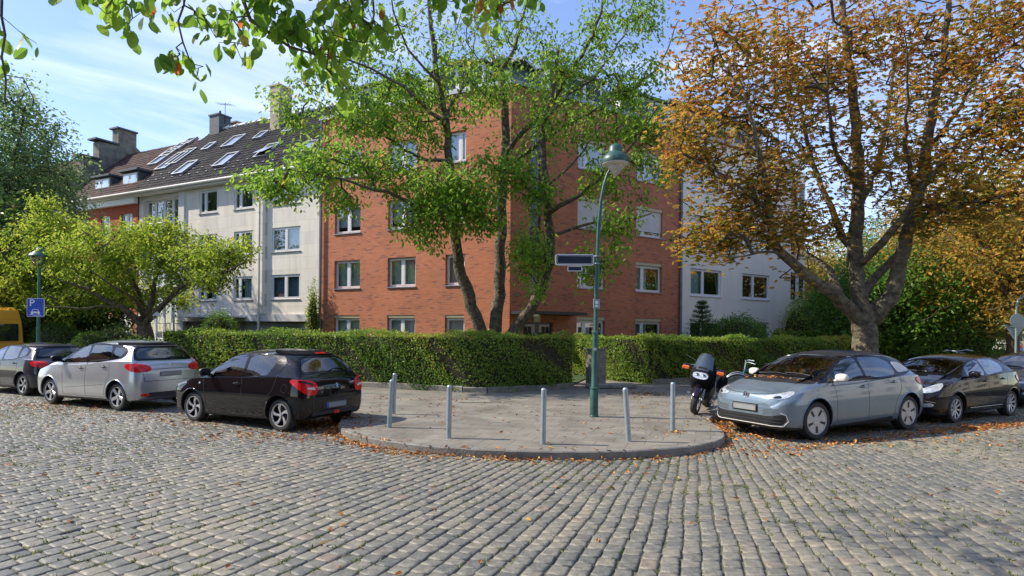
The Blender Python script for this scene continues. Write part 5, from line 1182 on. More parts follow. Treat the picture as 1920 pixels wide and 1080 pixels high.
# ------------------------------------------------------------------ vehicles
def pchip(xk, yk, x):
    xk = np.array(xk, float); yk = np.array(yk, float); o = np.argsort(xk); xk = xk[o]; yk = yk[o]
    h = np.diff(xk); d = np.diff(yk)/h; m = np.zeros(len(xk))
    for i in range(1, len(xk)-1):
        if d[i-1]*d[i] > 0: w1 = 2*h[i]+h[i-1]; w2 = h[i]+2*h[i-1]; m[i] = (w1+w2)/(w1/d[i-1]+w2/d[i])
    m[0] = d[0]; m[-1] = d[-1]; x = np.clip(np.asarray(x, float), xk[0], xk[-1]); i = np.clip(np.searchsorted(xk, x)-1, 0, len(h)-1)
    t = (x-xk[i])/h[i]; return (2*t**3-3*t*t+1)*yk[i]+(t**3-2*t*t+t)*h[i]*m[i]+(-2*t**3+3*t*t)*yk[i+1]+(t**3-t*t)*h[i]*m[i+1]
def chaikin(poly, it=1, k=.25):
    for r_ in (.045, .016)[:it+1]:
        q = []
        for a, b in zip(poly, poly[1:]+poly[:1]):
            L_ = math.dist(a, b); k = min(.3, r_/max(L_, 1e-6)); q += [(a[0]*(1-k)+b[0]*k, a[1]*(1-k)+b[1]*k), (a[0]*k+b[0]*(1-k), a[1]*k+b[1]*(1-k))]
        poly = q
    return poly

class Car:
    def __init__(s, name, label, loc, rz, c):
        """c: profile knots. x forward from the middle of the wheelbase"""
        s.c = c; s.root = thing(name, label, 'car', loc, rz); s.paint = c['paint']
        xs = np.unique(np.concatenate([c['xf']-.6*(np.linspace(0, 1, 16)**2), c['xr']+.5*(np.linspace(0, 1, 14)**2), np.arange(c['xr']+.5, c['xf']-.6, .05)]))
        f = lambda k: pchip([a for a, b in c[k]], [b for a, b in c[k]], xs)
        ztop, zbelt, wrail, wbelt, wmid = f('top'), f('belt'), f('wrail'), f('wbelt'), f('wmid')
        zb = f('bot') if 'bot' in c else np.full(len(xs), .2); drail = f('drail'); zm = c.get('zm', .58); V = []
        zrail = ztop-drail
        for i, x in enumerate(xs):
            zbt, zt, zr = zb[i], ztop[i], zrail[i]; wm, wb, wr = wmid[i], wbelt[i], wrail[i]; zbl = min(zbelt[i], zr-.012); zmi = min(max(zm, zbt+.1), zbl-.04)
            half = [(0, zbt), (wm*.45, zbt), (wm*.84, zbt)]
            zk = [zbt+.03, zbt+.12, zmi-.1, zmi+.02, lerp(zmi, zbl, .6), zbl]; yk = [wm*.93, wm*.975, wm-.004, wm, lerp(wm, wb, .45)+.004, wb]
            zz = np.concatenate([[zbt+.03, zbt+.07], np.linspace(zbt+.12, zbl, 10)]); half += list(zip(pchip(zk, yk, zz), zz))
            sh = wb-min(.028, max(0, wb-wr)*.5); half.append((sh, zbl+.012))
            for t in np.linspace(0, 1, 8)[1:]: half.append((lerp(sh, wr, t)+.018*math.sin(math.pi*t)*(1 if wb-wr > .1 else .3), lerp(zbl+.012, zr, t)))
            for t in np.linspace(0, 1, 10)[1:]: y = wr*(1-t); half.append((y, zr+(zt-zr)*(1-(y/max(wr, 1e-6))**2.4)))
            V.append(half)
        nh = len(V[0]); verts = []; nr = 2*nh-2
        for x, half in zip(xs, V):
            verts += [(x, y, z) for y, z in half]+[(x, -y, z) for y, z in half[-2:0:-1]]
        fs = [(i*nr+k, i*nr+(k+1) % nr, (i+1)*nr+(k+1) % nr, (i+1)*nr+k) for i in range(len(xs)-1) for k in range(nr)]
        for base in (0, (len(xs)-1)*nr):
            for k in range(nh-1):
                a, b = base+k, base+k+1; a2, b2 = base+(nr-k) % nr, base+(nr-k-1) % nr
                q = [a, b] + ([b2] if b2 != b else []) + ([a2] if a2 != a else [])
                fs.append(tuple(q))
        s.bvh = BVHTree.FromPolygons([Vector(v) for v in verts], fs)
        bm = bmesh.new(); bv = [bm.verts.new(v) for v in verts]
        for q in fs:
            try: bm.faces.new([bv[i] for i in q])
            except ValueError: pass
        bmesh.ops.recalc_face_normals(bm, faces=bm.faces); me = bpy.data.meshes.new('body'); 
        for f_ in bm.faces:
            if f_.calc_center_median().z < c.get('zdark', .26): f_.material_index = 1
        bm.to_mesh(me); bm.free(); me.materials.append(s.paint); me.materials.append(MT['black'])
        o = bpy.data.objects.new('body', me); COL.objects.link(o)
        # wheel wells
        wb_ = c['wb']; r = c['wr']; cuts = MB()
        for sx in (1, -1):
            for sy in (1, -1): y0, y1 = sorted((sy*(c['W']/2-.27), sy*(c['W']/2+.3))); cuts.lathe([(r+.052, y0), (r+.052, y1)], 40, 'Y', (sx*wb_/2, 0, r+.012), cap=True)
        cme = bpy.data.meshes.new('well'); cme.from_pydata(cuts.v, [], cuts.f); cb = bmesh.new(); cb.from_mesh(cme); bmesh.ops.recalc_face_normals(cb, faces=cb.faces)
        for f_ in cb.faces: f_.material_index = 1
        cb.to_mesh(cme); cb.free(); cme.materials.append(s.paint); cme.materials.append(MT['black']); co = bpy.data.objects.new('well', cme); COL.objects.link(co)
        md = o.modifiers.new('b', 'BOOLEAN'); md.operation = 'DIFFERENCE'; md.object = co; md.solver = 'EXACT'
        dg = bpy.context.evaluated_depsgraph_get(); nm = bpy.data.meshes.new_from_object(o.evaluated_get(dg)); o.modifiers.clear(); o.data = nm; nm.name = 'body'
        bpy.data.objects.remove(co); nm.polygons.foreach_set('use_smooth', [True]*len(nm.polygons)); nm.set_sharp_from_angle(angle=R(38)); o.parent = s.root; s.body = o
        # arch lips
        if c.get('lip', True):
            for sx in (1, -1):
                for sy in (1, -1):
                    m = MB(); n = 26; pts = []
                    for k in range(n+1):
                        a = R(-18)+R(216)*k/n; x = sx*wb_/2+(r+.056)*math.cos(a); z = r+.012+(r+.056)*math.sin(a)
                        if z < .2: continue
                        h = s.bvh.ray_cast(Vector((x, sy*2.5, z)), Vector((0, -sy, 0)))
                        if h[0] is None: continue
                        pts.append((x, h[0].y-sy*.004, z))
                    m.tube(pts, .016, 6); m.build('wheel_arch_trim', c.get('lipmat', s.paint), s.root, smooth=60)
        for sx in (1, -1):
            for sy in (1, -1): s.wheel(sx*wb_/2, sy, steer=c.get('steer', 0) if sx > 0 else 0)
    def wheel(s, x, sy, steer=0):
        c = s.c; r = c['wr']; w = c.get('tw', .2); y = sy*(c['W']/2-.035); rr = r*c.get('rimf', .70)
        rt = MB(); prof = [(rr-.01, -w+.02), (rr+.01, -w), (r-.03, -w), (r-.004, -w+.035), (r, -w*.5), (r-.004, -.04), (r-.025, -.008), (rr+.03, .0), (rr+.006, -.008), (rr-.004, -.03)]
        rt.lathe([(a, sy*b) for a, b in prof], 40, 'Y')
        for k in range(3): yy = -w*(.3+.2*k); rt.lathe([(r-.001, sy*(yy-.006)), (r+.0015, sy*yy), (r-.001, sy*(yy+.006))], 40, 'Y')
        ty = rt.build('tyre', MT['rubber'], None, smooth=40)
        hb_ = MB(); hb_.lathe([(.001, -w*.9*sy), (rr, -w*.9*sy)], 24, 'Y'); hb_.lathe([(rr, -w*.9*sy), (rr-.004, -.035*sy)], 32, 'Y'); hb_.lathe([(.001, -.09*sy), (rr*.72, -.09*sy), (rr*.72, -.11*sy)], 28, 'Y')
        wh = hb_.build('wheel', MT['darkalloy'], s.root, smooth=40); wh.location = (x, y, r+.0); wh.rotation_euler = (0, random.random()*3, steer); ty.parent = wh
        m = MB(); sp = c['spokes']; dish = .03
        m.lathe([(rr-.018, -.02*sy), (rr-.012, -.006*sy), (rr-.002, -.006*sy), (rr+.002, -.02*sy), (rr-.004, -.05*sy)], 40, 'Y')
        if sp[0] == 'disc':
            # closed aero cover with slots
            n = sp[1]; m.lathe([(.001, -.016*sy), (rr*.3, -.014*sy), (rr*.33, -.02*sy), (rr-.018, -.016*sy)], 40, 'Y')
            for k in range(n):
                d = MB(); a = 2*math.pi*k/n; ca, sa = math.cos(a), math.sin(a)
                q = [(rr*.40, -.016), (rr*.86, -.026), (rr*.86, .026), (rr*.40, .016)]
                d.add([(u*ca-v*sa, -.010*sy, u*sa+v*ca) for u, v in q]+[(u*ca-v*sa, -.03*sy, u*sa+v*ca) for u, v in q], [(0, 1, 2, 3), (4, 5, 6, 7), (0, 1, 5, 4), (1, 2, 6, 5), (2, 3, 7, 6), (3, 0, 4, 7)])
                d.build('rim_slot', MT['black'], wh)
        else:
            _, n, w0, w1, tw, pair = sp
            for k in range(n):
                for j in ((-1, 1) if pair else (0,)):
                    a = 2*math.pi*k/n; 
                    sec = []
                    for t in np.linspace(0, 1, 5):
                        ra = lerp(.03, rr-.012, t); an = a+j*lerp(.03, .115, t)*(1.0 if pair else 0)+tw*t*t; ww = lerp(w0, w1, t)/2; yo = -(.014+dish*(1-t)**1.5*.8); 
                        for (dw, dh) in ((-1, -.012), (1, -.012), (.75, 0), (-.75, 0)):
                            sec.append((ra*math.cos(an)-dw*ww*math.sin(an), (yo+dh)*sy, ra*math.sin(an)+dw*ww*math.cos(an)))
                    m.add(sec, [(i*4+q, i*4+(q+1) % 4, i*4+4+(q+1) % 4, i*4+4+q) for i in range(4) for q in range(4)])
        m.lathe([(.001, -.012*sy), (.03, -.014*sy), (.036, -.05*sy)], 16, 'Y')
        m.build('rim', MT['alloy'], wh, smooth=40)
    def cast(s, o, d, off):
        h = s.bvh.ray_cast(Vector(o), Vector(d))
        if h[0] is None:
            h = s.bvh.find_nearest(Vector(o)+Vector(d)*abs(o[0] if abs(d[0]) > .5 else o[1])*.6)
        n = h[1]; 
        if n.dot(Vector(d)) > 0: n = -n
        return h[0]+n*off, n
    def patch(s, name, outline, view, off, mat, parent=None, cell=.05, rnd=1, thick=.012, both=False, ang=0, smooth=45, holes=()):
        """lay a sheet over the body. view: 'L','R' side (x,z), 'F','B' (y,z), 'T' (x,y); ang turns F/B views"""
        if both:
            a = s.patch(name, outline, 'L', off, mat, parent, cell, rnd, thick); b = s.patch(name, outline, 'R', off, mat, parent, cell, rnd, thick); return a, b
        poly = chaikin(list(outline), rnd, .22) if rnd else list(outline)
        bm = bmesh.new()
        if holes:
            es = []
            for lp in [poly]+[chaikin(list(h), rnd, .22) if rnd else list(h) for h in holes]:
                vv_ = [bm.verts.new((a, b, 0)) for a, b in lp]; es += [bm.edges.new((vv_[i], vv_[(i+1) % len(vv_)])) for i in range(len(vv_))]
            bmesh.ops.triangle_fill(bm, use_beauty=True, edges=es)
        else: f = bm.faces.new([bm.verts.new((a, b, 0)) for a, b in poly]); bmesh.ops.triangulate(bm, faces=[f])
        xs_ = [p[0] for p in poly]; ys_ = [p[1] for p in poly]
        for ax, lo, hi in ((0, min(xs_), max(xs_)), (1, min(ys_), max(ys_))):
            for g_ in np.arange(lo+cell, hi, cell):
                co = (g_, 0, 0) if ax == 0 else (0, g_, 0); no = (1, 0, 0) if ax == 0 else (0, 1, 0)
                bmesh.ops.bisect_plane(bm, geom=bm.verts[:]+bm.edges[:]+bm.faces[:], plane_co=co, plane_no=no)
        bmesh.ops.remove_doubles(bm, verts=bm.verts, dist=.0005)
        bmesh.ops.dissolve_limit(bm, angle_limit=.01, verts=[], edges=[]) if False else None
        bm.verts.index_update(); bm.edges.ensure_lookup_table()
        bound = [e for e in bm.edges if e.is_boundary]; vs = []; low = []
        ca, sa = math.cos(R(ang)), math.sin(R(ang)); c_xf, c_xr = s.c['xf'], s.c['xr']
        for v in bm.verts:
            a, b = v.co.x, v.co.y
            if view in 'LR': sy = 1 if view == 'L' else -1; o = (a, sy*3, b); d = (0, -sy, 0)
            elif view in 'FB':
                sx = 1 if view == 'F' else -1; D = Vector((-sx*ca, -sx*sa, 0)); o = Vector(((c_xf if sx > 0 else c_xr)-sx*.12, a, b))-D*5; d = D
            else: o = (a, b, 4); d = (0, 0, -1)
            h = s.bvh.ray_cast(Vector(o), Vector(d))
            if h[0] is None: p, n = s.bvh.find_nearest(Vector(o)+Vector(d)*4.0)[:2]
            else: p, n = h[0], h[1]
            if n.dot(Vector(d)) > 0: n = -n
            vs.append(p+n*off); low.append(p+n*(off-thick))
        nv = len(vs); fs = [[v.index for v in f.verts] for f in bm.faces]; vv = vs+low
        for e in bound: i, j = e.verts[0].index, e.verts[1].index; fs.append([i, j, nv+j, nv+i])
        bm.free(); m = MB(); m.add(vv, fs); return m.build(name, mat, parent or s.root, smooth=smooth)
    def cut(s, outline, view):
        """take out the shell behind a glazed area (only cells wholly inside the outline)"""
        def ins(px, py):
            c_ = False; j = len(outline)-1
            for i in range(len(outline)):
                (xi, yi), (xj, yj) = outline[i], outline[j]
                if (yi > py) != (yj > py) and px < (xj-xi)*(py-yi)/(yj-yi)+xi: c_ = not c_
                j = i
            return c_
        me = s.body.data; bm = bmesh.new(); bm.from_mesh(me); kill = []
        for f in bm.faces:
            m_ = f.calc_center_median()
            if m_.z < .8: continue
            if view == 'L': ok = m_.y > .3 and all(ins(v.co.x, v.co.z) for v in f.verts)
            elif view == 'R': ok = m_.y < -.3 and all(ins(v.co.x, v.co.z) for v in f.verts)
            elif view == 'F': ok = m_.x > 0 and f.normal.x > .2 and all(ins(v.co.y, v.co.z) for v in f.verts)
            else: ok = m_.x < 0 and f.normal.x < -.2 and all(ins(v.co.y, v.co.z) for v in f.verts)
            if ok: kill.append(f)
        bmesh.ops.delete(bm, geom=kill, context='FACES'); bm.to_mesh(me); bm.free(); me.set_sharp_from_angle(angle=R(38))
    def screen(s, name, outline, view, inset=.055):
        cy = sum(p[0] for p in outline)/len(outline); cz = sum(p[1] for p in outline)/len(outline); zs_ = [p[1] for p in outline]; zr = (max(zs_)-min(zs_))/2
        inner = [(y-math.copysign(min(inset, abs(y)), y), cz+(z-cz)*(1-inset*.8/zr)) for y, z in outline]
        s.patch(name+'_border', outline, view, .005, MT['gloss'], thick=.006, holes=[inner]); s.patch(name, inner, view, .0045, MT['carclear'], thick=.001, cell=.04); s.cut(outline, view)
    def interior(s):
        c = s.c; cow = c['top'][5][0]; H = max(z for x, z in c['top']); k = H/1.5; w = c['W']/2
        def seat(name, x, y0, y1):
            m = MB(); m.bbox(x-.05, x+.42, y0, y1, .32*k, .52*k, .05); rot = Matrix.Rotation(R(-16), 3, 'Y')
            t = MB(); t.bbox(-.07, .07, y0, y1, 0, .58*k, .05); m.add([tuple(rot @ Vector(v)+Vector((x, 0, .45*k))) for v in t.v], t.f)
            o = m.build(name, MT['cloth'], s.root); t = MB()
            for yc in ([(y0+y1)/2] if y1-y0 < .7 else [y0+.25, y1-.25]): t = MB(); t.bbox(-.05, .05, yc-.13, yc+.13, .62*k, .80*k, .035); h = MB(); h.add([tuple(rot @ Vector(v)+Vector((x, 0, .45*k))) for v in t.v], t.f); h.build('headrest', MT['cloth'], o)
        x1 = cow-1.15
        seat('front_seat', x1, .12, w-.22); seat('front_seat', x1, -w+.22, -.12); seat('rear_bench', x1-.85, -w+.24, w-.24)
        m = MB(); m.bbox(cow-.42, cow-.02, -w+.2, w-.2, .70*k, .62+.30*k-.02, .05); m.build('dashboard', MT['black'], s.root)
        m = MB(); cx, cy, cz = cow-.50, w-.50, .66+.24*k; m.tube([(cx+.06*math.sin(a), cy+.18*math.cos(a), cz+.17*math.sin(a)) for a in np.linspace(0, 6.2832, 25)], .014, 6, caps=False); m.tube([(cx, cy-.17, cz), (cx, cy+.17, cz)], .014, 6); m.tube([(cx, cy, cz), (cx+.15, cy, cz-.05)], .03, 8); m.build('steering_wheel', MT['black'], s.root, smooth=60)
    def line(s, name, pts, view, mat, w=.004, off=.0, step=.05, parent=None):
        """thin raised or sunk strip following the body"""
        out = []
        for a, b in zip(pts[:-1], pts[1:]):
            n = max(1, int(math.dist(a, b)/step))
            for k in range(n): out.append((lerp(a[0], b[0], k/n), lerp(a[1], b[1], k/n)))
        out.append(pts[-1]); P3 = []
        for a, b in out:
            if view in 'LR': sy = 1 if view == 'L' else -1; h = s.bvh.ray_cast(Vector((a, sy*3, b)), Vector((0, -sy, 0)))
            elif view in 'FB': sx = 1 if view == 'F' else -1; h = s.bvh.ray_cast(Vector((sx*5, a, b)), Vector((-sx, 0, 0)))
            else: h = s.bvh.ray_cast(Vector((a, b, 4)), Vector((0, 0, -1)))
            if h[0] is not None: P3.append(h[0]+h[1]*off)
        m = MB(); m.tube(P3, w, 5); return m.build(name, mat, parent or s.root, smooth=60)
    def text(s, body, size, p, view, mat, thick=.003):
        cu_ = bpy.data.curves.new('lettering', 'FONT'); cu_.body = body; cu_.size = size; cu_.extrude = thick; cu_.align_x = 'CENTER'; cu_.align_y = 'CENTER'; cu_.offset = size*.02
        t_ = bpy.data.objects.new('t', cu_); COL.objects.link(t_); bpy.context.view_layer.update(); dg = bpy.context.evaluated_depsgraph_get(); me = bpy.data.meshes.new_from_object(t_.evaluated_get(dg)); bpy.data.objects.remove(t_)
        sx = 1 if view == 'F' else -1
        for v in me.vertices:
            y = p[0]+v.co.x*sx; z = p[1]+v.co.y; h = s.bvh.ray_cast(Vector((sx*5, y, z)), Vector((-sx, 0, 0))); xx = h[0].x if h[0] is not None else p[2] if len(p) > 2 else 0
            v.co = Vector((xx+sx*(.004+v.co.z), y, z))
        me.materials.append(mat); o = bpy.data.objects.new('lettering', me); COL.objects.link(o); o.parent = s.root; return o
    def handle(s, x, z, mat, view):
        sy = 1 if view == 'L' else -1; h = s.bvh.ray_cast(Vector((x, sy*3, z)), Vector((0, -sy, 0)))[0]; m = MB()
        m.tube([(x-.10, h.y-sy*.01, z), (x-.075, h.y+sy*.028, z+.004), (x+.06, h.y+sy*.03, z+.006), (x+.09, h.y-sy*.01, z+.006)], [.01, .014, .014, .01], 8); m.build('door_handle', mat, s.root, smooth=60)
        m = MB(); m.lathe([(.001, 0), (.04, 0)], 16, 'Y', (x, h.y+sy*.003, z)); m.build('handle_recess', MT['black'], s.root)
    def mirror(s, x, z, view, mat, y=None):
        sy = 1 if view == 'L' else -1; yy = s.bvh.ray_cast(Vector((x, sy*3, z-.03)), Vector((0, -sy, 0)))[0].y; bm = bmesh.new(); bmesh.ops.create_icosphere(bm, subdivisions=3, radius=1)
        for v in bm.verts:
            c_ = v.co; k = abs(c_.x)**.6*(1 if c_.x > 0 else -1); v.co = Vector((x+.0+(k*.07 if c_.x > 0 else max(-.035, k*.07)), yy+sy*.15+math.copysign(abs(c_.y)**.8, c_.y)*.115, z+.045+math.copysign(abs(c_.z)**.75, c_.z)*.075))
        bm.verts.index_update(); m = MB(); m.add([v.co[:] for v in bm.verts], [[v.index for v in f.verts] for f in bm.faces]); bm.free(); m.tube([(x, yy-sy*.02, z-.03), (x, yy+sy*.1, z+.0)], [.03, .03], 8)
        o = m.build('wing_mirror', mat, s.root, smooth=60); m = MB(); m.box(x-.037, x-.0345, yy+sy*.15-.095, yy+sy*.15+.095, z-.015, z+.105); m.build('mirror_glass', MT['carglass'], o)
    def plate(s, view, y, z, x, mat=None, w=.52, h=.11, band=True, tilt=0):
        sx = 1 if view == 'F' else -1; m = MB(); m.bbox(min(x, x+sx*.012), max(x, x+sx*.012), y-w/2, y+w/2, z-h/2, z+h/2, .003); o = m.build('number_plate', mat or MT['plate'], s.root)
        m = MB(); x2 = x+sx*.0135
        for (a, b, c_, d) in ((-w/2+.004, w/2-.004, h/2-.01, h/2-.004), (-w/2+.004, w/2-.004, -h/2+.004, -h/2+.01), (-w/2+.004, -w/2+.009, -h/2+.01, h/2-.01), (w/2-.009, w/2-.004, -h/2+.01, h/2-.01)): m.box(min(x2, x2-sx*.002), max(x2, x2-sx*.002), y+a, y+b, z+c_, z+d)
        m.build('plate_border', MT['black'], o)
        if band: m = MB(); e = y+w/2-.05 if view == 'B' else y-w/2+.01; m.box(min(x2, x2-sx*.002), max(x2, x2-sx*.002), e, e+.04, z-h/2+.011, z+h/2-.011); m.build('blue_band', MT['blue'], o)
    def wiper(s, pts, view='B'):
        sx = 1 if view == 'F' else -1; out = []
        for y, z in pts: h = s.bvh.ray_cast(Vector((sx*5, y, z)), Vector((-sx, 0, 0))); out.append(h[0]+h[1]*.02)
        m = MB(); m.tube(out, [.016]+[.009]*(len(out)-1), 6); m.build('wiper', MT['black'], s.root, smooth=60)

def roundel(car, view, y, z, r, mat, kind):
    """emblems"""
    sx = 1 if view == 'F' else -1; h = car.bvh.ray_cast(Vector((sx*5, y, z)), Vector((-sx, 0, 0)))[0]; x = h.x+sx*.012; m = MB()
    def bar(p, q, w=.006): m.tube([(x, y+p[0]*r, z+p[1]*r), (x, y+q[0]*r, z+q[1]*r)], w, 6)
    if kind in ('vw', 'oval'):
        ex = 1.0 if kind == 'vw' else 1.75; n = 28
        m.tube([(x, y+ex*r*math.cos(2*math.pi*k/n), z+r*math.sin(2*math.pi*k/n)) for k in range(n+1)], .0065, 6, caps=False)
    if kind == 'vw':
        for s_ in (-1, 1): bar((s_*.36, .9), (0, .12), .007); bar((s_*.88, .42), (s_*.42, -.8), .007); bar((s_*.42, -.8), (0, -.05), .007)
    if kind == 's':
        pts = [(.75, .55), (0, 1.0), (-.75, .5), (.75, -.5), (0, -1.0), (-.75, -.55)]
        for p, q in zip(pts[:-1], pts[1:]): bar(p, q, .008)
    m.build('emblem', mat, car.root, smooth=50)
    if kind == 'vw': d = MB(); d.lathe([(.001, 0), (r*.97, 0)], 28, 'X', (x-sx*.006, y, z)); d.build('emblem_back', MT['black'], car.root)

def hatch(L, W, H, wb, fo, zn, zc, cow, wst, tail, rg, belt0, belt1, paint, wr, spokes, **kw):
    """knots of an ordinary hatchback; fo front overhang; cow/wst x of cowl and windscreen top; tail: x,z roof end; rg: x,z foot of the rear window"""
    xf = wb/2+fo; xr = xf-L; w = W/2
    c = dict(W=W, wb=wb, wr=wr, xf=xf, xr=xr, paint=paint, spokes=spokes)
    c['top'] = [(xf, zn-.16), (xf-.03, zn-.07), (xf-.10, zn), (xf-.35, zn+.07), (cow+.25, zc-.04), (cow, zc), (lerp(cow, wst, .5), lerp(zc, H-.07, .54)), (wst, H-.07), (wst-.35, H-.015), (wst-.75, H), (lerp(wst-.75, tail[0], .6), H-.025), (tail[0], tail[1]), (tail[0]-.05, tail[1]-.03), (lerp(tail[0], rg[0], .5)-.02, lerp(tail[1], rg[1], .52)), (rg[0], rg[1]), (lerp(rg[0], xr, .6), rg[1]-.07), (xr+.02, rg[1]-.14), (xr, rg[1]-.2)]
    c['belt'] = [(xf, zn-.25), (xf-.15, zn-.09), (xf-.4, zn+.0), (cow, belt0-.03), (wst, belt0+.01), (tail[0], belt1), (rg[0]+.05, belt1), (xr+.08, rg[1]-.12), (xr, rg[1]-.24)]
    c['wmid'] = [(xf, w*.66), (xf-.05, w*.78), (xf-.16, w*.90), (xf-.38, w*.975), (xf-.7, w), (xr+.6, w), (xr+.28, w*.975), (xr+.1, w*.92), (xr+.03, w*.86), (xr, w*.78)]
    c['wbelt'] = [(xf, w*.62), (xf-.05, w*.74), (xf-.16, w*.85), (xf-.38, w*.92), (xf-.8, w*.95), (0, w*.955), (xr+.6, w*.94), (xr+.28, w*.91), (xr+.1, w*.86), (xr, w*.72)]
    rw = kw.get('roofw', .66)
    c['wrail'] = [(xf, w*.5), (xf-.1, w*.68), (xf-.4, w*.80), (cow+.1, w*.86), (cow, w*.86), (wst, w*rw*1.02), (wst-.8, w*rw), (tail[0], w*rw*.93), (rg[0]+.02, w*.80), (rg[0]-.06, w*.82), (xr, w*.62)]
    c['drail'] = [(xf, .02), (xf-.3, .05), (cow+.15, .055), (cow, .05), (wst, .07), (wst-.8, .085), (tail[0], .08), (rg[0]+.05, .05), (xr, .03)]
    c['bot'] = [(xf, .26), (xf-.12, .2), (xf-.5, .17), (0, .18), (xr+.5, .2), (xr+.1, .24), (xr, .30)]
    c.update(kw); return c

# --- black hatchback in the middle left
paint = carpaint('black_paint', (.006, .006, .008), 0, .4)
L_, W_, H_ = 3.84, 1.735, 1.50; wb = 2.45
c = hatch(L_, W_, H_, wb, .80, .78, .99, .98, .20, (-1.36, 1.43), (-1.64, 1.05), .93, 1.0, paint, .305, ('s', 5, .034, .03, .35, True), lipmat=paint, roofw=.68)
f_ = G(369, 790); r_ = G(530, 809); fwd = (f_-r_).normalized(); leftv = Vector((-fwd.y, fwd.x, 0))
ctr = (f_+r_)/2-leftv*(W_/2-.1); 
K = Car('parked_hatchback', 'glossy black hatchback with red tail lights parked beside the corner pavement', ctr, math.atan2(fwd.y, fwd.x), c)
XR = K.c['xr']; XF = K.c['xf']
def common(K, win1, win2, seamx, handles, hmat, qtr=None, sill=.3, lo=.34):
    for v in 'LR':
        K.patch('window_surround', [(a[0], a[1]) for a in K.surround], v, .0045, MT['gloss'], thick=.008, rnd=1, holes=[h_ for h_ in (win1, win2, qtr) if h_], cell=.04)
        K.patch('front_side_window', win1, v, .0035, MT['carclear'], thick=.001); K.patch('rear_side_window', win2, v, .0035, MT['carclear'], thick=.001)
        if qtr: K.patch('quarter_window', qtr, v, .0035, MT['carclear'], thick=.001)
        K.cut(K.surround, v)
        for ln in seamx: K.line('door_gap', ln, v, MT['black'], .0055, -.0025)
        for hx, hz_ in handles: K.handle(hx, hz_, hmat, v)
    K.interior()
K.surround = [(1.02, .955), (.30, 1.36), (.05, 1.405), (-.55, 1.42), (-1.12, 1.37), (-1.22, 1.22), (-1.12, 1.04), (-.6, .985)]
common(K, [(.86, .975), (.32, 1.325), (.03, 1.375), (-.15, 1.38), (-.18, .985)], [(-.27, .988), (-.24, 1.382), (-.85, 1.37), (-.98, 1.30), (-.86, 1.02)], [[(.80, .28), (.83, .6), (.92, .93)], [(-.22, .27), (-.235, .6), (-.215, .95)], [(-.75, .27), (-.82, .55), (-1.04, .74), (-1.12, .95), (-1.1, 1.10)], [(.80, .27), (-.75, .26)]], [(-.10, .84)], paint)
K.screen('windscreen', [(-.74, 1.0), (.74, 1.0), (.62, 1.40), (-.62, 1.40)], 'F')
K.screen('rear_window', [(-.70, 1.055), (.70, 1.055), (.57, 1.385), (-.57, 1.385)], 'B')
K.patch('roof_spoiler', [(-.60, 1.395), (.60, 1.395), (.55, 1.46), (-.55, 1.46)], 'B', .02, paint, thick=.05)
K.patch('brake_light', [(-.13, 1.405), (.13, 1.405), (.12, 1.425), (-.12, 1.425)], 'B', .024, MT['taillight'], rnd=0)
for sy in (1, -1):
    q = [(.46, .93), (.56, .99), (.78, 1.02), (.93, 1.02), (.86, .88), (.72, .74), (.52, .73), (.46, .80)]
    K.patch('tail_light', [(sy*a*.98-sy*.0, b-.05) for a, b in q], 'B', .014, MT['taillight'], thick=.03, ang=-sy*18, cell=.03)
for sy in (1, -1): K.patch('reversing_lamp', [(sy*.52, .78), (sy*.68, .80), (sy*.67, .83), (sy*.53, .82)], 'B', .021, MT['offwhite'], thick=.006, ang=-sy*18, cell=.03, rnd=0); K.patch('lamp_core', [(sy*.56, .86), (sy*.80, .93), (sy*.78, .955), (sy*.56, .89)], 'B', .021, MT['gloss'], thick=.006, ang=-sy*18, cell=.03, rnd=0)
K.line('tailgate_gap', [(-.62, .60), (-.66, .68), (-.70, 1.0)], 'B', MT['black'], .005, -.002); K.line('tailgate_gap', [(.62, .60), (.66, .68), (.70, 1.0)], 'B', MT['black'], .005, -.002)
K.line('tailgate_gap', [(-.62, .60), (.62, .60)], 'B', MT['black'], .007, -.002)
K.patch('plate_recess', [(-.36, .40), (.36, .40), (.31, .565), (-.31, .565)], 'B', .003, MT['black'], thick=.004); K.plate('B', 0, .47, XR-.008)
K.patch('rear_diffuser', [(-.66, .305), (.66, .305), (.6, .37), (-.6, .37)], 'B', .008, MT['black']); K.patch('fog_light', [(-.07, .30), (.07, .30), (.07, .36), (-.07, .36)], 'B', .016, MT['taillight'], rnd=0)
K.text('SUZUKI', .062, (.44, .80), 'B', MT['chrome']); K.text('SWIFT', .055, (-.42, .86), 'B', MT['chrome']); roundel(K, 'B', 0, .83, .04, MT['chrome'], 's')
K.wiper([(-.02, 1.09), (-.15, 1.13), (-.42, 1.12)]); K.mirror(.72, .99, 'L', MT['black']); K.mirror(.72, .99, 'R', MT['black'])
m = MB(); m.tube([(-1.1, .0, 1.46), (-1.22, 0, 1.6)], [.008, .004], 5); m.build('aerial', MT['black'], K.root)
K.line('headlight_edge', [(1.75, .72), (1.55, .78), (1.42, .80)], 'L', MT['headlight'], .03, -.012)
m = MB(); m.tube([(XR+.15, -.45, .25), (XR+.0, -.45, .24)], .03, 10); m.build('exhaust_pipe', MT['chrome'], K.root)
m = MB(); h = K.bvh.ray_cast(Vector((1.0, 3, .80)), Vector((0, -1, 0)))[0]; m.lathe([(.001, .012), (.022, .006), (.026, 0)], 14, 'Y', h); m.build('side_indicator', MT['headlight'], K.root)
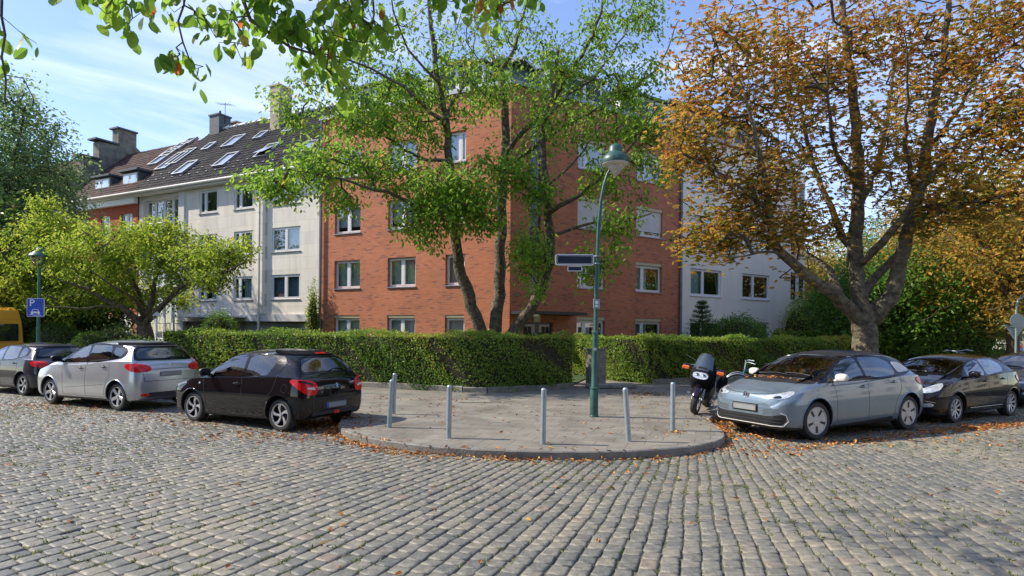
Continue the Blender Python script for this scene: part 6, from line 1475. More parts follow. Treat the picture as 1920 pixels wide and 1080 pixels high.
m = MB(); h = K.bvh.ray_cast(Vector((-1.35, 3, .80)), Vector((0, -1, 0)))[0]; m.tube([(h.x+.075*math.cos(a), K.bvh.ray_cast(Vector((h.x+.075*math.cos(a), 3, .80+.075*math.sin(a))), Vector((0, -1, 0)))[0].y, .80+.075*math.sin(a)) for a in np.linspace(0, 6.283, 25)], .004, 5); m.build('fuel_flap_gap', MT['black'], K.root)

# --- silver tall hatchback
paint = carpaint('silver_paint', (.50, .52, .55), .75, .32)
c = hatch(4.07, 1.765, 1.60, 2.615, .80, .86, 1.10, 1.12, .15, (-1.50, 1.52), (-1.78, 1.13), 1.0, 1.12, paint, .318, ('s', 5, .075, .085, .0, False), lipmat=paint, roofw=.70, zdark=.24)
f_ = G(103, 757); r_ = G(221, 770); fwd = Vector((-.905, .425, 0)).normalized(); leftv = Vector((-fwd.y, fwd.x, 0)); ctr = (f_+r_)/2-leftv*(1.765/2-.1)
K = Car('parked_hatchback', 'silver tall hatchback with red tail lights parked second in the left row', ctr, math.atan2(fwd.y, fwd.x), c); XR = K.c['xr']
K.surround = [(1.15, 1.03), (.62, 1.30), (.22, 1.46), (-.3, 1.52), (-1.0, 1.50), (-1.38, 1.42), (-1.50, 1.30), (-1.40, 1.19), (-.6, 1.085)]
common(K, [(.70, 1.07), (.52, 1.24), (.20, 1.42), (-.05, 1.465), (-.13, 1.09)], [(-.20, 1.095), (-.13, 1.47), (-.85, 1.465), (-1.0, 1.15)], [[(.72, .30), (.74, .7), (.80, 1.05)], [(-.17, .29), (-.17, .7), (-.165, 1.07)], [(-.85, .29), (-.95, .62), (-1.08, .8), (-1.03, 1.12)], [(.72, .29), (-.85, .285)]], [(.02, .93), (-.85, .98)], MT['black'], qtr=[(-1.07, 1.17), (-.95, 1.44), (-1.25, 1.41), (-1.38, 1.32), (-1.3, 1.21)])
for v in 'LR': K.patch('corner_window', [(1.0, 1.06), (.76, 1.10), (.70, 1.20)], v, .0065, MT['carglass'], thick=.004, rnd=0); K.line('door_crease', [(.65, .45), (-.1, .52), (-.85, .58)], v, MT['darkalloy'], .004, -.001)
K.screen('windscreen', [(-.76, 1.10), (.76, 1.10), (.62, 1.50), (-.62, 1.50)], 'F')
K.screen('rear_window', [(-.72, 1.14), (.72, 1.14), (.60, 1.46), (-.60, 1.46)], 'B'); K.patch('roof_spoiler', [(-.62, 1.47), (.62, 1.47), (.58, 1.53), (-.58, 1.53)], 'B', .02, paint, thick=.05)
for sy in (1, -1): K.patch('tail_light', [(sy*a, b) for a, b in [(.40, .98), (.54, 1.05), (.78, 1.08), (.93, 1.07), (.90, .93), (.74, .88), (.46, .90)]], 'B', .013, MT['taillight'], thick=.03, ang=-sy*18, cell=.03); K.patch('rear_reflector', [(sy*.52, .34), (sy*.70, .34), (sy*.70, .40), (sy*.52, .41)], 'B', .012, MT['taillight'], rnd=0)
K.line('tailgate_gap', [(-.70, 1.1), (-.62, .68), (.62, .68), (.70, 1.1)], 'B', MT['black'], .005, -.002); K.line('tailgate_fold', [(-.6, .95), (.6, .95)], 'B', MT['darkalloy'], .006, -.003)
K.patch('bumper_insert', [(-.62, .31), (.62, .31), (.56, .42), (-.56, .42)], 'B', .006, MT['black']); K.plate('B', 0, .83, XR-.012, band=False); roundel(K, 'B', 0, 1.02, .034, MT['chrome'], 'oval'); K.text('KIA', .05, (0, 1.02), 'B', MT['chrome'])
K.wiper([(-.02, 1.17), (-.15, 1.2), (-.46, 1.19)]); K.mirror(.86, 1.09, 'L', MT['black']); K.mirror(.86, 1.09, 'R', MT['black'])
m = MB(); h = K.bvh.ray_cast(Vector((.92, 3, .93)), Vector((0, -1, 0)))[0]; m.lathe([(.001, .012), (.022, .006), (.026, 0)], 14, 'Y', h); m.build('side_indicator', MT['headlight'], K.root)

# --- dark grey hatchback at the left edge
paint = carpaint('dark_grey_paint', (.035, .037, .045), .5, .3)
c = hatch(4.05, 1.75, 1.45, 2.56, .80, .74, .95, .95, .15, (-1.42, 1.38), (-1.72, 1.02), .90, .98, paint, .31, ('s', 5, .03, .032, .25, True), lipmat=paint, roofw=.68)
r_ = G(47, 742); fwd = Vector((-.895, .4456, 0)); leftv = Vector((-fwd.y, fwd.x, 0)); ctr = r_+fwd*1.28-leftv*(1.75/2-.1)
K = Car('parked_hatchback', 'dark grey hatchback at the left edge, half hidden by the silver car', ctr, math.atan2(fwd.y, fwd.x), c); XR = K.c['xr']
K.surround = [(.98, .92), (.30, 1.31), (-.3, 1.38), (-1.0, 1.35), (-1.33, 1.24), (-1.36, 1.10), (-.6, .965)]
common(K, [(.80, .95), (.30, 1.26), (-.05, 1.335), (-.12, .965)], [(-.20, .97), (-.14, 1.34), (-.8, 1.33), (-.93, 1.0)], [[(.76, .28), (.82, .9)], [(-.16, .27), (-.16, .95)], [(-.85, .27), (-.93, .6), (-1.05, .75), (-1.0, 1.0)], [(.76, .27), (-.85, .26)]], [(0, .84), (-.85, .88)], paint, qtr=[(-1.0, 1.02), (-.9, 1.32), (-1.12, 1.28), (-1.24, 1.2), (-1.24, 1.08)])
K.screen('windscreen', [(-.74, .97), (.74, .97), (.62, 1.35), (-.62, 1.35)], 'F')
K.screen('rear_window', [(-.70, 1.03), (.70, 1.03), (.57, 1.33), (-.57, 1.33)], 'B'); K.patch('roof_spoiler', [(-.6, 1.335), (.6, 1.335), (.56, 1.385), (-.56, 1.385)], 'B', .02, MT['black'], thick=.05)
for sy in (1, -1): K.patch('tail_light', [(sy*a, b) for a, b in [(.46, .91), (.60, .95), (.90, .96), (.88, .84), (.75, .79), (.50, .80)]], 'B', .013, MT['taillight'], thick=.03, ang=-sy*20, cell=.03)
K.line('tailgate_gap', [(-.66, 1.0), (-.58, .62), (.58, .62), (.66, 1.0)], 'B', MT['black'], .005, -.002); K.plate('B', 0, .50, XR-.008); roundel(K, 'B', 0, .90, .05, MT['chrome'], 'vw')
K.line('crease', [(1.4, .78), (0, .80), (-1.35, .82)], 'L', MT['darkalloy'], .005, -.003)
m = MB(); m.tube([(-1.05, 0, 1.42), (-1.2, 0, 1.6)], [.012, .004], 5); m.build('aerial', MT['black'], K.root); K.mirror(.72, .96, 'L', paint); K.mirror(.72, .96, 'R', paint)
m = MB(); m.tube([(XR+.2, .4, .26), (XR+.02, .4, .25)], .028, 10); m.build('exhaust_pipe', MT['chrome'], K.root)

# --- grey-blue electric hatchback on the right
paint = carpaint('grey_blue_paint', (.17, .225, .275), .35, .3)
c = hatch(4.26, 1.81, 1.568, 2.77, .83, .84, 1.06, 1.30, .36, (-1.50, 1.46), (-1.80, 1.09), .96, 1.08, paint, .345, ('disc', 5), lipmat=paint, roofw=.68, rimf=.72, tw=.22, steer=R(-3), zm=.62)
f_ = G(1524, 825); r_ = G(1703, 805); fwd = (f_-r_).normalized(); rightv = Vector((fwd.y, -fwd.x, 0)); leftv = -rightv; ctr = (f_+r_)/2-leftv*(1.81/2-.1)
K = Car('parked_hatchback', 'grey-blue electric hatchback with black roof, facing left beside the motorcycle', ctr, math.atan2(fwd.y, fwd.x), c); XR = K.c['xr']; XF = K.c['xf']
K.surround = [(1.34, 1.00), (.95, 1.20), (.50, 1.44), (-.1, 1.50), (-1.0, 1.46), (-1.45, 1.36), (-1.62, 1.17), (-1.3, 1.10), (-.6, 1.04)]
common(K, [(.80, 1.03), (.78, 1.22), (.42, 1.40), (.06, 1.455), (-.02, 1.055)], [(-.10, 1.06), (-.03, 1.455), (-.70, 1.44), (-1.0, 1.34), (-1.02, 1.13), (-.9, 1.10)], [[(.86, .32), (.88, .7), (.92, 1.0)], [(-.06, .31), (-.05, .7), (-.05, 1.03)], [(-.85, .31), (-.92, .62), (-1.08, .82), (-1.1, 1.07)], [(.86, .31), (-.85, .30)]], [(.10, .91), (-.86, .97)], paint, qtr=None)
for v in 'LR':
    K.patch('corner_window', [(1.20, 1.03), (.87, 1.04), (.85, 1.19)], v, .0065, MT['carglass'], thick=.004, rnd=0)
    K.patch('silver_pillar_panel', [(-1.10, 1.14), (-1.06, 1.36), (-1.38, 1.33), (-1.55, 1.18)], v, .008, MT['offwhite'], thick=.006)
    K.patch('sill_trim', [(.86, .22), (-.85, .22), (-.80, .33), (-.6, .30), (.5, .255)], v, .006, MT['black'])
    K.line('wing_badge', [(1.04, .83), (.86, .83)], v, MT['chrome'], .007, .004)
K.patch('black_roof', [(.40, -.60), (.40, .60), (-1.46, .55), (-1.46, -.55)], 'T', .003, MT['black'], thick=.004, cell=.08)
K.screen('windscreen', [(-.80, 1.07), (.80, 1.07), (.64, 1.47), (-.64, 1.47)], 'F')
K.patch('cowl_panel', [(1.27, -.78), (1.27, .78), (1.42, .76), (1.58, .55), (1.66, 0), (1.58, -.55), (1.42, -.76)], 'T', .004, MT['black'], thick=.004)
K.screen('rear_window', [(-.7, 1.1), (.7, 1.1), (.57, 1.42), (-.57, 1.42)], 'B')
for sy in (1, -1):
    K.patch('headlight', [(sy*a, b) for a, b in [(.34, .775), (.56, .815), (.84, .875), (.90, .855), (.86, .79), (.70, .735), (.44, .735)]], 'F', .007, MT['headlight'], thick=.02, ang=sy*26, cell=.03)
    K.patch('headlight_lens', [(sy*a, b) for a, b in [(.52, .75), (.58, .785), (.68, .795), (.70, .76), (.62, .745)]], 'F', .0125, MT['carglass'], thick=.01, ang=sy*26, cell=.03)
    K.patch('tail_light', [(sy*a, b) for a, b in [(.45, .98), (.62, 1.04), (.98, 1.06), (.95, .90), (.7, .86), (.45, .88)]], 'B', .013, MT['taillight'], thick=.03, ang=-sy*20, cell=.03)
    K.line('light_strip', [(sy*.09, .79), (sy*.30, .775)], 'F', MT['chrome'], .003, .002)
K.line('bonnet_gap', [(-.66, .845), (-.3, .80), (0, .79), (.3, .80), (.66, .845)], 'F', MT['black'], .006, -.001)
K.patch('lower_grille', [(-.74, .28), (.74, .28), (.80, .42), (.76, .48), (.5, .43), (-.5, .43), (-.76, .48), (-.80, .42)], 'F', .004, MT['black'], thick=.01, cell=.04)
for zz in (.33, .385): K.line('grille_bar', [(-.72, zz), (.72, zz)], 'F', MT['darkalloy'], .009, .009)
K.line('grille_trim', [(-.74, .27), (.74, .27), (.80, .36), (.78, .47), (.72, .50)], 'F', MT['offwhite'], .007, .008); K.line('grille_trim', [(-.74, .27), (-.80, .36), (-.78, .47), (-.72, .50)], 'F', MT['offwhite'], .007, .008)
K.patch('plate_mount', [(-.29, .47), (.29, .47), (.29, .62), (-.29, .62)], 'F', .006, MT['black'], rnd=0, thick=.02); K.plate('F', 0, .545, XF+.014, band=False)
# hexagon dimples in the bumper
for sy in (1, -1):
    m = MB()
    for i in range(9):
        for j in range(4):
            y = sy*(.40+i*.033+(j % 2)*.016); z = .455+j*.026+i*.004; h = K.bvh.ray_cast(Vector((5, y, z)), Vector((-1, 0, 0)))[0]; m.lathe([(.001, 0), (.009, 0)], 6, 'X', (h.x+.002, y, z))
    m.build('bumper_dimples', MT['darkalloy'], K.root)
roundel(K, 'F', 0, .76, .062, MT['chrome'], 'vw'); K.mirror(.86, 1.06, 'L', MT['offwhite']); K.mirror(.86, 1.06, 'R', MT['offwhite'])
K.wiper([(-.60, 1.085), (-.2, 1.12), (.1, 1.10)], 'F'); K.wiper([(.62, 1.09), (.3, 1.13), (0.0, 1.13)], 'F')
# pale papers behind the windscreen are stickers on the glass
K.patch('window_sticker', [(-.55, 1.435), (-.43, 1.435), (-.43, 1.45), (-.55, 1.45)], 'F', .009, MT['signwhite'], rnd=0, thick=.003)
e_root = K.root
# leaves caught on the scuttle
pos = np.stack([1.30+rng.random(46)*.12, rng.uniform(-.72, .72, 46), np.zeros(46)], 1)
for p in pos: h = K.bvh.ray_cast(Vector((p[0], p[1], 4)), Vector((0, 0, -1)))[0]; p[2] = h.z+.012
Rm = np.array(Matrix.Rotation(math.atan2(fwd.y, fwd.x), 3, 'Z')); pos = pos @ Rm.T+np.array(ctr); dd_ = rng.normal(0, 1, (46, 3)); dd_[:, 2] *= .3
o = leaves('windscreen_leaves', MT['fallen'], None, pos, dd_, unit(46)+np.array([[0, 0, 1]]), rng.uniform(.05, .1, 46), rng.uniform(.03, .05, 46)); tag(o, 'dry leaves caught under the windscreen of the grey-blue car', 'leaves', kind='stuff')

# --- black hatchback behind it, and the next car at the right edge
def second(label, paint, f_, r_, mirrored_rim, W=1.74, full=True):
    c = hatch(3.97, W, 1.46, 2.54, .83, .78, 1.0, 1.08, .28, (-1.36, 1.38), (-1.66, 1.02), .93, 1.04, paint, .31, ('s', 9, .035, .05, .0, False), lipmat=paint, roofw=.68)
    fwd = (f_-r_).normalized(); leftv = Vector((-fwd.y, fwd.x, 0)); ctr = (f_+r_)/2-leftv*(W/2-.1)
    K = Car('parked_hatchback', label, ctr, math.atan2(fwd.y, fwd.x), c); XF = K.c['xf']; XR = K.c['xr']
    K.surround = [(1.12, .96), (.42, 1.33), (-.2, 1.39), (-.9, 1.36), (-1.22, 1.24), (-1.2, 1.09), (-.5, 1.0)]
    common(K, [(.70, .985), (.66, 1.16), (.38, 1.28), (.0, 1.345), (-.07, 1.0)], [(-.15, 1.005), (-.08, 1.35), (-.7, 1.335), (-1.0, 1.24), (-.98, 1.08)], [[(.76, .28), (.82, .94)], [(-.11, .27), (-.11, .98)], [(-.75, .27), (-.85, .6), (-1.0, .76), (-1.02, 1.0)], [(.76, .27), (-.75, .26)]], [(.04, .87), (-.78, .90)], paint)
    for v in 'LR': K.patch('corner_window', [(1.0, .985), (.77, .985), (.74, 1.12)], v, .0065, MT['carglass'], thick=.004, rnd=0); K.line('sill_strip', [(.72, .31), (-.74, .31)], v, MT['chrome'], .006, .004)
    K.screen('windscreen', [(-.77, 1.0), (.77, 1.0), (.62, 1.37), (-.62, 1.37)], 'F'); K.screen('rear_window', [(-.66, 1.03), (.66, 1.03), (.55, 1.33), (-.55, 1.33)], 'B')
    for sy in (1, -1):
        K.patch('headlight', [(sy*a, b) for a, b in [(.36, .70), (.55, .76), (.86, .86), (.93, .84), (.86, .73), (.66, .665), (.42, .66)]], 'F', .007, MT['headlight'], thick=.02, ang=sy*26, cell=.03)
        K.patch('fog_lamp', [(sy*.50, .36), (sy*.74, .38), (sy*.72, .46), (sy*.52, .44)], 'F', .008, MT['headlight'], cell=.03, ang=sy*10)
        K.patch('tail_light', [(sy*a, b) for a, b in [(.5, .9), (.7, .97), (.95, .98), (.92, .82), (.7, .78)]], 'B', .013, MT['taillight'], thick=.03, ang=-sy*20, cell=.03)
        K.line('chrome_blade', [(sy*.44, .50), (sy*.60, .50), (sy*.76, .47)], 'F', MT['chrome'], .007, .006)
    K.patch('grille', [(-.36, .42), (.36, .42), (.42, .55), (.3, .62), (-.3, .62), (-.42, .55)], 'F', .006, MT['black']); K.line('bonnet_gap', [(-.6, .84), (0, .79), (.6, .84)], 'F', MT['black'], .005, -.001)
    K.plate('F', 0, .40, XF+.01, band=False); K.mirror(.74, 1.0, 'L', paint); K.mirror(.74, 1.0, 'R', paint); K.wiper([(-.55, 1.03), (-.15, 1.06), (.1, 1.05)], 'F'); return K
K = second('black-brown hatchback with clear headlights parked behind the grey-blue car', carpaint('black_brown_paint', (.009, .007, .008), 0, .4), G(1790, 793), G(1891, 780), True)
d_ = (G(1891, 780)-G(1790, 793)).normalized(); p = G(1891, 780)+d_*2.75
K = second('dark teal-grey car cut off by the right edge behind the black-brown one', carpaint('teal_grey_paint', (.03, .05, .055), .5, .3), p+Vector((-.05, .25, 0)), p+d_*2.54+Vector((-.05, .25, 0)), True)

# --- yellow van at the left edge, rear end in view
vp = P(-14, 640, 22.5); vp.z = 0; fwd = Vector((-.86, .51, 0)).normalized(); rt = thing('yellow_van', 'yellow delivery van at the left edge behind the dark grey car', 'van', vp, math.atan2(fwd.y, fwd.x)); paint = carpaint('yellow_paint', (.72, .33, .02), .0, .4)
m = MB(); prof = [(0, .45), (0, 1.0), (.05, 1.2), (.12, 2.1), (.26, 2.5), (.5, 2.62), (4.4, 2.62), (4.9, 2.3), (5.3, 1.5), (6.0, 1.15), (6.15, .5)]
ringz = []
for yy, ins in ((-.98, .10), (-1.0, .0), (-.98, .0)): pass
n = len(prof); vs = []
for yy, k in ((-1.0, 0), (-.97, .0), (-.80, 1), (.80, 1), (.97, 0), (1.0, 0)):
    for (x, z) in prof:
        zz = z+(.03 if (k and z > 2.4) else 0); yk = yy*(1-.10*max(0, (z-1.3)/1.3)**1.5) if abs(yy) > .9 else yy
        if abs(yy) == 1.0: x = lerp(x, 3, .008); zz = lerp(zz, 1.3, .02)
        vs.append((x, yk, zz))
fs = [(i*n+j, i*n+j+1, (i+1)*n+j+1, (i+1)*n+j) for i in range(5) for j in range(n-1)]+[tuple(range(n)), tuple(5*n+j for j in reversed(range(n)))]
m.add(vs, fs); m.build('body', paint, rt, smooth=35)
for x in (1.0, 4.9):
    for sy in (1, -1):
        m = MB(); m.lathe([(.18, .0), (.33, .0), (.35, -.03*sy), (.35, -.2*sy), (.18, -.2*sy)], 28, 'Y', (x, sy*1.0, .35)); w = m.build('wheel', MT['rubber'], rt, smooth=40); m = MB(); m.lathe([(.001, .0), (.18, .01*sy)], 20, 'Y', (x, sy*1.0, .35)); m.build('rim', MT['alloy'], w)
for sy in (1, -1):
    m = MB(); y0, y1 = sorted((sy*.955, sy*.975)); m.add([(.28, y0+.0*sy, 1.2), (2.3, y0, 1.2), (2.3, y0-sy*.03, 2.0), (.36, y0-sy*.03, 2.0), (.28, y1+sy*.035, 1.2), (2.3, y1+sy*.035, 1.2), (2.3, y1-sy*.0, 2.0), (.36, y1, 2.0)], [(0, 1, 2, 3), (4, 5, 6, 7), (0, 1, 5, 4), (1, 2, 6, 5), (2, 3, 7, 6), (3, 0, 4, 7)]); sf = m.build('side_window_panel', MT['black'], rt)
    m = MB(); y = sy*1.012; m.add([(.7, y, 1.35), (1.9, y, 1.35), (1.9, y-sy*.02, 1.85), (.7, y-sy*.02, 1.85)], [(0, 1, 2, 3)]); m.build('side_window', MT['carglass'], sf)
    m = MB(); m.box(-.02, .03, sy*.9-.06, sy*.9+.06, .9, 1.25); m.build('tail_light', MT['taillight'], rt)
m = MB(); m.box(-.012, .03, -.8, .8, 1.35, 2.0); m.build('rear_window', MT['carglass'], rt); m = MB(); m.box(-.1, .05, -.95, .95, .35, .58); m.build('rear_bumper', MT['black'], rt)
# --- white truck behind the right edge
tp = gpos(1872, 38.5); rt = thing('white_truck', 'white truck with red and blue sign behind the hedge end on the right', 'truck', tp, R(-150))
m = MB(); m.bbox(-1.6, .9, -1.2, 1.2, .9, 3.0, .12); m.build('cab', MT['white'], rt)
m = MB(); m.bbox(-8, -1.8, -1.25, 1.25, 1.0, 3.3, .05); m.build('box_body', MT['offwhite'], rt); m = MB(); m.box(-8, .8, -.9, .9, .55, .98); m.build('chassis', MT['black'], rt)
m = MB(); m.box(.89, .915, -1.0, 1.0, 1.75, 2.55); m.build('windscreen', MT['carglass'], rt)
for sy in (1, -1):
    m = MB(); m.box(-.9, .4, sy*1.2-.012, sy*1.2+.012, 1.8, 2.5); m.build('side_window', MT['carglass'], rt)
    m = MB(); m.box(.7, .95, sy*1.42-.08, sy*1.42+.08, 1.6, 2.2); m.build('mirror', MT['black'], rt)
    m = MB(); m.box(-.2, .55, sy*1.215-.005, sy*1.215+.005, 1.15, 1.4); m.build('red_sign', MT['taillight'], rt); m = MB(); m.box(-.2, .55, sy*1.215-.005, sy*1.215+.005, .98, 1.145); m.build('blue_sign', MT['blue'], rt)
for x in (0, -4.6, -6.4):
    for sy in (1, -1): m = MB(); m.lathe([(.2, 0), (.48, 0), (.5, -.04*sy), (.5, -.28*sy), (.2, -.28*sy)], 24, 'Y', (x, sy*1.18, .5)); w = m.build('wheel', MT['rubber'], rt, smooth=40); m = MB(); m.lathe([(.001, -.05*sy), (.2, 0)], 16, 'Y', (x, sy*1.18, .5)); m.build('rim', MT['alloy'], w)
# ------------------------------------------------------------------ street furniture
# bollards: pixel of foot and top; lean follows
blab = ['rearmost grey steel bollard, straight behind the leaning one on the left', 'grey steel bollard leaning right at the left end of the pavement', 'grey steel bollard left of centre on the corner pavement, casting a shadow to the right', 'grey steel bollard in the middle of the corner pavement edge', 'grey steel bollard tilted to the left, just right of the lamp post', 'grey steel bollard beside the motorcycle, rightmost on the pavement']
for (u, v, ut, vt), lb in zip([(739, 776, 741, 699), (731, 801, 736, 711), (843, 821, 844, 721), (1020, 832, 1021, 727), (1181, 827, 1173, 726), (1263, 807, 1263, 716)], blab):
    p = G(u, v, PAV_Z); h = (v-vt)/F*p.y; top = Vector(((ut-u)/F*p.y, random.uniform(-.02, .02), h))
    r = .043; m = MB(); rings = [(0, 0), (.3, 0), (.9, 0)]; ax = top
    m.tube([(0, 0, -.05), tuple(ax*.5), tuple(ax*.955)], r, 20, caps=False)
    o = None; a = ax.normalized(); pts = [ax*.955+a*(.035*math.sin(t)) for t in np.linspace(0, math.pi/2, 6)]; m.tube(pts, [r*math.cos(t)+.001 for t in np.linspace(0, math.pi/2, 6)], 20)
    o = m.build('bollard', MT['galv'], None, smooth=50); o.location = p; tag(o, lb, 'bollard', 'steel bollards round the pavement nose')

# near street lamp with the street sign
p = G(1115, 781, PAV_Z); Z = p.y; lamp = thing('street_lamp', 'tall green street lamp with curved neck, carrying a blank street name sign', 'street lamp', p)
def z_at(v, u=1115): return EYE+(HV+ROLL*(u-HU)-v)/F*Z-PAV_Z
def x_at(u): return (u-1115)/F*Z
pts = [(x_at(1115), 0, 0), (x_at(1115), 0, z_at(728)), (x_at(1115.5), 0, z_at(724)), (x_at(1116), 0, z_at(655)), (x_at(1116.5), 0, z_at(628)), (x_at(1117), 0, z_at(622)), (x_at(1117.5), 0, z_at(560)), (x_at(1119), 0, z_at(480)), (x_at(1121), 0, z_at(420)), (x_at(1124), 0, z_at(380)), (x_at(1129), 0, z_at(350)), (x_at(1136), 0, z_at(326)), (x_at(1143), 0, z_at(314))]
rad = [.088, .086, .068, .062, .060, .050, .048, .044, .040, .035, .031, .028, .026]
m = MB(); m.tube(pts, rad, 20); m.lathe([(.098, 0), (.098, .02), (.09, .03)], 20); 
for v, r in ((728, .10), (624, .07)): m.lathe([(r-.02, z_at(v)-.02), (r, z_at(v)-.012), (r, z_at(v)+.012), (r-.03, z_at(v)+.03)], 20, 'Z', (x_at(1116), 0, 0))
m.build('post', MT['postgreen'], lamp, smooth=40)
hx = x_at(1151); z0 = z_at(308)
m = MB(); m.lathe([(.285, z0+.02), (.29, z0+.05), (.285, z0+.10), (.25, z0+.17), (.17, z0+.235), (.15, z0+.26), (.145, z0+.33), (.12, z0+.39), (.07, z0+.42), (.001, z0+.43)], 32, 'Z', (hx, 0, 0)); hd = m.build('lamp_hood', MT['postgreen'], lamp, smooth=40)
m = MB(); m.lathe([(.275, z0+.03), (.27, z0+.0), (.2, z0-.03), (.16, z0-.03)], 32, 'Z', (hx, 0, 0)); m.build('lamp_rim', MT['offwhite'], hd, smooth=40)
m = MB(); m.lathe([(.17, z0-.02), (.165, z0-.07), (.11, z0-.14), (.06, z0-.2), (.02, z0-.25), (.001, z0-.26)], 24, 'Z', (hx, 0, 0)); m.build('lamp_glass', pmat('milky_lamp_glass', (.5, .48, .42), .12, var=.25, scale=20, coat=1), hd, smooth=40)
# street name sign (blank) hung on the post
xl, xr_ = x_at(1040), x_at(1112); zb, zt = z_at(498), z_at(477)
def rrect(x0, x1, z0, z1, r, n=5):
    out = []
    for cx, cz, a0 in ((x1-r, z1-r, 0), (x0+r, z1-r, 90), (x0+r, z0+r, 180), (x1-r, z0+r, 270)): out += [(cx+r*math.cos(R(a0+90*k/n)), cz+r*math.sin(R(a0+90*k/n))) for k in range(n+1)]
    return out
sn = thing('street_sign', 'dark navy street name sign with white border, left blank, on the green lamp post', 'street sign', (p.x, p.y, p.z+zb))
m = MB(); m.prism(rrect(xl, xr_, 0, zt-zb, .045), -.02, .02, 'XZ'); fr = m.build('border', MT['signwhite'], sn)
for e in (-1, 1):
    m = MB(); m.prism(rrect(xl+.02, xr_-.02, .02, zt-zb-.02, .03), e*.0215-.0005, e*.0215+.0005, 'XZ'); pl_ = m.build('sign_face', MT['navy'], sn)
    m = MB(); o_ = rrect(xl+.035, xr_-.035, .034, zt-zb-.034, .03); i_ = rrect(xl+.041, xr_-.041, .04, zt-zb-.04, .025); k = len(o_); y = e*.0232
    m.add([(a, y, b) for a, b in o_]+[(a, y, b) for a, b in i_], [(j, (j+1) % k, k+(j+1) % k, k+j) for j in range(k)]); m.build('border_line', MT['signwhite'], pl_)
for zz in (.04, zt-zb-.04): m = MB(); m.tube([(xr_-.01, 0, zz), (.045, 0, zz)], .012, 8); m.tube([(.03+.055*math.cos(a), .055*math.sin(a), zz) for a in np.linspace(0, 6.283, 17)], .008, 6, caps=False); m.build('bracket', MT['galv'], sn)
s2 = thing('street_sign', 'small blank navy plate hanging under the street name sign', 'street sign', (p.x, p.y, p.z+z_at(509)))
xa, xb = x_at(1063), x_at(1090); hh_ = z_at(499.5)-z_at(509); m = MB(); m.prism(rrect(xa, xb, 0, hh_, .02), -.012, .012, 'XZ'); m.build('border', MT['signwhite'], s2)
for e in (-1, 1): m = MB(); m.prism(rrect(xa+.014, xb-.014, .014, hh_-.012, .012), e*.0135-.0006, e*.0135+.0006, 'XZ'); m.build('sign_face', MT['navy'], s2)
# small notice on the post
nb = thing('notice_plate', 'small grey notice plate strapped to the green lamp post', 'notice', (p.x+x_at(1117), p.y, p.z+z_at(579)))
m = MB(); m.bbox(-.068, .068, -.085, -.06, 0, .2, .006); pl_ = m.build('plate', MT['signback'], nb); m = MB(); m.lathe([(.001, 0), (.035, 0)], 16, 'Y', (0, -.0865, .13)); m.box(-.03, .03, -.0868, -.086, .04, .075); m.build('printed_mark', MT['signwhite'], nb)
for k in (.04, .16): m = MB(); m.tube([(.058*math.cos(a), .058*math.sin(a), k) for a in np.linspace(0, 6.283, 17)], .005, 6, caps=False); m.build('strap', MT['galv'], nb)
st = MB(); st.box(-.03, .03, -.0665, -.064, z_at(657), z_at(652)); st.build('sticker', pmat('pale_sticker', (.6, .62, .5), .5), lamp)

# left street lamp and its parking sign
p = P(72, 640, 21.5); p.z = PAV_Z; Zl = p.y; lamp = thing('street_lamp', 'green street lamp on the left, carrying the blue parking sign', 'street lamp', p)
def zl(v): return EYE+(HV+ROLL*(72-HU)-v)/F*Zl-PAV_Z
m = MB(); m.tube([(0, 0, 0), (0, 0, 1.0), (0, 0, 1.02), (.02, 0, zl(503))], [.085, .085, .06, .05], 14)
m.build('post', MT['postgreen2'], lamp, smooth=40); z0 = zl(487)
m = MB()
for s_ in (-1, 1): m.tube([(.02, 0, zl(503)), (s_*.2+.02, 0, zl(497)), (s_*.26+.02, 0, zl(487)), (s_*.25+.02, 0, zl(481))], .016, 6)
m.build('bracket', MT['postgreen2'], lamp, smooth=40)
m = MB(); m.lathe([(.33, z0+.1), (.34, z0+.13), (.30, z0+.2), (.16, z0+.3), (.13, z0+.36), (.09, z0+.41), (.04, z0+.45), (.001, z0+.47)], 24, 'Z', (.02, 0, 0)); hd = m.build('lamp_hood', MT['postgreen2'], lamp, smooth=40)
m = MB(); m.lathe([(.28, z0+.1), (.24, z0-.05), (.14, z0-.16), (.04, z0-.2), (.001, z0-.2)], 20, 'Z', (.02, 0, 0)); m.build('lamp_glass', MT['glass'], hd, smooth=40)
pk = thing('parking_sign', 'blue parking sign with white P and car symbol on the left lamp post', 'sign', (p.x-.03, p.y-.09, p.z+zl(594)))
s_ = .62; m = MB(); m.prism(rrect(-s_/2, s_/2, 0, s_*1.06, .04), -.012, .012, 'XZ'); m.build('border', MT['signwhite'], pk); m = MB(); m.prism(rrect(-s_/2+.015, s_/2-.015, .015, s_*1.06-.015, .03), -.015, -.0125, 'XZ'); m.build('panel', MT['blue'], pk)
m = MB(); y0, y1 = -.018, -.0155     # letter P
m.box(-.20, -.155, y0, y1, .38, .62); n = 12; oc = [(-.155+.10*math.cos(a)*1.0+.03, .55+.07*math.sin(a)) for a in np.linspace(-math.pi/2, math.pi/2, n)]; ic = [(-.155+.055*math.cos(a)+.03, .55+.032*math.sin(a)) for a in np.linspace(-math.pi/2, math.pi/2, n)]
m.add([(a, y0, b) for a, b in oc]+[(a, y0, b) for a, b in ic], [(j, j+1, n+j+1, n+j) for j in range(n-1)]); m.box(-.155, -.124, y0, y1, .582, .62); m.box(-.155, -.124, y0, y1, .48, .518); m.build('letter', MT['signwhite'], pk)
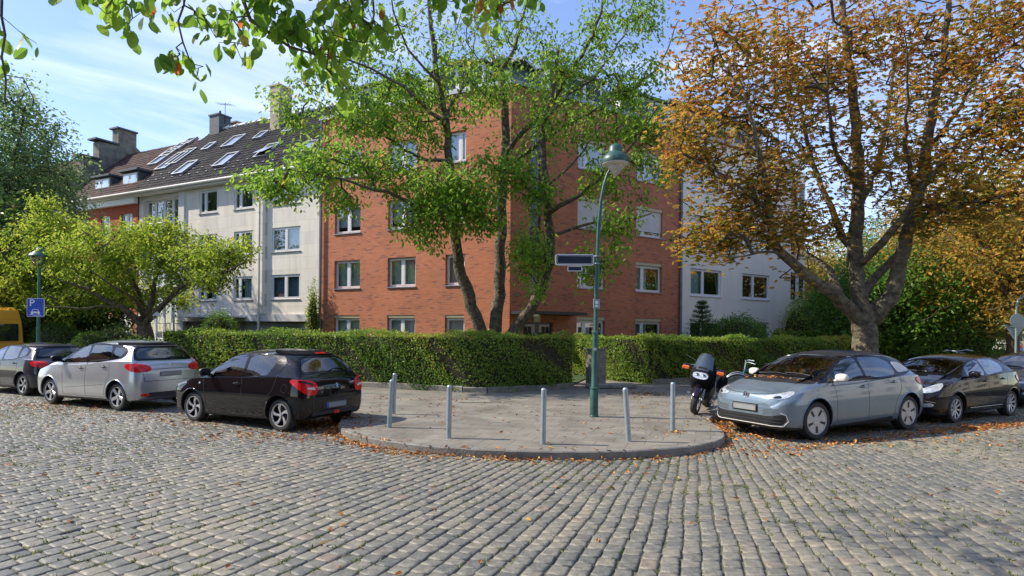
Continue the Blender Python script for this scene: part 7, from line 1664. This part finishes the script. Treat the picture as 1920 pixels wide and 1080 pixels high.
m = MB(); m.prism([(-.17, .12), (-.17, .17), (-.14, .19), (-.10, .27), (.10, .27), (.14, .19), (.17, .17), (.17, .12)], y0, y1, 'XZ'); m.box(-.15, -.09, y0, y1, .08, .12); m.box(.09, .15, y0, y1, .08, .12); m.box(-.22, -.08, y0, y1, .062, .08); m.box(-.08, .22, y0, y1, .045, .063); cs = m.build('car_symbol', MT['signwhite'], pk)
m = MB(); m.prism([(-.11, .19), (-.085, .25), (.085, .25), (.11, .19)], y0-.001, y0-.0004, 'XZ'); m.build('symbol_window', MT['blue'], cs)
# old white lantern
p = P(294, 640, 23.0); p.z = PAV_Z; ln = thing('garden_lantern', 'small white old-style lantern right of the yellow-green cherry trunk', 'lantern', p)
m = MB(); m.tube([(0, 0, 0), (0, 0, .4), (0, 0, .42), (0, 0, 1.95)], [.06, .05, .03, .028], 10); m.lathe([(.03, 1.5), (.055, 1.55), (.03, 1.6)], 10); m.build('post', MT['white'], ln, smooth=40)
m = MB()
for a in range(4): c_, s_ = math.cos(R(90*a+45)), math.sin(R(90*a+45)); m.tube([(.05*c_, .05*s_, 1.95), (.13*c_, .13*s_, 2.25)], .012, 5)
m.lathe([(.19, 2.25), (.1, 2.34), (.03, 2.38), (.001, 2.42)], 4); m.build('lantern_frame', MT['white'], ln)

# concrete gate pillars at the garden path
q = P(1118, 700, 19.6); z_ = PAV_Z; gp0 = thing('concrete_pillar', 'weathered concrete pillar at the garden path behind the lamp post', 'pillar', (q.x, q.y, z_), R(33))
m = MB(); m.bbox(-.27, .27, -.2, .2, 0, 1.2, .015); m.build('block', MT['concrete'], gp0); m = MB(); m.box(-.29, .29, -.22, .22, 1.203, 1.24); m.build('coping', MT['concrete'], gp0)
o = MB(); o.bbox(-.75, .85, -.25, .2, 0, .14, .03); b_ = o.build('stone_step', MT['concrete'], None); b_.location = (q.x+.35, q.y-.62, z_); b_.rotation_euler = (0, 0, R(12)); tag(b_, 'mossy stone threshold in front of the concrete pillar', 'step')
mc = MB(); mc.lathe([(.001, .004), (.13, .004), (.14, 0)], 24); o = mc.build('cover_plate', MT['kerb'], None); p = G(1140, 799, PAV_Z); o.location = p; tag(o, 'small round service cover in the pavement right of the lamp post', 'cover')
mc = MB(); mc.box(-.4, .4, -.28, .28, .0, .006); o = mc.build('service_cover', MT['concrete'], None); p = G(890, 752, PAV_Z); o.location = p; o.rotation_euler = (0, 0, R(8)); tag(o, 'rectangular service cover in the pavement by the hedge corner', 'cover')

# folded black garden parasol behind the hedge
p = gpos(1573, 30); pa = thing('garden_parasol', 'closed garden parasol in a black cover behind the right hedge', 'parasol', p)
m = MB(); m.lathe([(.1, .9), (.42, 1.1), (.46, 1.5), (.36, 2.1), (.30, 2.6), (.2, 2.9), (.07, 2.98), (.001, 3.0)], 18, 'Z'); m.v = [(x*(1+.10*math.sin(5*math.atan2(y, x)+z*2)), y*(1+.1*math.sin(5*math.atan2(y, x)+z*2)), z) for x, y, z in m.v]; m.build('cover', MT['black'], pa, smooth=60); m = MB(); m.tube([(0, 0, 0), (0, 0, 1.2)], .03, 8); m.build('pole', MT['galv'], pa)

# road signs seen from behind at the right edge
p = gpos(1905, 24); sg = thing('road_sign', 'road signs on a bent grey post seen from behind at the right edge', 'road sign', p)
zs = lambda v: EYE+(HV+ROLL*(1905-HU)-v)/F*24
m = MB(); m.tube([(0, 0, 0), (0, 0, zs(595)), (0, 0, zs(575)), (.08, 0, zs(562)), (.35, 0, zs(553)), (.6, 0, zs(551))], .04, 10); m.build('post', MT['signback'], sg, smooth=50)
m = MB(); m.lathe([(.001, -.065), (.29, -.065), (.3, -.055), (.29, -.05), (.001, -.05)], 28, 'Y', (0, 0, zs(602))); m.build('round_sign', MT['signback'], sg); m = MB(); m.prism([(-.40, zs(610)), (.40, zs(610)), (.03, zs(636)), (-.03, zs(636))], .05, .065, 'XZ'); m.build('triangular_sign', MT['signback'], sg)
for v in (600, 613): m = MB(); m.box(-.28, .28, -.05, -.035, zs(v), zs(v)+.03); m.build('bracket', MT['galv'], sg)

# ------------------------------------------------------------------ motorcycle facing the camera
p = G(1303, 776, PAV_Z); fwd = Vector((-.46, -.888, 0)); mo = thing('motorcycle', 'dark touring motorcycle with orange indicators and tall windscreen, on its side stand', 'motorcycle', p, math.atan2(fwd.y, fwd.x))
mo.rotation_euler = Euler((R(-10), 0, math.atan2(fwd.y, fwd.x)), 'XYZ')
# local: x forward, y left, z up; front axle at x=0
MP = carpaint('aubergine_paint', (.022, .012, .022), .4, .25)
def mwheel(x, r, w):
    m = MB(); m.lathe([(r-.075, -w/2), (r-.03, -w/2-.01), (r-.008, -w*.3), (r, 0), (r-.008, w*.3), (r-.03, w/2+.01), (r-.075, w/2)], 36, 'Y', (x, 0, r)); wh = m.build('wheel', MT['rubber'], mo, smooth=50)
    m = MB(); m.lathe([(r-.10, -w*.4), (r-.075, -w*.45), (r-.07, 0), (r-.075, w*.45), (r-.10, w*.4)], 36, 'Y', (x, 0, r)); 
    for k in range(3):
        for j in (-1, 1): a = 2*math.pi*k/3+j*.18; m.tube([(x+.03*math.cos(a), 0, r+.03*math.sin(a)), (x+(r-.09)*math.cos(a), 0, r+(r-.09)*math.sin(a))], .014, 6)
    m.lathe([(.001, -.05), (.035, -.05), (.035, .05), (.001, .05)], 14, 'Y', (x, 0, r)); m.build('rim', MT['alloy'], wh, smooth=50)
    for s_ in (-1, 1): m = MB(); m.lathe([(.07, s_*.062), (.145, s_*.062), (.145, s_*.068), (.07, s_*.068)], 28, 'Y', (x, 0, r)); m.build('brake_disc', MT['chrome'], wh)
mwheel(0, .31, .12); mwheel(-1.52, .31, .16)
m = MB(); nn = 14; vs = []
for k in range(nn+1):
    a = R(20)+R(130)*k/nn
    for y, rr in ((-.085, .31), (-.07, .345), (0, .365), (.07, .345), (.085, .31)): vs.append((rr*math.cos(a), y, .31+rr*math.sin(a)))
m.add(vs, [(5*i+j, 5*i+j+1, 5*i+6+j, 5*i+5+j) for i in range(nn) for j in range(4)]); m.build('front_fender', MP, mo, smooth=60)
m = MB(); [m.tube([(.0, s_*.10, .31), (-.09, s_*.10, .55), (-.26, s_*.10, .98)], [.028, .026, .024], 10) for s_ in (-1, 1)]; m.build('fork', MT['galv'], mo, smooth=60)
m = MB(); [m.bbox(-.10, -.02, s_*.082-.02, s_*.082+.02, .36, .46, .01) for s_ in (1,)]; m.build('brake_caliper', pmat('yellow_caliper', (.6, .5, .03), .4), mo)
def loft(name, secs, mat, parent, n=20, e=2.6, smooth=50):
    """secs: (x, yc, zc, half width, half height) super-ellipse rings"""
    m = MB(); vs = []
    for x, zc, hw, hh, tl in secs:
        for k in range(n):
            a = 2*math.pi*k/n; ca, sa = math.cos(a), math.sin(a); vs.append((x+tl*sa*hh, math.copysign(abs(ca)**(2/e), ca)*hw, zc+math.copysign(abs(sa)**(2/e), sa)*hh))
    ns = len(secs); m.add(vs, [(i*n+k, i*n+(k+1) % n, (i+1)*n+(k+1) % n, (i+1)*n+k) for i in range(ns-1) for k in range(n)]+[tuple(range(n)), tuple((ns-1)*n+k for k in range(n))]); return m.build(name, mat, parent, smooth=smooth)
loft('fairing', [(.10, .93, .12, .06, -.6), (.07, .92, .20, .13, -.6), (-.05, .90, .25, .22, -.5), (-.25, .82, .27, .36, -.2), (-.5, .78, .24, .34, 0)], MP, mo)
loft('engine_cowl', [(-.15, .62, .10, .12, 0), (-.2, .56, .22, .24, 0), (-.45, .48, .25, .26, 0), (-.75, .46, .22, .22, 0), (-.85, .46, .15, .15, 0)], MT['black'], mo)
loft('fuel_tank', [(-.45, .90, .10, .06, 0), (-.5, .93, .16, .13, 0), (-.75, .93, .18, .14, 0), (-.95, .87, .12, .09, 0)], MP, mo); loft('seat', [(-.85, .80, .10, .05, 0), (-.95, .80, .15, .07, 0), (-1.3, .83, .16, .08, 0), (-1.7, .88, .13, .07, 0), (-1.78, .88, .05, .03, 0)], MT['black'], mo)
m = MB(); pts = [(.155, -.16, .80), (.165, -.13, .95), (.165, .13, .95), (.155, .16, .80), (.16, .12, .76), (.16, -.12, .76)]
hl = loft('headlight', [(.155, .86, .16, .065, -.5), (.10, .87, .17, .08, -.5)], MT['headlight'], mo); m = MB(); [m.lathe([(.001, .165), (.045, .16), (.05, .15)], 18, 'X', (0, s_*.07, .86)) for s_ in (-1, 1)]; m.build('headlight_reflector', MT['chrome'], hl)
# windscreen, curved sheet
m = MB(); vs = []; nu, nv = 10, 8
for j in range(nv+1):
    t = j/nv; hw = lerp(.21, .15, t) if t < .95 else .12; 
    for i in range(nu+1):
        a = -1+2*i/nu; vs.append((lerp(.10, -.20, t)-.10*a*a, a*hw, lerp(.98, 1.34, t)-(.02*a*a if t > .8 else 0)))
ws = (nu+1)*(nv+1); m.add(vs+[(x-.006, y, z-.004) for x, y, z in vs], [(j*(nu+1)+i, j*(nu+1)+i+1, (j+1)*(nu+1)+i+1, (j+1)*(nu+1)+i) for j in range(nv) for i in range(nu)]+[(ws+j*(nu+1)+i, ws+j*(nu+1)+i+1, ws+(j+1)*(nu+1)+i+1, ws+(j+1)*(nu+1)+i) for j in range(nv) for i in range(nu)])
m.build('windscreen', pmat('smoked_windscreen', (.05, .07, .085), .08, spec=.7, var=.15, scale=3, coat=1), mo, smooth=60)
m = MB(); m.bbox(.03, .07, -.09, .09, 1.0, 1.05, .01); m.build('windscreen_vent', MT['black'], mo)
for s_ in (-1, 1):
    m = MB(); m.tube([(-.15, s_*.2, .98), (-.14, s_*.33, 1.0)], .018, 8); m.bbox(-.22, -.09, min(s_*.30, s_*.46), max(s_*.30, s_*.46), .92, 1.05, .03); mi = m.build('mirror', MP, mo, smooth=40); m = MB(); m.bbox(-.10, -.05, min(s_*.29, s_*.45), max(s_*.29, s_*.45), .925, 1.01, .02); m.build('indicator', MT['orange_l'], mi)
    m = MB(); m.tube([(-.38, s_*.12, 1.03), (-.42, s_*.3, 1.02), (-.5, s_*.38, .99)], .016, 8); m.build('handlebar', MT['black'], mo, smooth=60)
    loft('pannier', [(-1.15, .60, .0, .0, 0), (-1.17, .60, .09, .18, 0), (-1.6, .62, .10, .2, 0), (-1.68, .62, .04, .1, 0)], MP, mo).location = (0, s_*.27, 0)
    m = MB(); m.tube([(-.7, s_*.22, .26), (-1.6, s_*.24, .32)], [.045, .055], 10); m.build('silencer', MT['chrome'], mo, smooth=60); m = MB(); m.tube([(-.75, s_*.2, .35), (-.74, s_*.36, .34)], .014, 6); m.build('footrest', MT['galv'], mo)
m = MB(); m.tube([(-.8, .18, .28), (-.72, .36, .045)], .014, 6); m.build('side_stand', MT['galv'], mo)
m = MB(); m.tube([(-.15, -.2, 1.15), (-.45, -.50, 1.22)], .005, 5); m.build('aerial', MT['black'], mo)

# ------------------------------------------------------------------ bicycles behind the grey-blue car
def bicycle(label, p, rz, colr, basket, lean=0):
    b = thing('bicycle', label, 'bicycle', p, rz); b.rotation_euler = Euler((lean, 0, rz), 'XYZ'); r = .345
    for x in (0, -1.08):
        m = MB(); n = 40; m.tube([(x+r*math.cos(2*math.pi*k/n), 0, r+r*math.sin(2*math.pi*k/n)) for k in range(n+1)], .018, 8, caps=False); w = m.build('wheel', MT['rubber'], b, smooth=60)
        m = MB(); m.tube([(x+(r-.02)*math.cos(2*math.pi*k/n), 0, r+(r-.02)*math.sin(2*math.pi*k/n)) for k in range(n+1)], .009, 6, caps=False)
        for k in range(18): a = 2*math.pi*k/18; m.tube([(x, .02*(-1)**k, r), (x+(r-.02)*math.cos(a), 0, r+(r-.02)*math.sin(a))], .0022, 3)
        m.build('rim', MT['galv'], w)
        m = MB(); m.tube([(x+(r+.035)*math.cos(R(a)), 0, r+(r+.035)*math.sin(R(a))) for a in range(0 if x == 0 else 10, 171, 10)], .016, 6); m.build('mudguard', MT['galv'], b, smooth=60)
    m = MB(); bb = (-.62, 0, .28); st = (-.78, 0, .80); hd = (-.17, 0, .83); hb = (-.14, 0, .68)
    for a, c_ in ((bb, st), (bb, hb), (st, hd), (bb, (-1.08, 0, r)), (st, (-1.08, 0, r)), (hd, hb), (hb, (0, 0, r))): m.tube([a, c_], .016, 8)
    m.build('frame', colr, b, smooth=60)
    m = MB(); m.tube([hd, (-.2, 0, 1.0)], .013, 8); m.tube([(-.36, -.30, 1.02), (-.24, -.2, 1.05), (-.19, 0, 1.02), (-.24, .2, 1.05), (-.36, .30, 1.02)], .012, 8); m.build('handlebar', MT['galv'], b, smooth=60)
    m = MB(); m.tube([st, (-.82, 0, .93)], .013, 8); m.build('seat_post', MT['galv'], b)
    m = MB(); m.tube([(-1.0, 0, .96), (-.9, 0, .965), (-.75, 0, .95), (-.66, 0, .945)], [.07, .085, .045, .02], 10); m.v = [(x, y, .955+(z-.955)*.45) for x, y, z in m.v]; m.build('saddle', MT['black'], b, smooth=60)
    m = MB(); m.tube([(-.78, 0, .66), (-1.3, 0, .74)], .01, 6); m.box(-1.32, -.9, -.06, .06, .735, .75); m.build('carrier', MT['galv'], b)
    m = MB(); m.lathe([(.001, .0), (.07, .0), (.07, .008), (.001, .008)], 20, 'Y', (bb[0], .05, bb[2])); m.tube([(bb[0], .06, bb[2]), (bb[0]+.1, .07, bb[2]-.13)], .01, 6); m.tube([(bb[0], -.06, bb[2]), (bb[0]-.1, -.07, bb[2]+.13)], .01, 6); m.build('crank', MT['galv'], b)
    if basket:
        m = MB(); m.bbox(-1.35, -.98, -.19, .19, .76, .96, .05); m.bbox(-1.37, -.96, -.21, .21, .95, .985, .012); m.build('basket', MT['twig'], b)
    return b
p = P(1372, 745, 15.6); p.z = PAV_Z; bicycle('silver bicycle with curved mudguards leaning behind the front of the grey-blue car', (p.x+.15, p.y, PAV_Z), R(172), pmat('blue_frame', (.03, .2, .32), .3), False, R(-5))
p = P(1392, 745, 16.2); bicycle('bicycle with a wicker basket standing in front of the hedge behind the grey-blue car', (p.x-.1, p.y, PAV_Z), R(170), MT['black'], True, R(4))
p = P(1797, 745, 17.4); b = bicycle('upright bicycle whose handlebars show above the black-brown car roof', (p.x, p.y, PAV_Z), R(225), MT['black'], False, R(3)); b.scale = (1.18, 1.18, 1.28)
